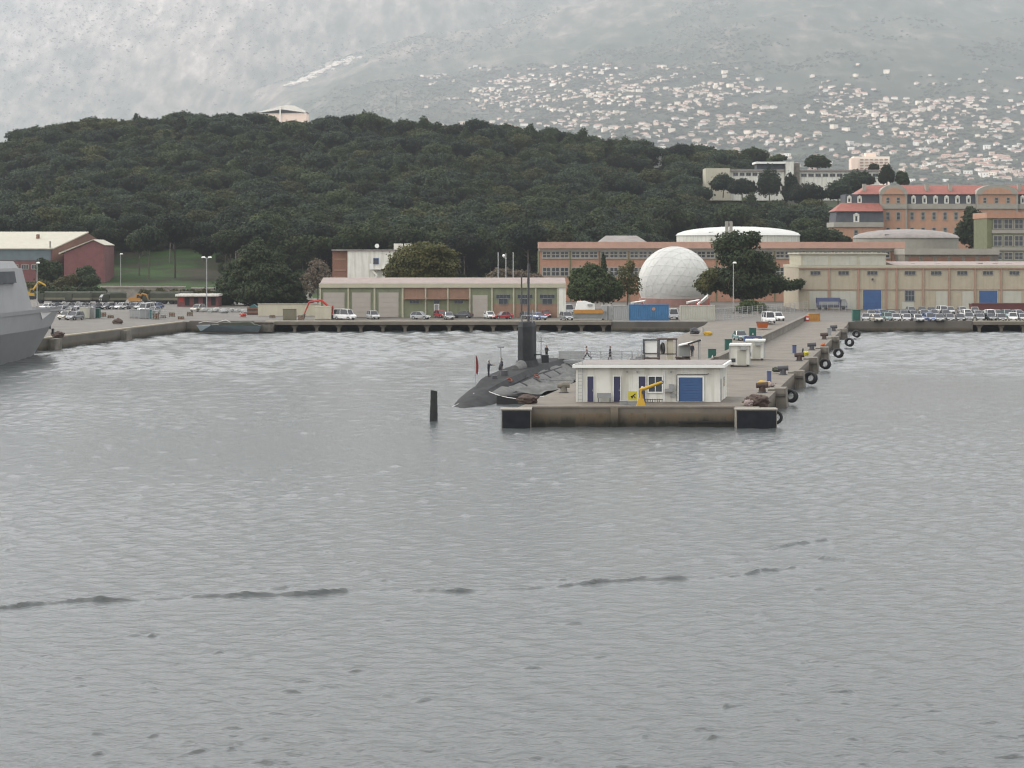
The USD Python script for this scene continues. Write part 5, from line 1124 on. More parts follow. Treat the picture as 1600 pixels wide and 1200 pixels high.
# right hand side: fender block, tyre and bollard at each berth point
names = ['first', 'second', 'third', 'fourth', 'fifth', 'sixth', 'seventh']
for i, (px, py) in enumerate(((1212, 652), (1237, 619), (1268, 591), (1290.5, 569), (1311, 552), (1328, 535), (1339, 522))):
    z = .95; Yt = (HC - z) * F / (py - HY); R = (.62, .66, .70, .66, .66, .68, .62)[i]
    e = PR(Yt)
    tyre((gx(px, Yt), Yt, z), R * .80, f'{names[i]} black tyre from the pier end on the right side', (.12, 1, 0))
    if i > 0: tyre((gx(px, Yt) - .25, Yt - .4, z + .1), R * .8, f'extra tyre doubled up in front of the {names[i]} one', (.25, 1, .05))
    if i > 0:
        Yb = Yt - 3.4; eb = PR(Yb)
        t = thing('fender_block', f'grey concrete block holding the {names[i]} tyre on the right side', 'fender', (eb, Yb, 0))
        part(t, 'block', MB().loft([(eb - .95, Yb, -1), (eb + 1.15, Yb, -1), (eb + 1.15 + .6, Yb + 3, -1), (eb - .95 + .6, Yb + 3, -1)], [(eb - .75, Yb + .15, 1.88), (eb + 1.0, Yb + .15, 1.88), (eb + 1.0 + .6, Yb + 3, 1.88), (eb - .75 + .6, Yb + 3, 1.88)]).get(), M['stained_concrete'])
        part(t, 'rubber_pad', B(eb - .93, eb - .45, Yb - .16, Yb + .1, -.6, 1.6), M['rubber'])  # black panel, shade on the left of the block put in as colour
        part(t, 'rail', B(eb - .3, eb + 1.0, Yb - .08, Yb + .12, 1.2, 1.45), M['dark_concrete'])
        part(t, 'cap', MB().box(eb - .1, eb + 1.0, Yb + .15, Yb + 2.9, 1.882, 1.95, .2).get(), M['concrete'])
        bollard((PR(Yb - 3) - 1.0, Yb - 2.2, PZ), 'rust' if i % 2 else 'dark_metal', f'{"rusty" if i % 2 else "dark"} bollard on the pier edge by the {names[i]} tyre')
lump('rope_heap', (gx(1182, 186.5), 186.5, 2.0), .95, 'rust', 'rusty heap of old fender timber at the right corner of the pier end', 'heap', 3, (1.25, .8, .75))
lump('rope_heap', (gx(1170, 186), 186, 1.9), .42, 'light_cloth', 'small pale heap of rope beside the rusty heap', 'heap', 5)
lump('old_fender', (gx(824, 188.5), 188.5, 2.05), .72, 'rust', 'old brown fender roll lying on the left edge of the pier', 'fender', 4, (1.3, .8, .72))
bollard((PL(203) + 1.2, 203, PZ), 'stained_concrete', 'grey bollard on the left pier edge beside the hut')
def at(px, py, z=PZ): return ground(px, py, z)
def pedestal(px, pb, pt, w, m, lab, cap=None):
    q = at(px, pb); h = (pb - pt) * q[1] / F; t = thing('service_pedestal', lab, 'pedestal', q)
    part(t, 'box', B(q[0] - w / 2, q[0] + w / 2, q[1], q[1] + .5, PZ, PZ + h), M[m]); part(t, 'cap', B(q[0] - w / 2 - .04, q[0] + w / 2 + .04, q[1] - .04, q[1] + .54, PZ + h + .002, PZ + h + .07), M[cap or 'grey_metal'])
pedestal(1202, 597, 580, .42, 'blue_cloth', 'blue grey service post near the second tyre'); pedestal(1241.5, 551.5, 540, .5, 'blue_cloth', 'dark topped blue service post beside the black post', 'black_paint'); pedestal(1296, 524, 513, .62, 'grey_metal', 'grey green service post far along the right pier edge')
q = at(1253, 558); t = thing('black_post', 'leaning black post beside a yellow cover on the pier', 'post', q)
part(t, 'post', MB().tube(q, q + [.15, 0, 1.15], .13, .11).get(), M['black_paint']); part(t, 'foot', B(q[0] - .5, q[0] + .3, q[1] - .1, q[1] + .3, PZ, PZ + .12), M['rust'])
lump('yellow_cover', at(1258.5, 556) + [0, 0, .28], .42, 'sign_yellow', 'small yellow cover on the pier beside the black post', 'cover', 6)
lump('yellow_drum', at(1192, 604) + [0, 0, .3], .45, 'yellow_paint', 'yellow hose cover on the pier near the second tyre', 'cover', 7, (1.35, .8, .75))
lump('rope_heap', at(1204, 605) + [0, 0, .2], .38, 'light_cloth', 'pale rope heap between the yellow cover and the rusty bollard', 'heap', 8)
lump('rope_heap', at(1213, 583) + [0, 0, .35], .45, 'canvas_green', 'dark green covered heap behind the blue grey post', 'heap', 9)
lump('rope_heap', at(1286, 541) + [0, 0, .2], .36, 'orange_paint', 'small orange rope heap on the right pier edge', 'heap', 10)
lump('yellow_cover', at(1106, 524) + [0, 0, .3], .6, 'yellow_paint', 'yellow cover on the left pier edge near the quay', 'cover', 11, (1.3, .8, .7))
lump('old_fender', at(1085, 524) + [0, 0, .6], .8, 'dark_metal', 'dark winch lump at the left pier edge near the quay', 'winch', 12, (1, .8, .8))
pole_thing('mooring_post', 'pale mooring post at the left pier edge near the quay', 'post', gx(1098, 345), 345, PZ, gz(511, 345), .28, 'pale_concrete')
# white cabins and green cabinets
def cabin(a, c, pb, pt, lab):
    q = at(a, pb); Yc = q[1]; xa_, xb_ = gx(a, Yc), gx(c, Yc); zt_ = gz(pt, Yc)
    t = thing('site_cabin', lab, 'cabin', ((xa_ + xb_) / 2, Yc, PZ))
    part(t, 'wall', B(xa_ + .12, xb_ - .12, Yc, Yc + 2.6, PZ + .25, zt_ - .2, .15), M['white_wall']); part(t, 'roof', B(xa_, xb_, Yc - .2, Yc + 2.8, zt_ - .198, zt_, .15), M['white_paint'])
    for x in (xa_ + .2, xb_ - .5): part(t, 'skid', B(x, x + .25, Yc + .02, Yc + 2.5, PZ, PZ + .248, .15), M['black_paint'])
    w = xb_ - xa_
    part(t, 'door', B(xa_ + w * .38, xa_ + w * .78, Yc - .05, Yc + .01, PZ + .3, zt_ - .75), M['container_cream'])
    part(t, 'window', B(xa_ + w * .1, xa_ + w * .3, Yc - .04, Yc + .01, PZ + .55, PZ + 1.0), M['glass'])
    part(t, 'wall_unit', B(xa_ + w * .5, xa_ + w * .8, Yc - .4, Yc - .06, zt_ - .7, zt_ - .35), M['container_grey'])
    for x in (xa_ + .02, xb_ - .14): part(t, 'corner_post', B(x, x + .12, Yc - .06, Yc + .1, PZ + .25, zt_ - .2), M['galvanised'])
cabin(1139, 1173, 573, 537.5, 'nearer of two white cabins on the pier, cream door facing'); cabin(1164, 1195, 563, 531, 'farther white cabin behind the first on the pier')
for a, c, pb, pt, lab in ((1107, 1119, 567.5, 546, 'dark green cabinet with a white mark left of the white cabins'), (1133, 1144, 552, 530.5, 'tall dark green cabinet just behind the nearer white cabin'), (1171, 1181.5, 530, 513, 'green cabinet with a white mark by the low wall, farthest back')):
    q = at((a + c) / 2, pb); w = (c - a) * q[1] / F; h = (pb - pt) * q[1] / F
    t = thing('green_cabinet', lab, 'cabinet', q)
    part(t, 'box', B(q[0] - w / 2, q[0] + w / 2, q[1], q[1] + .8, PZ, PZ + h), M['green_paint']); part(t, 'lid', B(q[0] - w / 2 - .03, q[0] + w / 2 + .03, q[1] - .03, q[1] + .83, PZ + h + .002, PZ + h + .06), M['dark_metal'])
    if pb != 552: part(t, 'notice', MB().loft([(q[0] + s, q[1] - .012, PZ + h * .5 + z) for s, z in ((-.13, -.16), (.13, -.16), (.02, .2))], [(q[0] + s, q[1] - .002, PZ + h * .5 + z) for s, z in ((-.13, -.16), (.13, -.16), (.02, .2))]).get(), M['white_paint'])
q = at(1178, 536); t = thing('blue_tank', 'low dark blue tank behind the farther white cabin', 'tank', q)
part(t, 'shell', B(gx(1163, 300), gx(1191, 300), 300, 301.2, PZ, gz(526.5, 300)), M['blue_door']); part(t, 'lid', B(gx(1163, 300) + .1, gx(1191, 300) - .1, 300.1, 301.1, gz(526.5, 300) + .002, gz(526.5, 300) + .1), M['navy_door'])
# low double wall along the pier
WX = lambda Yv: 37.4 + .215 * (Yv - 307)
for off, nm, hw in ((0, 'right', 1.05), (-1.35, 'left', .55)):
    t = thing('low_wall', f'low concrete wall running down the middle of the pier, {nm} one of two', 'wall', (WX(248) + off, 248, PZ))
    part(t, 'wall', B(WX(248) + off - .22, WX(248) + off + .22, 248, 408, PZ - .2, PZ + hw, .215, 248), M['stained_concrete']); part(t, 'coping', B(WX(248) + off - .30, WX(248) + off + .30, 247.9, 408.1, PZ + hw + .002, PZ + hw + .12, .215, 248), M['concrete' if hw > 1 else 'stained_concrete'])

# ------------------------------------------------------------------ people
def pw(px, py, z): q = ground(px, py, z); return q
person('man in dark clothes on the submarine stern, arms stretched forward', on(222.4, -1.1), -20, arms=((1.1, .5), (1.2, .3)), lean=.08)
person('man in black beside the stern hatch of the submarine', on(225.6, -.3) + [0, 0, -.0], 200, arms=((.2, .7), (.1, .4)), top='navy_cloth', legs='hull_panel' if False else 'rust')
person('man in black standing on the casing forward of the sail', on(252.6, -.2), -60, arms=((.3, 1.2), (.3, 1.1)))
person('crouching looking small figure by the gangway foot', on(256.0, .5) - [0, 0, .0], 180, lean=.35, arms=((.4, .4), (.3, .3))) if False else None
person('man with a pale jacket striding along the gangway', (gx(917.5, 254.1), 254.1, zf), 178, top='light_cloth', stride=.55, arms=((.5, .4), (-.4, .5)), lean=.12)
person('man in dark coat carrying a bag on the gangway', (gx(953, 254.1), 254.1, zf), 2, top='navy_cloth', stride=.2, arms=((.3, .4), (.0, .1)), lean=.05, bag=True)
person('person in black standing under the shelter on the pier', ground(1081.5, 557.5, PZ), -90, arms=((.1, .2), (.1, .2)))
person('person in blue grey beside the black clad person at the shelter', ground(1073, 557, PZ), -60, top='blue_cloth', legs='grey_metal', arms=((.1, .3), (.1, .2)))
# ------------------------------------------------------------------ cars on the quay in front of the workshop
def carat(kind, col, px, py, rz, label, group=None, z=2.0, sc=1.0):
    q = ground(px, py, z); return car(kind, col, q, rz, label, group, sc)
for kind, col, px, py, rz, lab in (
    ('estate', 'silver', 583, 498.6, -70, 'silver estate car parked before the third garage door of the workshop'),
    ('hatch', 'silver', 657, 499.0, -25, 'silver hatchback before the left brown bay of the workshop'),
    ('hatch', 'red', 689, 496.5, -60, 'dark red car before the workshop door, tucked behind a silver one'),
    ('hatch', 'grey', 701, 499.4, -80, 'grey hatchback right in front of the dark red car'),
    ('saloon', 'dark', 722, 497.0, 160, 'black saloon before the right brown bay of the workshop'),
    ('hatch', 'white', 765, 498.0, -75, 'white hatchback before the narrow garage door of the workshop'),
    ('saloon', 'red', 785, 498.4, -150, 'red saloon before the first window bay of the workshop'),
    ('hatch', 'dark', 823, 498.0, -70, 'dark car partly hidden behind the submarine masts'),
    ('saloon', 'blue', 841, 499.6, -55, 'blue saloon parked right of the submarine masts'),
    ('hatch', 'red', 853, 496.0, -80, 'red hatchback before the last window bay of the workshop'),
    ('estate', 'grey', 885, 500.5, -75, 'grey estate car at the right end of the workshop'),
    ('van', 'silver', 888, 491.0, -80, 'silver van behind the grey estate car'),
    ('van', 'white', 539, 499.5, -35, 'white van beside the red digger at the left end of the workshop')):
    carat(kind, col, px, py, rz, lab)
# left car park: slanted row
g = np.random.default_rng(5)
cols = ['white', 'dark', 'silver', 'silver', 'dark', 'silver', 'dark', 'dark', 'white', 'dark', 'silver', 'white', 'grey', 'silver', 'silver', 'white', 'blue']
for i, c in enumerate(cols):
    px = 74 + i * 10.6; py = 483.5 - .06 * i + (g.random() - .5)
    carat(('saloon', 'hatch')[i % 2], c, px, py, -122 + 8 * g.random(), f'{c} car in the slanted row of the left car park', f'{c} cars in the slanted row of the left car park')
for px, py, k, c, lab in ((104, 499, 'estate', 'beige', 'beige car in the near cluster by the warship bow'), (117, 500, 'estate', 'grey', 'grey estate car in the near cluster by the warship bow'), (108, 492, 'saloon', 'silver', 'silver saloon behind the beige car near the warship bow'), (309, 487, 'estate', 'beige', 'beige car in front of the red shed'), (228, 488.5, 'van', 'white', 'white van at the end of the slanted car row'), (240, 490, 'hatch', 'silver', 'small silver hatchback beside the white van of the left car park')):
    carat(k, c, px, py, -110, lab)
for i in range(6): carat(('hatch', 'estate', 'saloon')[i % 3], ('grey', 'silver', 'dark', 'silver', 'grey', 'dark')[i], 84 + i * 11.5, 489.5 + .2 * (i % 2), -118 + 6 * (i % 3), f'{("grey", "silver", "dark", "silver", "grey", "dark")[i]} car of the short second row near the warship bow', f'{("grey", "silver", "dark", "silver", "grey", "dark")[i]} cars of the short second row')
for i, (px, py, h_) in enumerate(((160, 495, 3), (172, 497, 2), (243, 499, 4), (254, 497, 2), (268, 495, 3), (282, 499, 2), (296, 494, 3), (470, 500, 3), (425, 497, 2))):
    q = ground(px, py, 2); t = thing('pallet_stack', ('pallet stack right of the dark green bin', 'low pallet stack before the open apron', 'tall pallet stack inside the yard fence', 'low pallet stack inside the yard fence', 'pallet stack at the yard fence end', 'pallets near the quay bend', 'pallets before the red shed', 'pallets right of the khaki cabinet', 'pallets left of the khaki cabinet')[i], 'pallets', q)
    for j in range(h_):
        mb = MB()
        for w in range(5): mb.box(q[0] - .6, q[0] + .6, q[1] + .05 + w * .24, q[1] + .2 + w * .24, 2.11 + .3 * j, 2.15 + .3 * j)
        for w in (-.55, -.05, .45): mb.box(q[0] + w, q[0] + w + .1, q[1] + .05, q[1] + 1.2, 2.003 + .3 * j, 2.108 + .3 * j)
        mb.box(q[0] - .5, q[0] + .5, q[1] + .1, q[1] + 1.1, 2.152 + .3 * j, 2.298 + .3 * j); part(t, 'pallet', mb.get(), M['brick_brown' if (i + j) % 2 else 'khaki'])
# right car park: crowded rows, facing the water
rows = [(502.0, 1354, 1604, 16.2, 0), (496.0, 1362, 1604, 16.4, 1), (490.5, 1392, 1530, 16.0, 2)]
rc = ['silver', 'grey', 'white', 'silver', 'dark', 'silver', 'grey', 'beige', 'grey', 'silver', 'blue', 'dark', 'silver', 'grey', 'teal', 'dark']
i = 0
rown = ['front row', 'middle row', 'back row']
for py, a, c, st, k in rows:
    px = a
    while px < c:
        col = rc[(i * 7 + k * 3) % 16]; kd = ('hatch', 'saloon', 'estate', 'hatch')[(i * 5 + k) % 4]
        if g.random() > .07:
            carat(kd, col, px + g.normal() * 1.4, py + g.normal() * .5, -90 + g.normal() * 9, f'{col} car in the {rown[k]} of the crowded car park before the cream warehouse', f'{col} cars in the {rown[k]} before the warehouse')
        px += st; i += 1
carat('van', 'white', 1547, 500.5, -95, 'white van standing among the cars before the dark red barge')
carat('van', 'white', 1201, 504.5, -84, 'white van parked where the pier meets the quay'); carat('estate', 'white', 1215, 501.0, -80, 'white estate car behind the van at the pier root')
carat('saloon', 'teal', 1157, 531.5, -82, 'dark teal car driving along the left lane of the pier', z=PZ)
carat('hatch', 'silver', 479, 413, -40, 'silver car among the trees on the slope', z=float(th(gx(479, 690), 690)) if False else 5.0) if False else None
for i, (px, Yc_) in enumerate(((476, 700), (484, 702), (492, 704))):
    x = gx(px, Yc_); car('hatch', ('silver', 'white', 'silver')[i], (x, Yc_, float(th(x, Yc_)) + .1), -60, ('first silver car parked under the trees up the slope', 'white car between two silver ones up the slope', 'second silver car parked under the trees up the slope')[i])

# army trucks
for i, (px, py, rz) in enumerate(((78, 474, 180), (100, 474, 175), (122, 474.5, 180), (146, 474, 182), (176, 475, -150), (243, 475, 180), (262, 475, 176), (281, 474, 180))):
    army_truck(ground(px, py, 2.0), rz, 'dark green canvas topped army truck parked behind the left car park', 'army trucks behind the left car park')
def block(name, lab, cat, a, c, yb, yt, d, m, z=2.0, ribs=0, extra=None):
    q = (HC - z) * F / (yb - HY); x0, x1, zt_ = gx(a, q), gx(c, q), gz(yt, q)
    t = thing(name, lab, cat, ((x0 + x1) / 2, q, z)); return t, x0, x1, q, zt_
def container(a, c, yb, yt, m, lab, rm='galvanised'):
    t, x0, x1, q, zt_ = block('container', lab, 'container', a, c, yb, yt, 2.4, m)
    part(t, 'body', B(x0 + .06, x1 - .06, q + .06, q + 2.4, 2.12, zt_ - .06), M[m])
    n = max(6, int((x1 - x0) / .45)); w = (x1 - x0 - .3) / n
    mb = MB()
    for i in range(n): x = x0 + .15 + i * w; mb.loft([(x + w * .1, q + .058, 2.3), (x + w * .9, q + .058, 2.3), (x + w * .9, q + .058, zt_ - .25), (x + w * .1, q + .058, zt_ - .25)], [(x + w * .25, q + .015, 2.32), (x + w * .75, q + .015, 2.32), (x + w * .75, q + .015, zt_ - .27), (x + w * .25, q + .015, zt_ - .27)])
    part(t, 'corrugation', mb.get(), M[m])
    mb = MB()
    for x in (x0, x1 - .14): mb.box(x, x + .14, q - .01, q + .14, 2.003, zt_)
    mb.box(x0 + .14, x1 - .14, q, q + .1, zt_ - .16, zt_ - .01).box(x0 + .14, x1 - .14, q, q + .1, 2.003, 2.16)
    part(t, 'frame', mb.get(), M[m]); return t, x0, x1, q, zt_
container(957, 982.5, 501, 477.5, 'container_grey', 'pale grey container left of the blue one on the quay')
t, x0, x1, q, zt_ = container(983, 1045, 501, 475.5, 'container_blue', 'long blue container on the quay before the white dome')
part(t, 'emblem', MB().tube(((x0 + x1) / 2 + .9, q - .02, zt_ - .9), ((x0 + x1) / 2 + .9, q - .04, zt_ - .9), .33, n=16).get(), M['pink_wall'])
container(1063, 1117, 501, 477, 'container_cream', 'cream container on the quay at the root of the pier')
t, x0, x1, q, zt_ = container(1264, 1281.5, 502, 489.5, 'ochre_paint', 'ochre skip container at the far end of the low walls')
t, x0, x1, q, zt_ = block('red_barrier', 'red barrier block beside the ochre container', 'barrier', 1258, 1265, 502, 494, 1, 'red_paint'); part(t, 'body', B(x0, x1, q, q + .7, 2, zt_), M['red_paint']); part(t, 'stripe', B(x0 + .2, x1 - .2, q - .02, q + .01, 2.3, zt_ - .3), M['white_paint'])
carat('van', 'silver', 1052, 499, -90, 'grey van between the blue and cream containers')
# orange tarp
q = ground(1191, 513, PZ + .2); t = thing('orange_skip', 'low orange red skip beside the white van at the pier root', 'skip', q)
part(t, 'body', MB().loft([(q[0] + a, q[1] + b_, PZ + .25) for a, b_ in ((-.8, 0), (.9, 0), (1.2, 2.6), (-.5, 2.6))], [(q[0] + a, q[1] + b_, PZ + 1.25) for a, b_ in ((-1.1, -.3), (1.1, -.3), (1.5, 3), (-.7, 3))]).get(), M['orange_paint'])
part(t, 'rim', MB().path([(q[0] + a, q[1] + b_, PZ + 1.27) for a, b_ in ((-1.1, -.3), (1.1, -.3), (1.5, 3), (-.7, 3), (-1.1, -.3))], .06).get(), M['dark_metal'])
# boat trailer cluster left of the containers
Yb = 397.0
t = thing('work_boat', 'white boat with a brown stripe ashore on the quay', 'boat', (gx(920, Yb), Yb, 2))
part(t, 'hull', hull([(gx(p, Yb), Yb + o, gz(v, Yb)) for p, v, o in ((897, 498, .4), (897, 498, 2.0), (944, 498, .4), (944, 498, 2.0), (895, 484, 0), (895, 484, 2.4), (946, 486, 0), (946, 486, 2.4))]), M['container_grey'])
part(t, 'stripe', B(gx(897, Yb), gx(942, Yb), Yb - .06, Yb + .3, gz(490, Yb), gz(484, Yb)), M['ochre_paint'])
part(t, 'cabin', hull([(gx(p, Yb), Yb + o, gz(v, Yb)) for p, v in ((899, 484), (930, 484), (902, 471), (915, 470.5), (929, 475)) for o in (.5, 1.9)]), M['white_paint'])
part(t, 'deck_box', B(gx(918, Yb), gx(926, Yb), Yb + .2, Yb + .45, gz(478, Yb), gz(475, Yb)), M['container_grey'])
t = thing('covered_stack', 'grey tarpaulin covered stack right of the white boat', 'stack', (gx(948, Yb), Yb, 2))
part(t, 'cover', hull([(gx(p, Yb), Yb + o, gz(v, Yb)) for p, v in ((944, 500), (957, 500), (940, 477), (955, 477)) for o in (.4, 2.2)]), M['container_grey'])
part(t, 'strap', B(gx(949.5, Yb), gx(950.5, Yb), Yb + .35, Yb + .42, 2, gz(478, Yb)), M['dark_metal'])
for i, (px, py) in enumerate(((943, 500), (955, 500))):
    q = ground(px, py, 2); t = thing('drum', ('dark drum before the covered stack', 'dark drum between covered stack and grey container')[i], 'drum', q); part(t, 'shell', MB().tube(q, q + [0, 0, 1.0], .34, n=14).get(), M['navy_door']); part(t, 'lid', MB().tube(q + [0, 0, 1.002], q + [0, 0, 1.05], .35, n=14).get(), M['dark_metal'])
# boats standing behind the containers
def ashore(px0, px1, yb, yt, Yb, lab, lean, m='white_paint'):
    t = thing('dinghy', lab, 'boat', (gx((px0 + px1) / 2, Yb), Yb, 2)); L_ = gx(px1, Yb) - gx(px0, Yb); zm = gz(yb, Yb); c = np.array([gx((px0 + px1) / 2, Yb), Yb, zm])
    u = np.array([math.cos(lean), 0, math.sin(lean)]); w = np.array([-math.sin(lean), 0, math.cos(lean)])
    h_ = L_ / 2 / max(math.cos(lean), .5)
    part(t, 'hull', hull([c + u * a * h_ + w * b_ + np.array([0, y, 0]) for a, b_, y in ((-1, .5, -.5), (-1, .5, .5), (1, .75, 0), (.6, .55, .6), (.6, .55, -.6), (-1, 0, -.3), (-1, 0, .3), (.6, 0, 0), (0, .5, -.75), (0, .5, .75))]), M[m])
    part(t, 'cradle', MB().box(c[0] - h_ * .6, c[0] - h_ * .5, Yb - .5, Yb + .5, 2, zm + .2).box(c[0] + h_ * .4, c[0] + h_ * .5, Yb - .5, Yb + .5, 2, zm + .35).get(), M['red_paint'])
ashore(1073, 1094, 474, 464, 424, 'white boat lying low behind the cream container', .1); ashore(1091, 1110, 471, 460, 420, 'white boat tilted bow up behind the cream container', .65); ashore(986, 1010, 475, 468, 430, 'white boat behind the blue container', .08)
# wire fences
def fence(a, c, yb, yt, lab, Yf=None, posts=9, m='galvanised', z=2.0):
    pa, pb_ = np.array(a, float), np.array(c, float); t = thing('wire_fence', lab, 'fence', (*((pa + pb_) / 2)[:2], z))
    for i in range(posts + 1):
        q = pa + (pb_ - pa) * i / posts; part(t, 'post', MB().tube((*q, z), (*q, z + yt), .05, n=5).get(), M[m])
    mb = MB()
    for zz in np.linspace(.15, yt - .05, 6): mb.tube((*pa, z + zz), (*pb_, z + zz), .016, n=3)
    n = int(np.hypot(*(pb_ - pa)) / .45)
    for i in range(n): q = pa + (pb_ - pa) * (i + .5) / n; mb.tube((*q, z + .1), (*q, z + yt - .05), .012, n=3)
    part(t, 'wire', mb.get(), M[m])
fence((gx(1119, 398), 398), (gx(1158, 410), 410), 0, 2.3, 'wire fence between the cream container and the lamp post'); fence((gx(1160, 415), 415), (gx(1262, 455), 455), 0, 2.2, 'wire fence below the big tree at the pier root', posts=14)
fence((gx(205, 410), 410), (gx(262, 402), 402), 0, 2.2, 'wire fence around the yard at the left quay', posts=10); fence((gx(1275, 452), 452), (gx(1330, 452), 452), 0, 2.0, 'wire fence before the covered lorry at the warehouse', posts=6)
# grey boxes on the left quay
for a, c, yb, yt, m, lab in ((124, 138, 498, 480, 'container_cream', 'pale skip box on the left quay'), (138.5, 147, 497.5, 481, 'container_grey', 'grey box right of the pale skip on the left quay'), (147.5, 155, 497, 482, 'green_paint', 'dark green bin right of the grey box on the left quay'), (202, 218, 497, 484, 'container_grey', 'long grey crate by the fence on the left quay'), (219, 232, 498, 483, 'grey_metal', 'upright grey crate by the fence on the left quay'), (232.5, 236, 498, 484, 'teal_paint', 'narrow teal bin beside the upright grey crate'), (442, 462, 500, 482.5, 'khaki', 'khaki cabinet on the quay edge before the cream wall'), (492, 517, 499.5, 478.5, 'cream_panel', 'cream generator box on the quay by the red digger'), (1333, 1344.5, 502, 484, 'green_paint', 'dark green bin at the left end of the right car park')):
    t, x0, x1, q, zt_ = block('crate', lab, 'box', a, c, yb, yt, 1.5, m); h_ = zt_ - 2
    part(t, 'body', B(x0, x1, q, q + 1.6, 2.08, zt_ - .1), M[m]); part(t, 'lid', B(x0 - .05, x1 + .05, q - .05, q + 1.65, zt_ - .098, zt_), M[m]); part(t, 'door', B(x0 + (x1 - x0) * .12, x0 + (x1 - x0) * .86, q - .03, q + .01, 2.2, zt_ - .25), M[m])
    part(t, 'skid', MB().box(x0 + .05, x0 + .25, q + .05, q + 1.5, 2.0, 2.078).box(x1 - .25, x1 - .05, q + .05, q + 1.5, 2.0, 2.078).get(), M['dark_metal'])
# construction machines
def excavator(px, py, lab, col, scale=1.0, flip=1, arm=((0, 2.0), (1.6, 4.4), (3.2, 3.6), (3.7, 1.4)), z=2.0):
    q = ground(px, py, z); t = thing('excavator', lab, 'excavator', q, sc=scale, local=True); f_ = flip
    for y in (-.8, .8): part(t, 'track', hull([(x, y + o, zz) for x, zz in ((-1.4, .1), (1.4, .1), (-1.7, .45), (1.7, .45), (-1.4, .8), (1.4, .8)) for o in (-.25, .25)]), M['rubber'])
    part(t, 'engine_house', hull([(f_ * x, y, zz) for x, zz in ((-1.6, .95), (.3, .95), (-1.6, 1.8), (.3, 2.0)) for y in (-1.1, 1.1)]), M[col])
    cb = part(t, 'cab', hull([(f_ * x, y, zz) for x, zz in ((.3, .95), (1.3, .95), (.35, 2.7), (1.1, 2.7)) for y in (-1.1, .0)]), M[col])
    part(cb, 'cab_window', hull([(f_ * x, y, zz) for x, zz in ((.45, 1.7), (1.26, 1.7), (.5, 2.5), (1.1, 2.5)) for y in (-1.13, -.1)]), M['car_glass'])
    ap = [np.array([f_ * (.6 + x), .5, zz]) for x, zz in arm]
    part(t, 'boom', MB().tube(ap[0], ap[1], .28, .24, 6).tube(ap[1], ap[2], .24, .2, 6).get(), M[col]); part(t, 'stick', MB().tube(ap[2], ap[3], .18, .15, 6).get(), M[col])
    part(t, 'bucket', hull([ap[3] + np.array([f_ * a, y, c_]) for a, c_ in ((-.2, 0), (.5, -.2), (.5, -.8), (-.1, -.9)) for y in (-.5, .5)]), M['dark_metal'])
    return t
excavator(524, 498.5, 'red digger with its arm folded over the cream box on the quay', 'red_paint', 1.0, -1, ((-.2, 1.6), (2.2, 3.7), (4.6, 3.4), (5.6, 1.0)))
excavator(436, 473, 'orange digger with a curled arm behind the cream boundary wall', 'orange_paint', 1.25, 1, ((-.4, 1.8), (-1.2, 3.9), (.4, 4.6), (1.0, 2.6)))
excavator(410, 476, 'small red digger at the left end of the cream boundary wall', 'red_paint', .95, -1)
excavator(465, 474, 'grey white digger behind the middle of the cream boundary wall', 'container_grey', 1.0, 1, ((0, 2), (1.0, 4.6), (2.6, 5.2), (3.2, 3.4))); excavator(480, 474, 'pale digger with a square raised arm behind the cream boundary wall', 'container_cream', 1.05, 1, ((-.4, 2), (-.4, 5.4), (2.8, 5.2), (3.0, 3.9)))
excavator(212, 476, 'ochre digger standing between the army trucks', 'ochre_paint', 1.0, 1, ((0, 1.6), (1.0, 2.7), (2.0, 2.4), (2.4, 1.2)))
excavator(46, 468, 'yellow digger partly hidden behind the warship superstructure', 'yellow_paint', 1.1, 1)
Yl = 473.0
t = thing('covered_lorry', 'dark blue covered lorry parked before the cream warehouse', 'lorry', (gx(1298, Yl - 8), Yl - 8, 2)); Yl -= 8
part(t, 'cover', B(gx(1277, Yl), gx(1313, Yl), Yl, Yl + 2.4, 2.9, gz(465.5, Yl)), M['blue_cloth']); part(t, 'bed', B(gx(1277, Yl), gx(1324, Yl), Yl + .1, Yl + 2.3, 2.55, 2.898), M['dark_metal'])
part(t, 'cab', hull([(gx(p, Yl), Yl + o, gz(v, Yl)) for p, v in ((1314, 483), (1324, 483), (1315, 468), (1321, 467), (1324.5, 474)) for o in (.1, 2.3)]), M['grey_metal'])
part(t, 'side_board', B(gx(1280, Yl), gx(1310, Yl), Yl - .05, Yl + .01, 3.2, 3.9), M['grey_metal'])
for p in (1281, 1291, 1318): part(t, 'wheel', MB().tube((gx(p, Yl), Yl + .05, 2.42), (gx(p, Yl), Yl + .35, 2.42), .42, n=14).get(), M['rubber'])
Yb = 447.0
t = thing('red_barge', 'long dark red hull ashore behind the right car park', 'barge', (gx(1560, Yb), Yb, 2))
part(t, 'hull', hull([(gx(p, Yb), Yb + o, gz(v, Yb)) for p, v in ((1520, 486), (1660, 486), (1518, 474.5), (1660, 474.5)) for o in (0, 3)]), M['container_red']); part(t, 'rail', B(gx(1518, Yb), gx(1660, Yb), Yb - .06, Yb + .1, gz(474.4, Yb), gz(473.3, Yb)), M['brick_red'])
for p in (1530, 1580): part(t, 'cradle', B(gx(p, Yb), gx(p + 4, Yb), Yb + .3, Yb + 2.7, 2, gz(486, Yb)), M['dark_metal'])
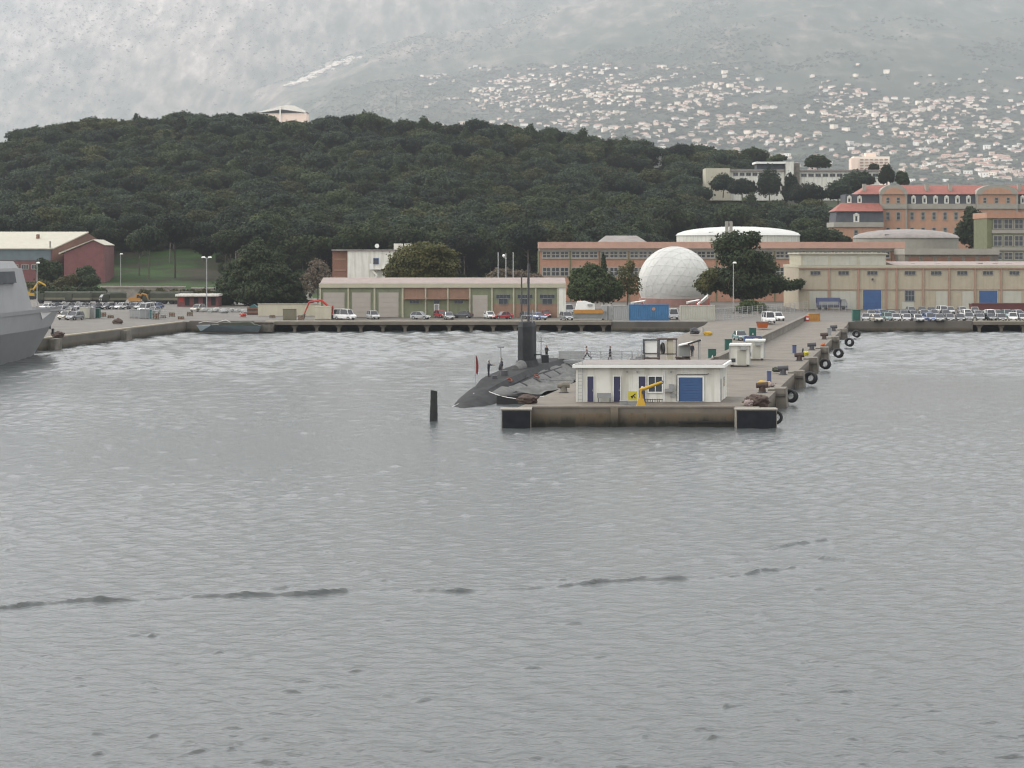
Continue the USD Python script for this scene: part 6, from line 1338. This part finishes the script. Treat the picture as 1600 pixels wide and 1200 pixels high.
# small grey patrol boat alongside
Yb = 383.0
t = thing('launch', 'low grey launch moored at the bend of the far quay', 'boat', (gx(360, Yb), Yb, 0))
part(t, 'hull', hull([(gx(p, Yb), Yb + o, gz(v, Yb)) for p, v, o in ((312, 518, 1), (312, 518, 3), (402, 519, .6), (402, 519, 3.6), (304, 508.5, 2), (330, 508.5, 0), (406, 509, 0), (406, 509, 4), (330, 508.5, 4))]), M['blue_grey_wall'])
part(t, 'deck', B(gx(328, Yb), gx(402, Yb), Yb + .3, Yb + 3.6, gz(508.4, Yb), gz(507.4, Yb)), M['canvas_green'])
part(t, 'cover', hull([(gx(p, Yb), Yb + o, gz(v, Yb)) for p, v in ((340, 507.3), (396, 507.3), (346, 504.5), (390, 503.5)) for o in (.9, 3)]), M['canvas_green'])
part(t, 'rail', MB().path([(gx(p, Yb), Yb + .2, gz(v, Yb)) for p, v in ((310, 505), (318, 502.5), (340, 503.5), (352, 500), (360, 503.5))], .05).get(), M['white_paint'])
t = thing('launch', 'brown grey barge end beside the launch at the bend of the quay', 'boat', (gx(410, 386), 386, 0)); Yb = 386.0
part(t, 'hull', hull([(gx(p, Yb), Yb + o, gz(v, Yb)) for p, v, o in ((400, 518, .2), (424, 519, .2), (396, 503, 0), (427, 503.5, 0), (396, 503, 3), (427, 503.5, 3), (400, 518, 3), (424, 518, 3))]), M['stained_concrete']); part(t, 'rub_rail', B(gx(396, Yb), gx(427, Yb), Yb - .12, Yb, gz(505.5, Yb), gz(504, Yb)), M['rust'])
q = ground(380, 496, 2); lump('red_buoy', q + [0, 0, .45], .6, 'red_paint', 'red buoy lying on the quay above the launch', 'buoy', 15)
g = np.random.default_rng(31)
for i in range(7): q = ground(316 + i * 11 + 4 * g.random(), 487.5 + 3 * g.random(), 2); lump('white_sack', q + [0, 0, .4], .55 + .3 * g.random(), 'container_grey', 'pale sack in the scatter of sacks on the quay under the tall twin lamp', 'sack', 40 + i, (1.1, .8, .75), group='sacks under the twin lamp')
for i, (px, py) in enumerate(((90, 533), (184, 511))): q = ground(px, py - 4, 2); lump('quay_bollard', q + [0, 0, .5], .75, 'rust', ('rusty bollard near the warship bow on the left quay', 'rusty bollard midway along the left quay edge')[i], 'bollard', 50 + i, (1.2, .8, .8))
# brick and timber clutter before the boundary wall
t, x0, x1, q, zt_ = block('timber_stack', 'stack of brown timber with a green cover at the left of the cream wall', 'stack', 386, 408, 492, 481, 2, 'brick_brown')
for i in range(4): part(t, 'timber', B(x0, x1, q + .02 * i, q + 1.8, 2 + .42 * i, 2.4 + .42 * i), M['brick_brown' if i % 2 else 'rust'])
part(t, 'green_cover', hull([(x0 + .4, q, 3.69), (x1 - .8, q, 3.69), (x0 + 1.4, q, 4.3), (x1 - 1.4, q + .3, 4.2), (x0 + .4, q + 1.8, 3.69), (x1 - .8, q + 1.8, 3.69)]), M['teal_paint'])
# lamp posts and masts
lamp_post(323, 487, 402.5, 452, 'tall twin headed lamp post in the middle of the left yard', 2); lamp_post(58, 475, 411, 480, 'lamp post left of the army trucks near the warship', 1); lamp_post(188.5, 450, 397, 590, 'thin lamp post before the grass slope', 1, 3.0); lamp_post(1146, 487, 411, 440, 'lamp post in front of the big dark tree at the pier root', 1)
for i, (px, yt, yb) in enumerate(((778.5, 394, 440), (790.5, 396, 440), (802, 394, 440))): pole_thing('flag_mast', ('left bare mast of the three behind the workshop', 'middle bare mast of the three, with a lamp', 'right bare mast of the three behind the workshop')[i], 'mast', gx(px, 455), 455, 2, gz(yt, 455), .14, 'galvanised')
solo('globe_lamp', MB().ball((gx(787, 454), 454, gz(399.5, 454)), .32, 2).tube((gx(787, 454), 454, gz(402, 454)), (gx(790.5, 455), 454.8, gz(404, 455)), .05).get(), M['lamp_glass'], 'white globe lamp on a bracket at the middle mast', 'lamp')

# ------------------------------------------------------------------ single trees
def T(name, lab, Y, spec, n, size, seed, leafm, trunkpx, zb=2.0, tm='bark', cat='tree', r=.35, spread=2.0):
    """spec: crown blobs as (px, py, half width px, half height px, depth factor)"""
    s = Y / F; bl = [((gx(p, Y), Y + (hash((i, seed)) % 7 - 3) * .15 * w * s, gz(q, Y)), (w * s, w * s * dpt, h * s)) for i, (p, q, w, h, dpt) in enumerate(spec)]
    x = gx(trunkpx[0], Y); top = (gx(trunkpx[2], Y), Y, gz(trunkpx[1], Y))
    return tree(name, lab, bl, n, size, seed, leafm, ((x, Y, zb - .3), top, r, spread), tm, None, 7, cat)
T('pine_tree', 'big dark spreading pine right of the white dome', 468, [(1150, 380, 34, 18, .9), (1175, 372, 16, 12, .8), (1128, 385, 14, 12, .9), (1160, 405, 34, 20, .9), (1188, 410, 26, 16, .9), (1120, 434, 22, 16, .9), (1105, 445, 20, 14, .9), (1150, 438, 40, 22, .9), (1190, 440, 34, 20, .9), (1215, 446, 26, 12, .8), (1236, 446, 20, 8, .7), (1248, 441, 10, 6, .7), (1170, 455, 30, 14, .8), (1135, 400, 14, 16, .8), (1198, 420, 20, 10, .8)], 15000, .34, 3, 'dark_leaf', (1160, 400, 1155), r=.55, spread=3)
T('broadleaf_tree', 'yellowish bush at the left foot of the big dark pine', 462, [(1106, 436, 13, 13, .9), (1098, 446, 12, 9, .9), (1112, 428, 9, 9, .9)], 2200, .3, 31, 'olive_leaf', (1106, 440, 1106), r=.15)
T('broadleaf_tree', 'round olive coloured tree behind the workshop roof', 446, [(655, 405, 38, 26, .9), (630, 415, 26, 22, .9), (690, 408, 26, 24, .9), (665, 395, 26, 16, .9), (615, 425, 16, 16, .9), (700, 422, 18, 18, .9), (650, 428, 40, 14, .9), (685, 392, 16, 10, .8)], 12000, .32, 4, 'olive_leaf', (658, 410, 658), r=.4)
T('broadleaf_tree', 'green bushy tree between the workshop and the dome', 470, [(905, 440, 16, 24, .9), (925, 430, 18, 20, .9), (920, 452, 30, 20, .9), (950, 450, 20, 22, .9), (938, 438, 14, 18, .9), (898, 455, 12, 15, .9), (962, 452, 12, 16, .9)], 9000, .32, 5, 'green_leaf', (925, 445, 925), r=.3)
T('cypress_tree', 'narrow dark cypress behind the green bushy tree', 476, [(943, 408, 3.2, 12, 1), (943, 422, 5, 14, 1), (943, 440, 6, 16, 1)], 1800, .26, 6, 'dark_leaf', (943, 415, 943), r=.2, spread=.4)
T('bare_tree', 'thin half bare tree left of the white dome', 478, [(978, 432, 14, 20, .9), (990, 445, 12, 18, .9), (970, 450, 10, 16, .9), (985, 415, 8, 10, .9)], 1500, .26, 7, 'olive_leaf', (980, 420, 982), r=.18)
T('conifer_tree', 'huge dark conifer mass above the red shed', 505, [(400, 400, 26, 20, .9), (385, 425, 40, 22, .9), (420, 430, 40, 24, .9), (370, 450, 34, 22, .9), (410, 458, 48, 20, .9), (445, 448, 34, 22, .9), (402, 382, 12, 12, .9), (350, 465, 22, 14, .9), (455, 465, 26, 12, .9)], 15000, .42, 8, 'dark_leaf', (405, 400, 403), r=.6, spread=3)
T('bare_tree', 'brownish bare tree between the dark conifer and the white office', 500, [(497, 425, 18, 22, .9), (485, 440, 16, 20, .9), (510, 440, 14, 18, .9)], 1600, .28, 9, 'dry_twig', (497, 425, 497), r=.2)
T('bare_tree', 'brown leafless thicket around the three masts', 470, [(785, 430, 20, 12, .9), (810, 432, 22, 10, .9), (835, 435, 14, 8, .9), (770, 434, 12, 8, .9)], 2600, .28, 10, 'dry_twig', (795, 428, 795), r=.15)
T('shrub', 'dark round shrub before the red hangar wall', 600, [(68, 418, 12, 14, .9), (85, 422, 14, 14, .9), (75, 435, 18, 10, .9)], 2600, .4, 11, 'dark_leaf', (75, 425, 75), cat='shrub')
T('shrub', 'dark bushy shrub before the dark red gabled hall', 590, [(132, 428, 16, 12, .9), (125, 440, 16, 10, .9), (143, 438, 14, 10, .9)], 2600, .4, 12, 'dark_leaf', (133, 432, 133), cat='shrub')
T('shrub', 'brownish low shrubs between the two dark shrubs on the left', 585, [(100, 442, 16, 9, .9), (112, 436, 10, 8, .9), (60, 446, 18, 8, .9), (85, 447, 16, 6, .9)], 2600, .38, 13, 'oak_leaf', (100, 445, 100), cat='shrub')
T('shrub', 'dark shrubs before the low pink wing, over the salmon roof', 660, [(1255, 372, 16, 12, .9), (1278, 366, 18, 12, .9), (1300, 370, 18, 12, .9), (1318, 375, 12, 6, .9), (1240, 365, 10, 8, .9)], 5000, .42, 14, 'dark_leaf', (1275, 368, 1275), zb=8, cat='shrub')
T('broadleaf_tree', 'dark upright tree before the mansard building', 640, [(1519, 345, 17, 18, .9), (1512, 362, 18, 20, .9), (1526, 370, 16, 22, .9), (1516, 332, 9, 9, .9)], 5000, .42, 15, 'dark_leaf', (1518, 350, 1518), zb=4)
T('shrub', 'dark shrub under the big pine by the wire fence', 440, [(1172, 478, 16, 9, .9), (1188, 481, 12, 7, .9), (1160, 483, 10, 6, .9)], 2000, .26, 16, 'green_leaf', (1172, 482, 1172), cat='shrub')
T('hedge', 'dark olive hedge behind the army trucks at the left', 545, [(70 + 11 * i, 456 + (i % 3), 9, 8 + (i % 2) * 2, .9) for i in range(9)], 5000, .34, 17, 'dark_leaf', (110, 458, 110), cat='hedge', spread=4)
T('hedge', 'dark scrub before the stone wall right of the army trucks', 552, [(225 + 12 * i, 459 + (i % 2) * 2, 9, 7 + (i % 3), .9) for i in range(10)], 4500, .34, 18, 'oak_leaf', (280, 460, 280), cat='hedge', spread=4)
Yh = 960
for i, (spec, lab) in enumerate((([(1278, 251, 17, 10, .9), (1270, 256, 12, 6, .9), (1288, 255, 12, 7, .9)], 'round dark pine on the skyline behind the hilltop building'), ([(1216, 247, 12, 5, .9), (1208, 251, 10, 5, .9)], 'small pine on the skyline behind the hilltop tower'), ([(1386, 268, 8, 12, .9), (1380, 278, 8, 10, .9), (1392, 275, 6, 10, .9)], 'dark pine at the right end of the hilltop building'), ([(1408, 278, 9, 10, .9), (1413, 284, 7, 7, .9)], 'smaller dark pine right of the hilltop building'), ([(1366, 262, 8, 6, .9)], 'low dark crown over the right roof of the hilltop building'))):
    x, y = spec[0][0], spec[0][1]; Yt = Yh if i != 2 and i != 3 else 880
    T('pine_tree', lab, Yt, spec, 2200, .5, 60 + i, 'pine_leaf', (x, y, x), zb=gz(300, Yt), r=.4)
for i, (px, q, w, h, Yt) in enumerate(((1202, 282, 16, 22, 872), (1236, 292, 12, 20, 868), (1262, 300, 26, 14, 850), (1332, 284, 22, 16, 870), (1310, 296, 20, 14, 860), (1130, 284, 18, 12, 875), (1160, 290, 20, 12, 865), (1350, 278, 14, 10, 872))):
    T('pine_tree', ('dark tree before the left wing of the hilltop building', 'dark tree just below the hilltop tower', 'low wide tree under the windows of the hilltop building', 'wide dark tree before the right wing of the hilltop building', 'dark tree beneath the right wing of the hilltop building', 'dark tree before the cream block on the hilltop', 'dark tree under the left wing of the hilltop building', 'small tree touching the right roof of the hilltop building')[i], Yt, [(px, q, w, h, .9), (px - w * .5, q + h * .4, w * .7, h * .7, .9), (px + w * .5, q + h * .35, w * .7, h * .7, .9)], 2600, .5, 80 + i, 'pine_leaf_blue', (px, q, px), zb=gz(q + h + 12, Yt), r=.3)

# ------------------------------------------------------------------ the wooded hill
g = np.random.default_rng(77)
pts = []
Yc_ = 645.0
while Yc_ < 1062:
    step = 6.6 + 1.6 * (Yc_ - 645) / 400
    x = gx(-120, Yc_)
    while x < gx(1440, Yc_):
        X_, Y_ = x + g.normal() * 1.7, Yc_ + g.normal() * 1.7; px = 800 + X_ * F / Y_
        ok = True
        if 168 < px < 345 and Y_ < 758: ok = g.random() < .11
        if px < 172 and Y_ < 700: ok = False
        if px > 1020 and Y_ < 760: ok = False
        if px > 1085 and Y_ > 895 and Y_ < 935: ok = False
        if 1095 < px and Y_ > 840 and Y_ <= 900: ok = False
        if px > 1180 and Y_ > 935: ok = False
        if px > 1290 and Y_ < 800: ok = False
        if px > 1400: ok = False
        if abs(px - 1028) < 16 and 925 < Y_ < 1000: ok = False
        if ok: pts.append((X_, Y_))
        x += step * 1.12
    Yc_ += step * .9
pts.sort(key=lambda p: p[1])
protos = []
GL = 'dark green pine in the dense wood covering the hill'
for k in range(6):
    crown, trunk = pine_parts(k)
    protos.append((crown, trunk, M[('pine_leaf', 'pine_leaf_blue', 'pine_leaf', 'pine_leaf_olive', 'pine_leaf_blue', 'pine_leaf')[k]], M['pale_bark'] if k % 2 else M['bark']))
first = {}
NEAR = pts[:300]; REST = pts[300:]
for i, (x, y) in enumerate(NEAR):
    k = int(g.integers(6)); z = float(th(x, y)); low_ = 800 + x * F / y < 430 and y < 800; k = (0, 1, 3, 4)[k % 4] if low_ else k; rz = g.random() * 360; s = .85 + .4 * g.random(); sc = (s, s, s * (.9 + .25 * g.random()) * (1.22 if low_ else 1.0))
    if k not in first:
        t = thing('hill_pine', GL, 'tree', (x, y, z), 'pines of the wooded hill', rz, sc, local=True)
        part(t, 'trunk', protos[k][1], protos[k][3]); part(t, 'crown', protos[k][0], protos[k][2]); first[k] = t
    else: copy(first[k], (x, y, z), rz, sc)
def instancer(name, label, cat, protos_, pos, idx, rot, scl, kind='stuff'):
    path = numbered('/World', name); pi = UsdGeom.PointInstancer.Define(stage, path)
    for j, ps in enumerate(protos_):
        xp = UsdGeom.Xform.Define(stage, f'{path}/kind_{"abcdefghij"[j]}')
        for nm, ms, mt in ps: usdkit.mesh(stage, f'{xp.GetPath()}/{nm}', ms, mt)
        pi.CreatePrototypesRel().AddTarget(xp.GetPath())
    n = len(pos); a = np.radians(np.asarray(rot)) / 2
    pi.CreateProtoIndicesAttr(Vt.IntArray([int(q) for q in idx])); pi.CreatePositionsAttr(Vt.Vec3fArray.FromNumpy(np.asarray(pos, np.float32)))
    pi.CreateOrientationsAttr(Vt.QuathArray([Gf.Quath(float(math.cos(q)), 0, 0, float(math.sin(q))) for q in a])); pi.CreateScalesAttr(Vt.Vec3fArray.FromNumpy(np.asarray(scl, np.float32)))
    return tag(pi.GetPrim(), label, cat, None, kind)
P_ = np.array([(x, y, float(th(x, y))) for x, y in REST]); n = len(P_); s = .85 + .45 * g.random(n)
instancer('hill_wood', 'dense dark pine wood over the upper part of the hill', 'wood', [[('trunk', p[1], p[3]), ('crown', p[0], p[2])] for p in protos], P_, g.integers(6, size=n), g.random(n) * 360, np.stack([s, s, s * (.9 + .25 * g.random(n))], 1))
# undergrowth to close the wood
ug = [];
for x, y in pts:
    for _ in range(2):
        a, c = x + g.normal() * 4, y + g.normal() * 4; px = 800 + a * F / c
        if not (168 < px < 345 and c < 752) and not (px < 172 and c < 690): ug.append((a, c, float(th(a, c))))
ug = np.array(ug); n = len(ug)
bush = clump_mesh([((0, 0, 1.1), (1.9, 1.9, 1.4)), ((1.2, .6, .9), (1.3, 1.3, 1.0))], 420, .38, 5)
instancer('undergrowth', 'dark undergrowth between the pines of the hill', 'undergrowth', [[('leaves', bush, M['pine_leaf'])]], ug, np.zeros(n, int), g.random(n) * 360, np.stack([.7 + .8 * g.random(n)] * 3, 1))

# ------------------------------------------------------------------ far town on the mountain slope
def house_meshes(k):
    w, d_, h = ((10, 7, 3.6), (13, 8, 3.4), (8, 8, 4.6), (17, 9, 4.2), (12, 9, 6.4))[k]
    wall = B(-w / 2, w / 2, -d_ / 2, d_ / 2, -3, h)
    if k in (2, 4): roof = B(-w / 2 - .3, w / 2 + .3, -d_ / 2 - .3, d_ / 2 + .3, h + .002, h + .5)
    else: roof = hull([(x, y, h + .002) for x in (-w / 2 - .6, w / 2 + .6) for y in (-d_ / 2 - .6, d_ / 2 + .6)] + [(x, 0, h + 2.4) for x in (-w / 2 + 2.5, w / 2 - 2.5)])
    wins = [B(-w / 2 + (i + .6) * w / n_ - .3, -w / 2 + (i + .6) * w / n_ + .9, -d_ / 2 - .08, -d_ / 2 + .02, z, z + 1.4) for n_ in (3,) for i in range(3) for z in ((.8,) if h < 6 else (.8, 3.4))]
    return wall, roof, wins
g = np.random.default_rng(99)
HP = [house_meshes(k) for k in range(5)]
HM = ['house_white', 'house_cream', 'house_pink']
def density(px, py):
    blobs = [(850, 140, 70, 22, 1.0), (920, 150, 90, 30, 1.0), (700, 122, 26, 10, .8), (770, 150, 30, 22, .6), (1050, 140, 60, 24, 1.0), (1130, 138, 55, 14, .9), (1000, 185, 110, 26, .65), (880, 185, 60, 14, .5), (720, 205, 30, 10, .6), (790, 197, 40, 10, .45), (1120, 180, 60, 26, .5), (1330, 170, 45, 22, .9), (1400, 185, 60, 26, .8), (1300, 172, 26, 14, .7), (1460, 190, 60, 20, .7), (1560, 190, 60, 24, .5), (1200, 220, 50, 18, .5), (1080, 238, 60, 10, .9), (1130, 225, 70, 14, .5), (1420, 225, 60, 20, .45), (1560, 250, 60, 20, .7), (1500, 262, 60, 14, .7), (1580, 275, 40, 12, .9), (1180, 250, 60, 8, .9), (1330, 245, 40, 10, .5), (1480, 165, 70, 10, .5)]
    r_ = 0.02 if px > 650 else 0.0
    for a, c, w, h, m_ in blobs: r_ = max(r_, m_ * math.exp(-((px - a) / w) ** 2 - ((py - c) / h) ** 2))
    return r_
def ray_ground(px, py, y0=1900.0 * MS, y1=5200.0 * MS):
    Yv = np.linspace(y0, y1, 700); Z = mz(gx(px, Yv), Yv); L_ = gz(py, Yv); hit = np.nonzero(Z >= L_)[0]
    return None if not len(hit) else (gx(px, Yv[hit[0]]), Yv[hit[0]], Z[hit[0]])
spots = []
for (px, py) in g.random((13000, 2)) * [990, 190] + [640, 100]:
    if g.random() > density(px, py) * np.clip(3.2 * meshkit.noise(np.array([px / 38, py / 7.5, 0.0]), 71) - 0.75, 0.05, 1.5): continue
    q = ray_ground(px, py)
    if q is None or np.hypot((q[0] - 54 * MS) / (135 * MS), (q[1] - 2060 * MS) / (160 * MS)) < 1 or any((q[0] - s_[0]) ** 2 + ((q[1] - s_[1]) * .6) ** 2 < (11 + 9 * g.random()) ** 2 for s_ in spots): continue
    spots.append(q)
spots.sort(key=lambda q: q[1])
firsth = {}
TL = {'house_white': 'small white house among many on the far mountain slope', 'house_cream': 'small cream house among many on the far mountain slope', 'house_pink': 'small pinkish house among many on the far mountain slope'}
rest = []
for i, q in enumerate(spots):
    k = int(g.integers(5)); m_ = HM[int(g.choice(3, p=[.5, .32, .18]))]; rz = g.normal() * 25; s = .8 + .8 * g.random() ** 1.5
    if i >= 300: rest.append((q, k, rz, s)); continue
    if (k, m_) not in firsth:
        t = thing('hillside_house', TL[m_], 'house', q, m_.split('_')[1] + ' houses on the far mountain slope', rz, s, local=True)
        part(t, 'wall', HP[k][0], M[m_]); part(t, 'roof', HP[k][1], M['house_roof'] if k not in (2, 4) else M[m_])
        for w in HP[k][2]: part(t, 'window', w, M['glass'])
        firsth[(k, m_)] = t
    else: copy(firsth[(k, m_)], q, rz, s)
if rest:
    instancer('far_town', 'farther pale houses of the town spread over the mountain slope', 'town', [[('wall', h[0], M[HM[j % 3]]), ('roof', h[1], M['house_roof'] if j not in (2, 4) else M[HM[j % 3]])] for j, h in enumerate(HP)], [r_[0] for r_ in rest], [r_[1] for r_ in rest], [r_[2] for r_ in rest], [(r_[3],) * 3 for r_ in rest])
print('houses', len(spots), 'pines', len(pts))
# trees of the slope
N_ = 22000
u = -0.05 + .36 * g.random(N_) if False else -0.30 + .60 * g.random(N_); Yt = MS * (1900 + 2350 * g.random(N_) ** .8); Xt = u * Yt
keep = meshkit.noise(np.stack([Xt / 160, Yt / 260, 0 * Xt], -1), 17) > .40 + .45 * g.random(N_) * np.clip((Yt / MS - 2900) / 1300, 0, 1) + .12 * g.random(N_)
Xt, Yt = Xt[keep], Yt[keep]
sp = np.array(spots)[np.repeat(np.arange(len(spots)), 5)]; kx_, ky_ = g.normal(size=(2, 420)); Xt = np.concatenate([Xt, MS * (54 + 70 * kx_)]); Yt = np.concatenate([Yt, MS * (2050 + 60 * ky_)])
Xt = np.concatenate([Xt, sp[:, 0] + g.normal(size=len(sp)) * 20]); Yt = np.concatenate([Yt, sp[:, 1] - 14 - np.abs(g.normal(size=len(sp))) * 26]); Zt = mz(Xt, Yt); n = len(Xt)
tc = clump_mesh([((0, 0, 2.4), (4.4, 4.4, 2.5)), ((3.5, 1.5, 1.8), (3.2, 3.2, 1.8)), ((-3, 2, 1.5), (2.5, 2.5, 1.5))], 150, 1.2, 9)
instancer('slope_trees', 'pale green trees and scrub over the lower mountain slope', 'trees', [[('leaves', tc, M['town_leaf'])]], np.stack([Xt, Yt, Zt], 1), np.zeros(n, int), g.random(n) * 360, np.stack([.7 + .6 * g.random(n)] * 3, 1))
N_ = 52000
u = -0.29 + .40 * g.random(N_); Yt = MS * (3000 + 4200 * g.random(N_)); Xt = u * Yt
keep = meshkit.noise(np.stack([Xt / 420, Yt / 700, 0 * Xt], -1), 27) > .30 + .45 * g.random(N_)
Xt, Yt = Xt[keep], Yt[keep]; Zt = mz(Xt, Yt); n = len(Xt)
instancer('mountain_scrub', 'scattered pale scrub on the upper mountain slope', 'scrub', [[('leaves', tc, M['scrub_leaf'])]], np.stack([Xt, Yt, Zt], 1), np.zeros(n, int), g.random(n) * 360, np.stack([.45 + .7 * g.random(n) ** 2] * 3, 1))
# pale rock rib down the spur
def spur(px, py):
    Yv = np.linspace(3600 * MS, 5600 * MS, 900); Z = mz(gx(px, Yv), Yv); hit = np.nonzero(Z >= gz(py, Yv))[0]
    return None if not len(hit) else np.array([gx(px, Yv[hit[0]]), Yv[hit[0]], Z[hit[0]]])
mb = MB()
for t_ in np.linspace(0, 1, 70):
    q = spur(456 + 96 * t_ + 4 * g.normal(), 131 - 45 * t_ ** .9 + 3 + 2.2 * abs(g.normal()) * (.4 + t_))
    if q is None: continue
    ic = trimesh.creation.icosphere(subdivisions=1); v = np.asarray(ic.vertices); v = v * (.6 + .7 * meshkit.noise(v * 1.7 + 9 * t_, 3))[:, None] * np.array([12 + 12 * g.random(), 14, 5 + 6 * g.random()]); mb.add(v + q, ic.faces)
rr = mat('pale_rock', (0.38, 0.335, 0.285), var=0.2, scale=0.05)
solo('rock_rib', mb.get(), rr, None, None, kind='structure')
# apartment block, quarry building and pylon far behind
Y = 2300.0; x = gx(1362, Y)
b = thing('apartment_block', 'pink and cream apartment block rising behind the hilltop building', 'building', (x, Y, 60))
part(b, 'wall', B(gx(1334, Y), gx(1390, Y), Y, Y + 18, 30, gz(244.5, Y)), M['house_cream'])
part(b, 'side_wall', B(gx(1330, Y), gx(1341, Y), Y - 2, Y + 16, 30, gz(247, Y)), M['house_pink']); part(b, 'roof_house', B(gx(1353, Y), gx(1370, Y), Y + 3, Y + 10, gz(244.5, Y), gz(238.5, Y)), M['house_pink'])
for r_ in range(4):
    for c in range(6): part(b, 'balcony', B(gx(1344 + c * 7.6, Y), gx(1349 + c * 7.6, Y), Y - 1.2, Y - .02, gz(250.5 + r_ * 4.6, Y), gz(248.6 + r_ * 4.6, Y)), M['house_roof'])
Y = 2200.0
b = thing('pale_hall', 'large pale pink hall peeping over the wooded hilltop on the left', 'building', (gx(440, Y), Y, 130))
prof = [(396, 178), (430, 168.5), (446, 165), (460, 165.5), (478, 174), (478, 200), (396, 200)]
part(b, 'wall', MB().loft([(gx(p, Y), Y, gz(v, Y)) for p, v in prof], [(gx(p, Y), Y + 30, gz(v, Y)) for p, v in prof]).get(), M['house_pink'])
part(b, 'roof', MB().loft([(gx(p, Y), Y - 1, gz(v, Y) + .4) for p, v in prof[:5]] + [(gx(478, Y), Y - 1, gz(176, Y)), (gx(440, Y), Y - 1, gz(171, Y)), (gx(396, Y), Y - 1, gz(181, Y))], [(gx(p, Y), Y + 31, gz(v, Y) + .4) for p, v in prof[:5]] + [(gx(478, Y), Y + 31, gz(176, Y)), (gx(440, Y), Y + 31, gz(171, Y)), (gx(396, Y), Y + 31, gz(181, Y))]).get(), M['house_white'])
part(b, 'pillar', B(gx(437, Y), gx(439, Y), Y - 1.6, Y - 1.02, gz(200, Y), gz(166, Y)), M['house_white'])
part(quay, 'ground', B(0, 1, 600, 601, -3, -2), M['stone']) if False else None
Y = 2250.0; zb = 40.0
t = thing('pylon', 'pale lattice pylon standing behind the wooded hill', 'pylon', (gx(619, Y), Y, zb)); zt_ = gz(148, Y)
mb = MB(); cx = gx(619, Y)
for s1 in (-1, 1):
    for s2 in (-1, 1): mb.tube((cx + s1 * 3.2, Y + s2 * 3.2, zb), (cx + s1 * .5, Y + s2 * .5, zt_), .35, .25, 4)
part(t, 'leg', mb.get(), M['galvanised'])
mb = MB()
hs = np.linspace(0, 1, 9)
for a, c in zip(hs[:-1], hs[1:]):
    wa, wc = 3.2 - 2.7 * a, 3.2 - 2.7 * c; za, zc_ = zb + (zt_ - zb) * a, zb + (zt_ - zb) * c
    mb.tube((cx - wa, Y - wa, za), (cx + wc, Y - wc, zc_), .2, n=3).tube((cx + wa, Y - wa, za), (cx - wc, Y - wc, zc_), .2, n=3)
part(t, 'bracing', mb.get(), M['galvanised'])
mb = MB()
for q in (.78, .90): mb.tube((cx - 5, Y, zb + (zt_ - zb) * q), (cx + 5, Y, zb + (zt_ - zb) * q), .3, n=4)
part(t, 'cross_arm', mb.get(), M['galvanised'])
Y = 1002.0
b = thing('white_cottage', 'bright white cottage showing through the trees on the crest', 'house', (gx(1028, Y), Y, gz(255, Y)))
part(b, 'wall', B(gx(1022, Y), gx(1034, Y), Y, Y + 6, gz(262, Y), gz(240.5, Y)), M['white_paint']); part(b, 'roof', B(gx(1021, Y), gx(1035, Y), Y - .5, Y + 6.5, gz(240.4, Y), gz(239, Y)), M['white_wall']); part(b, 'window', front(1026, 1029, 243, 247, Y, .1, .05), M['glass'])
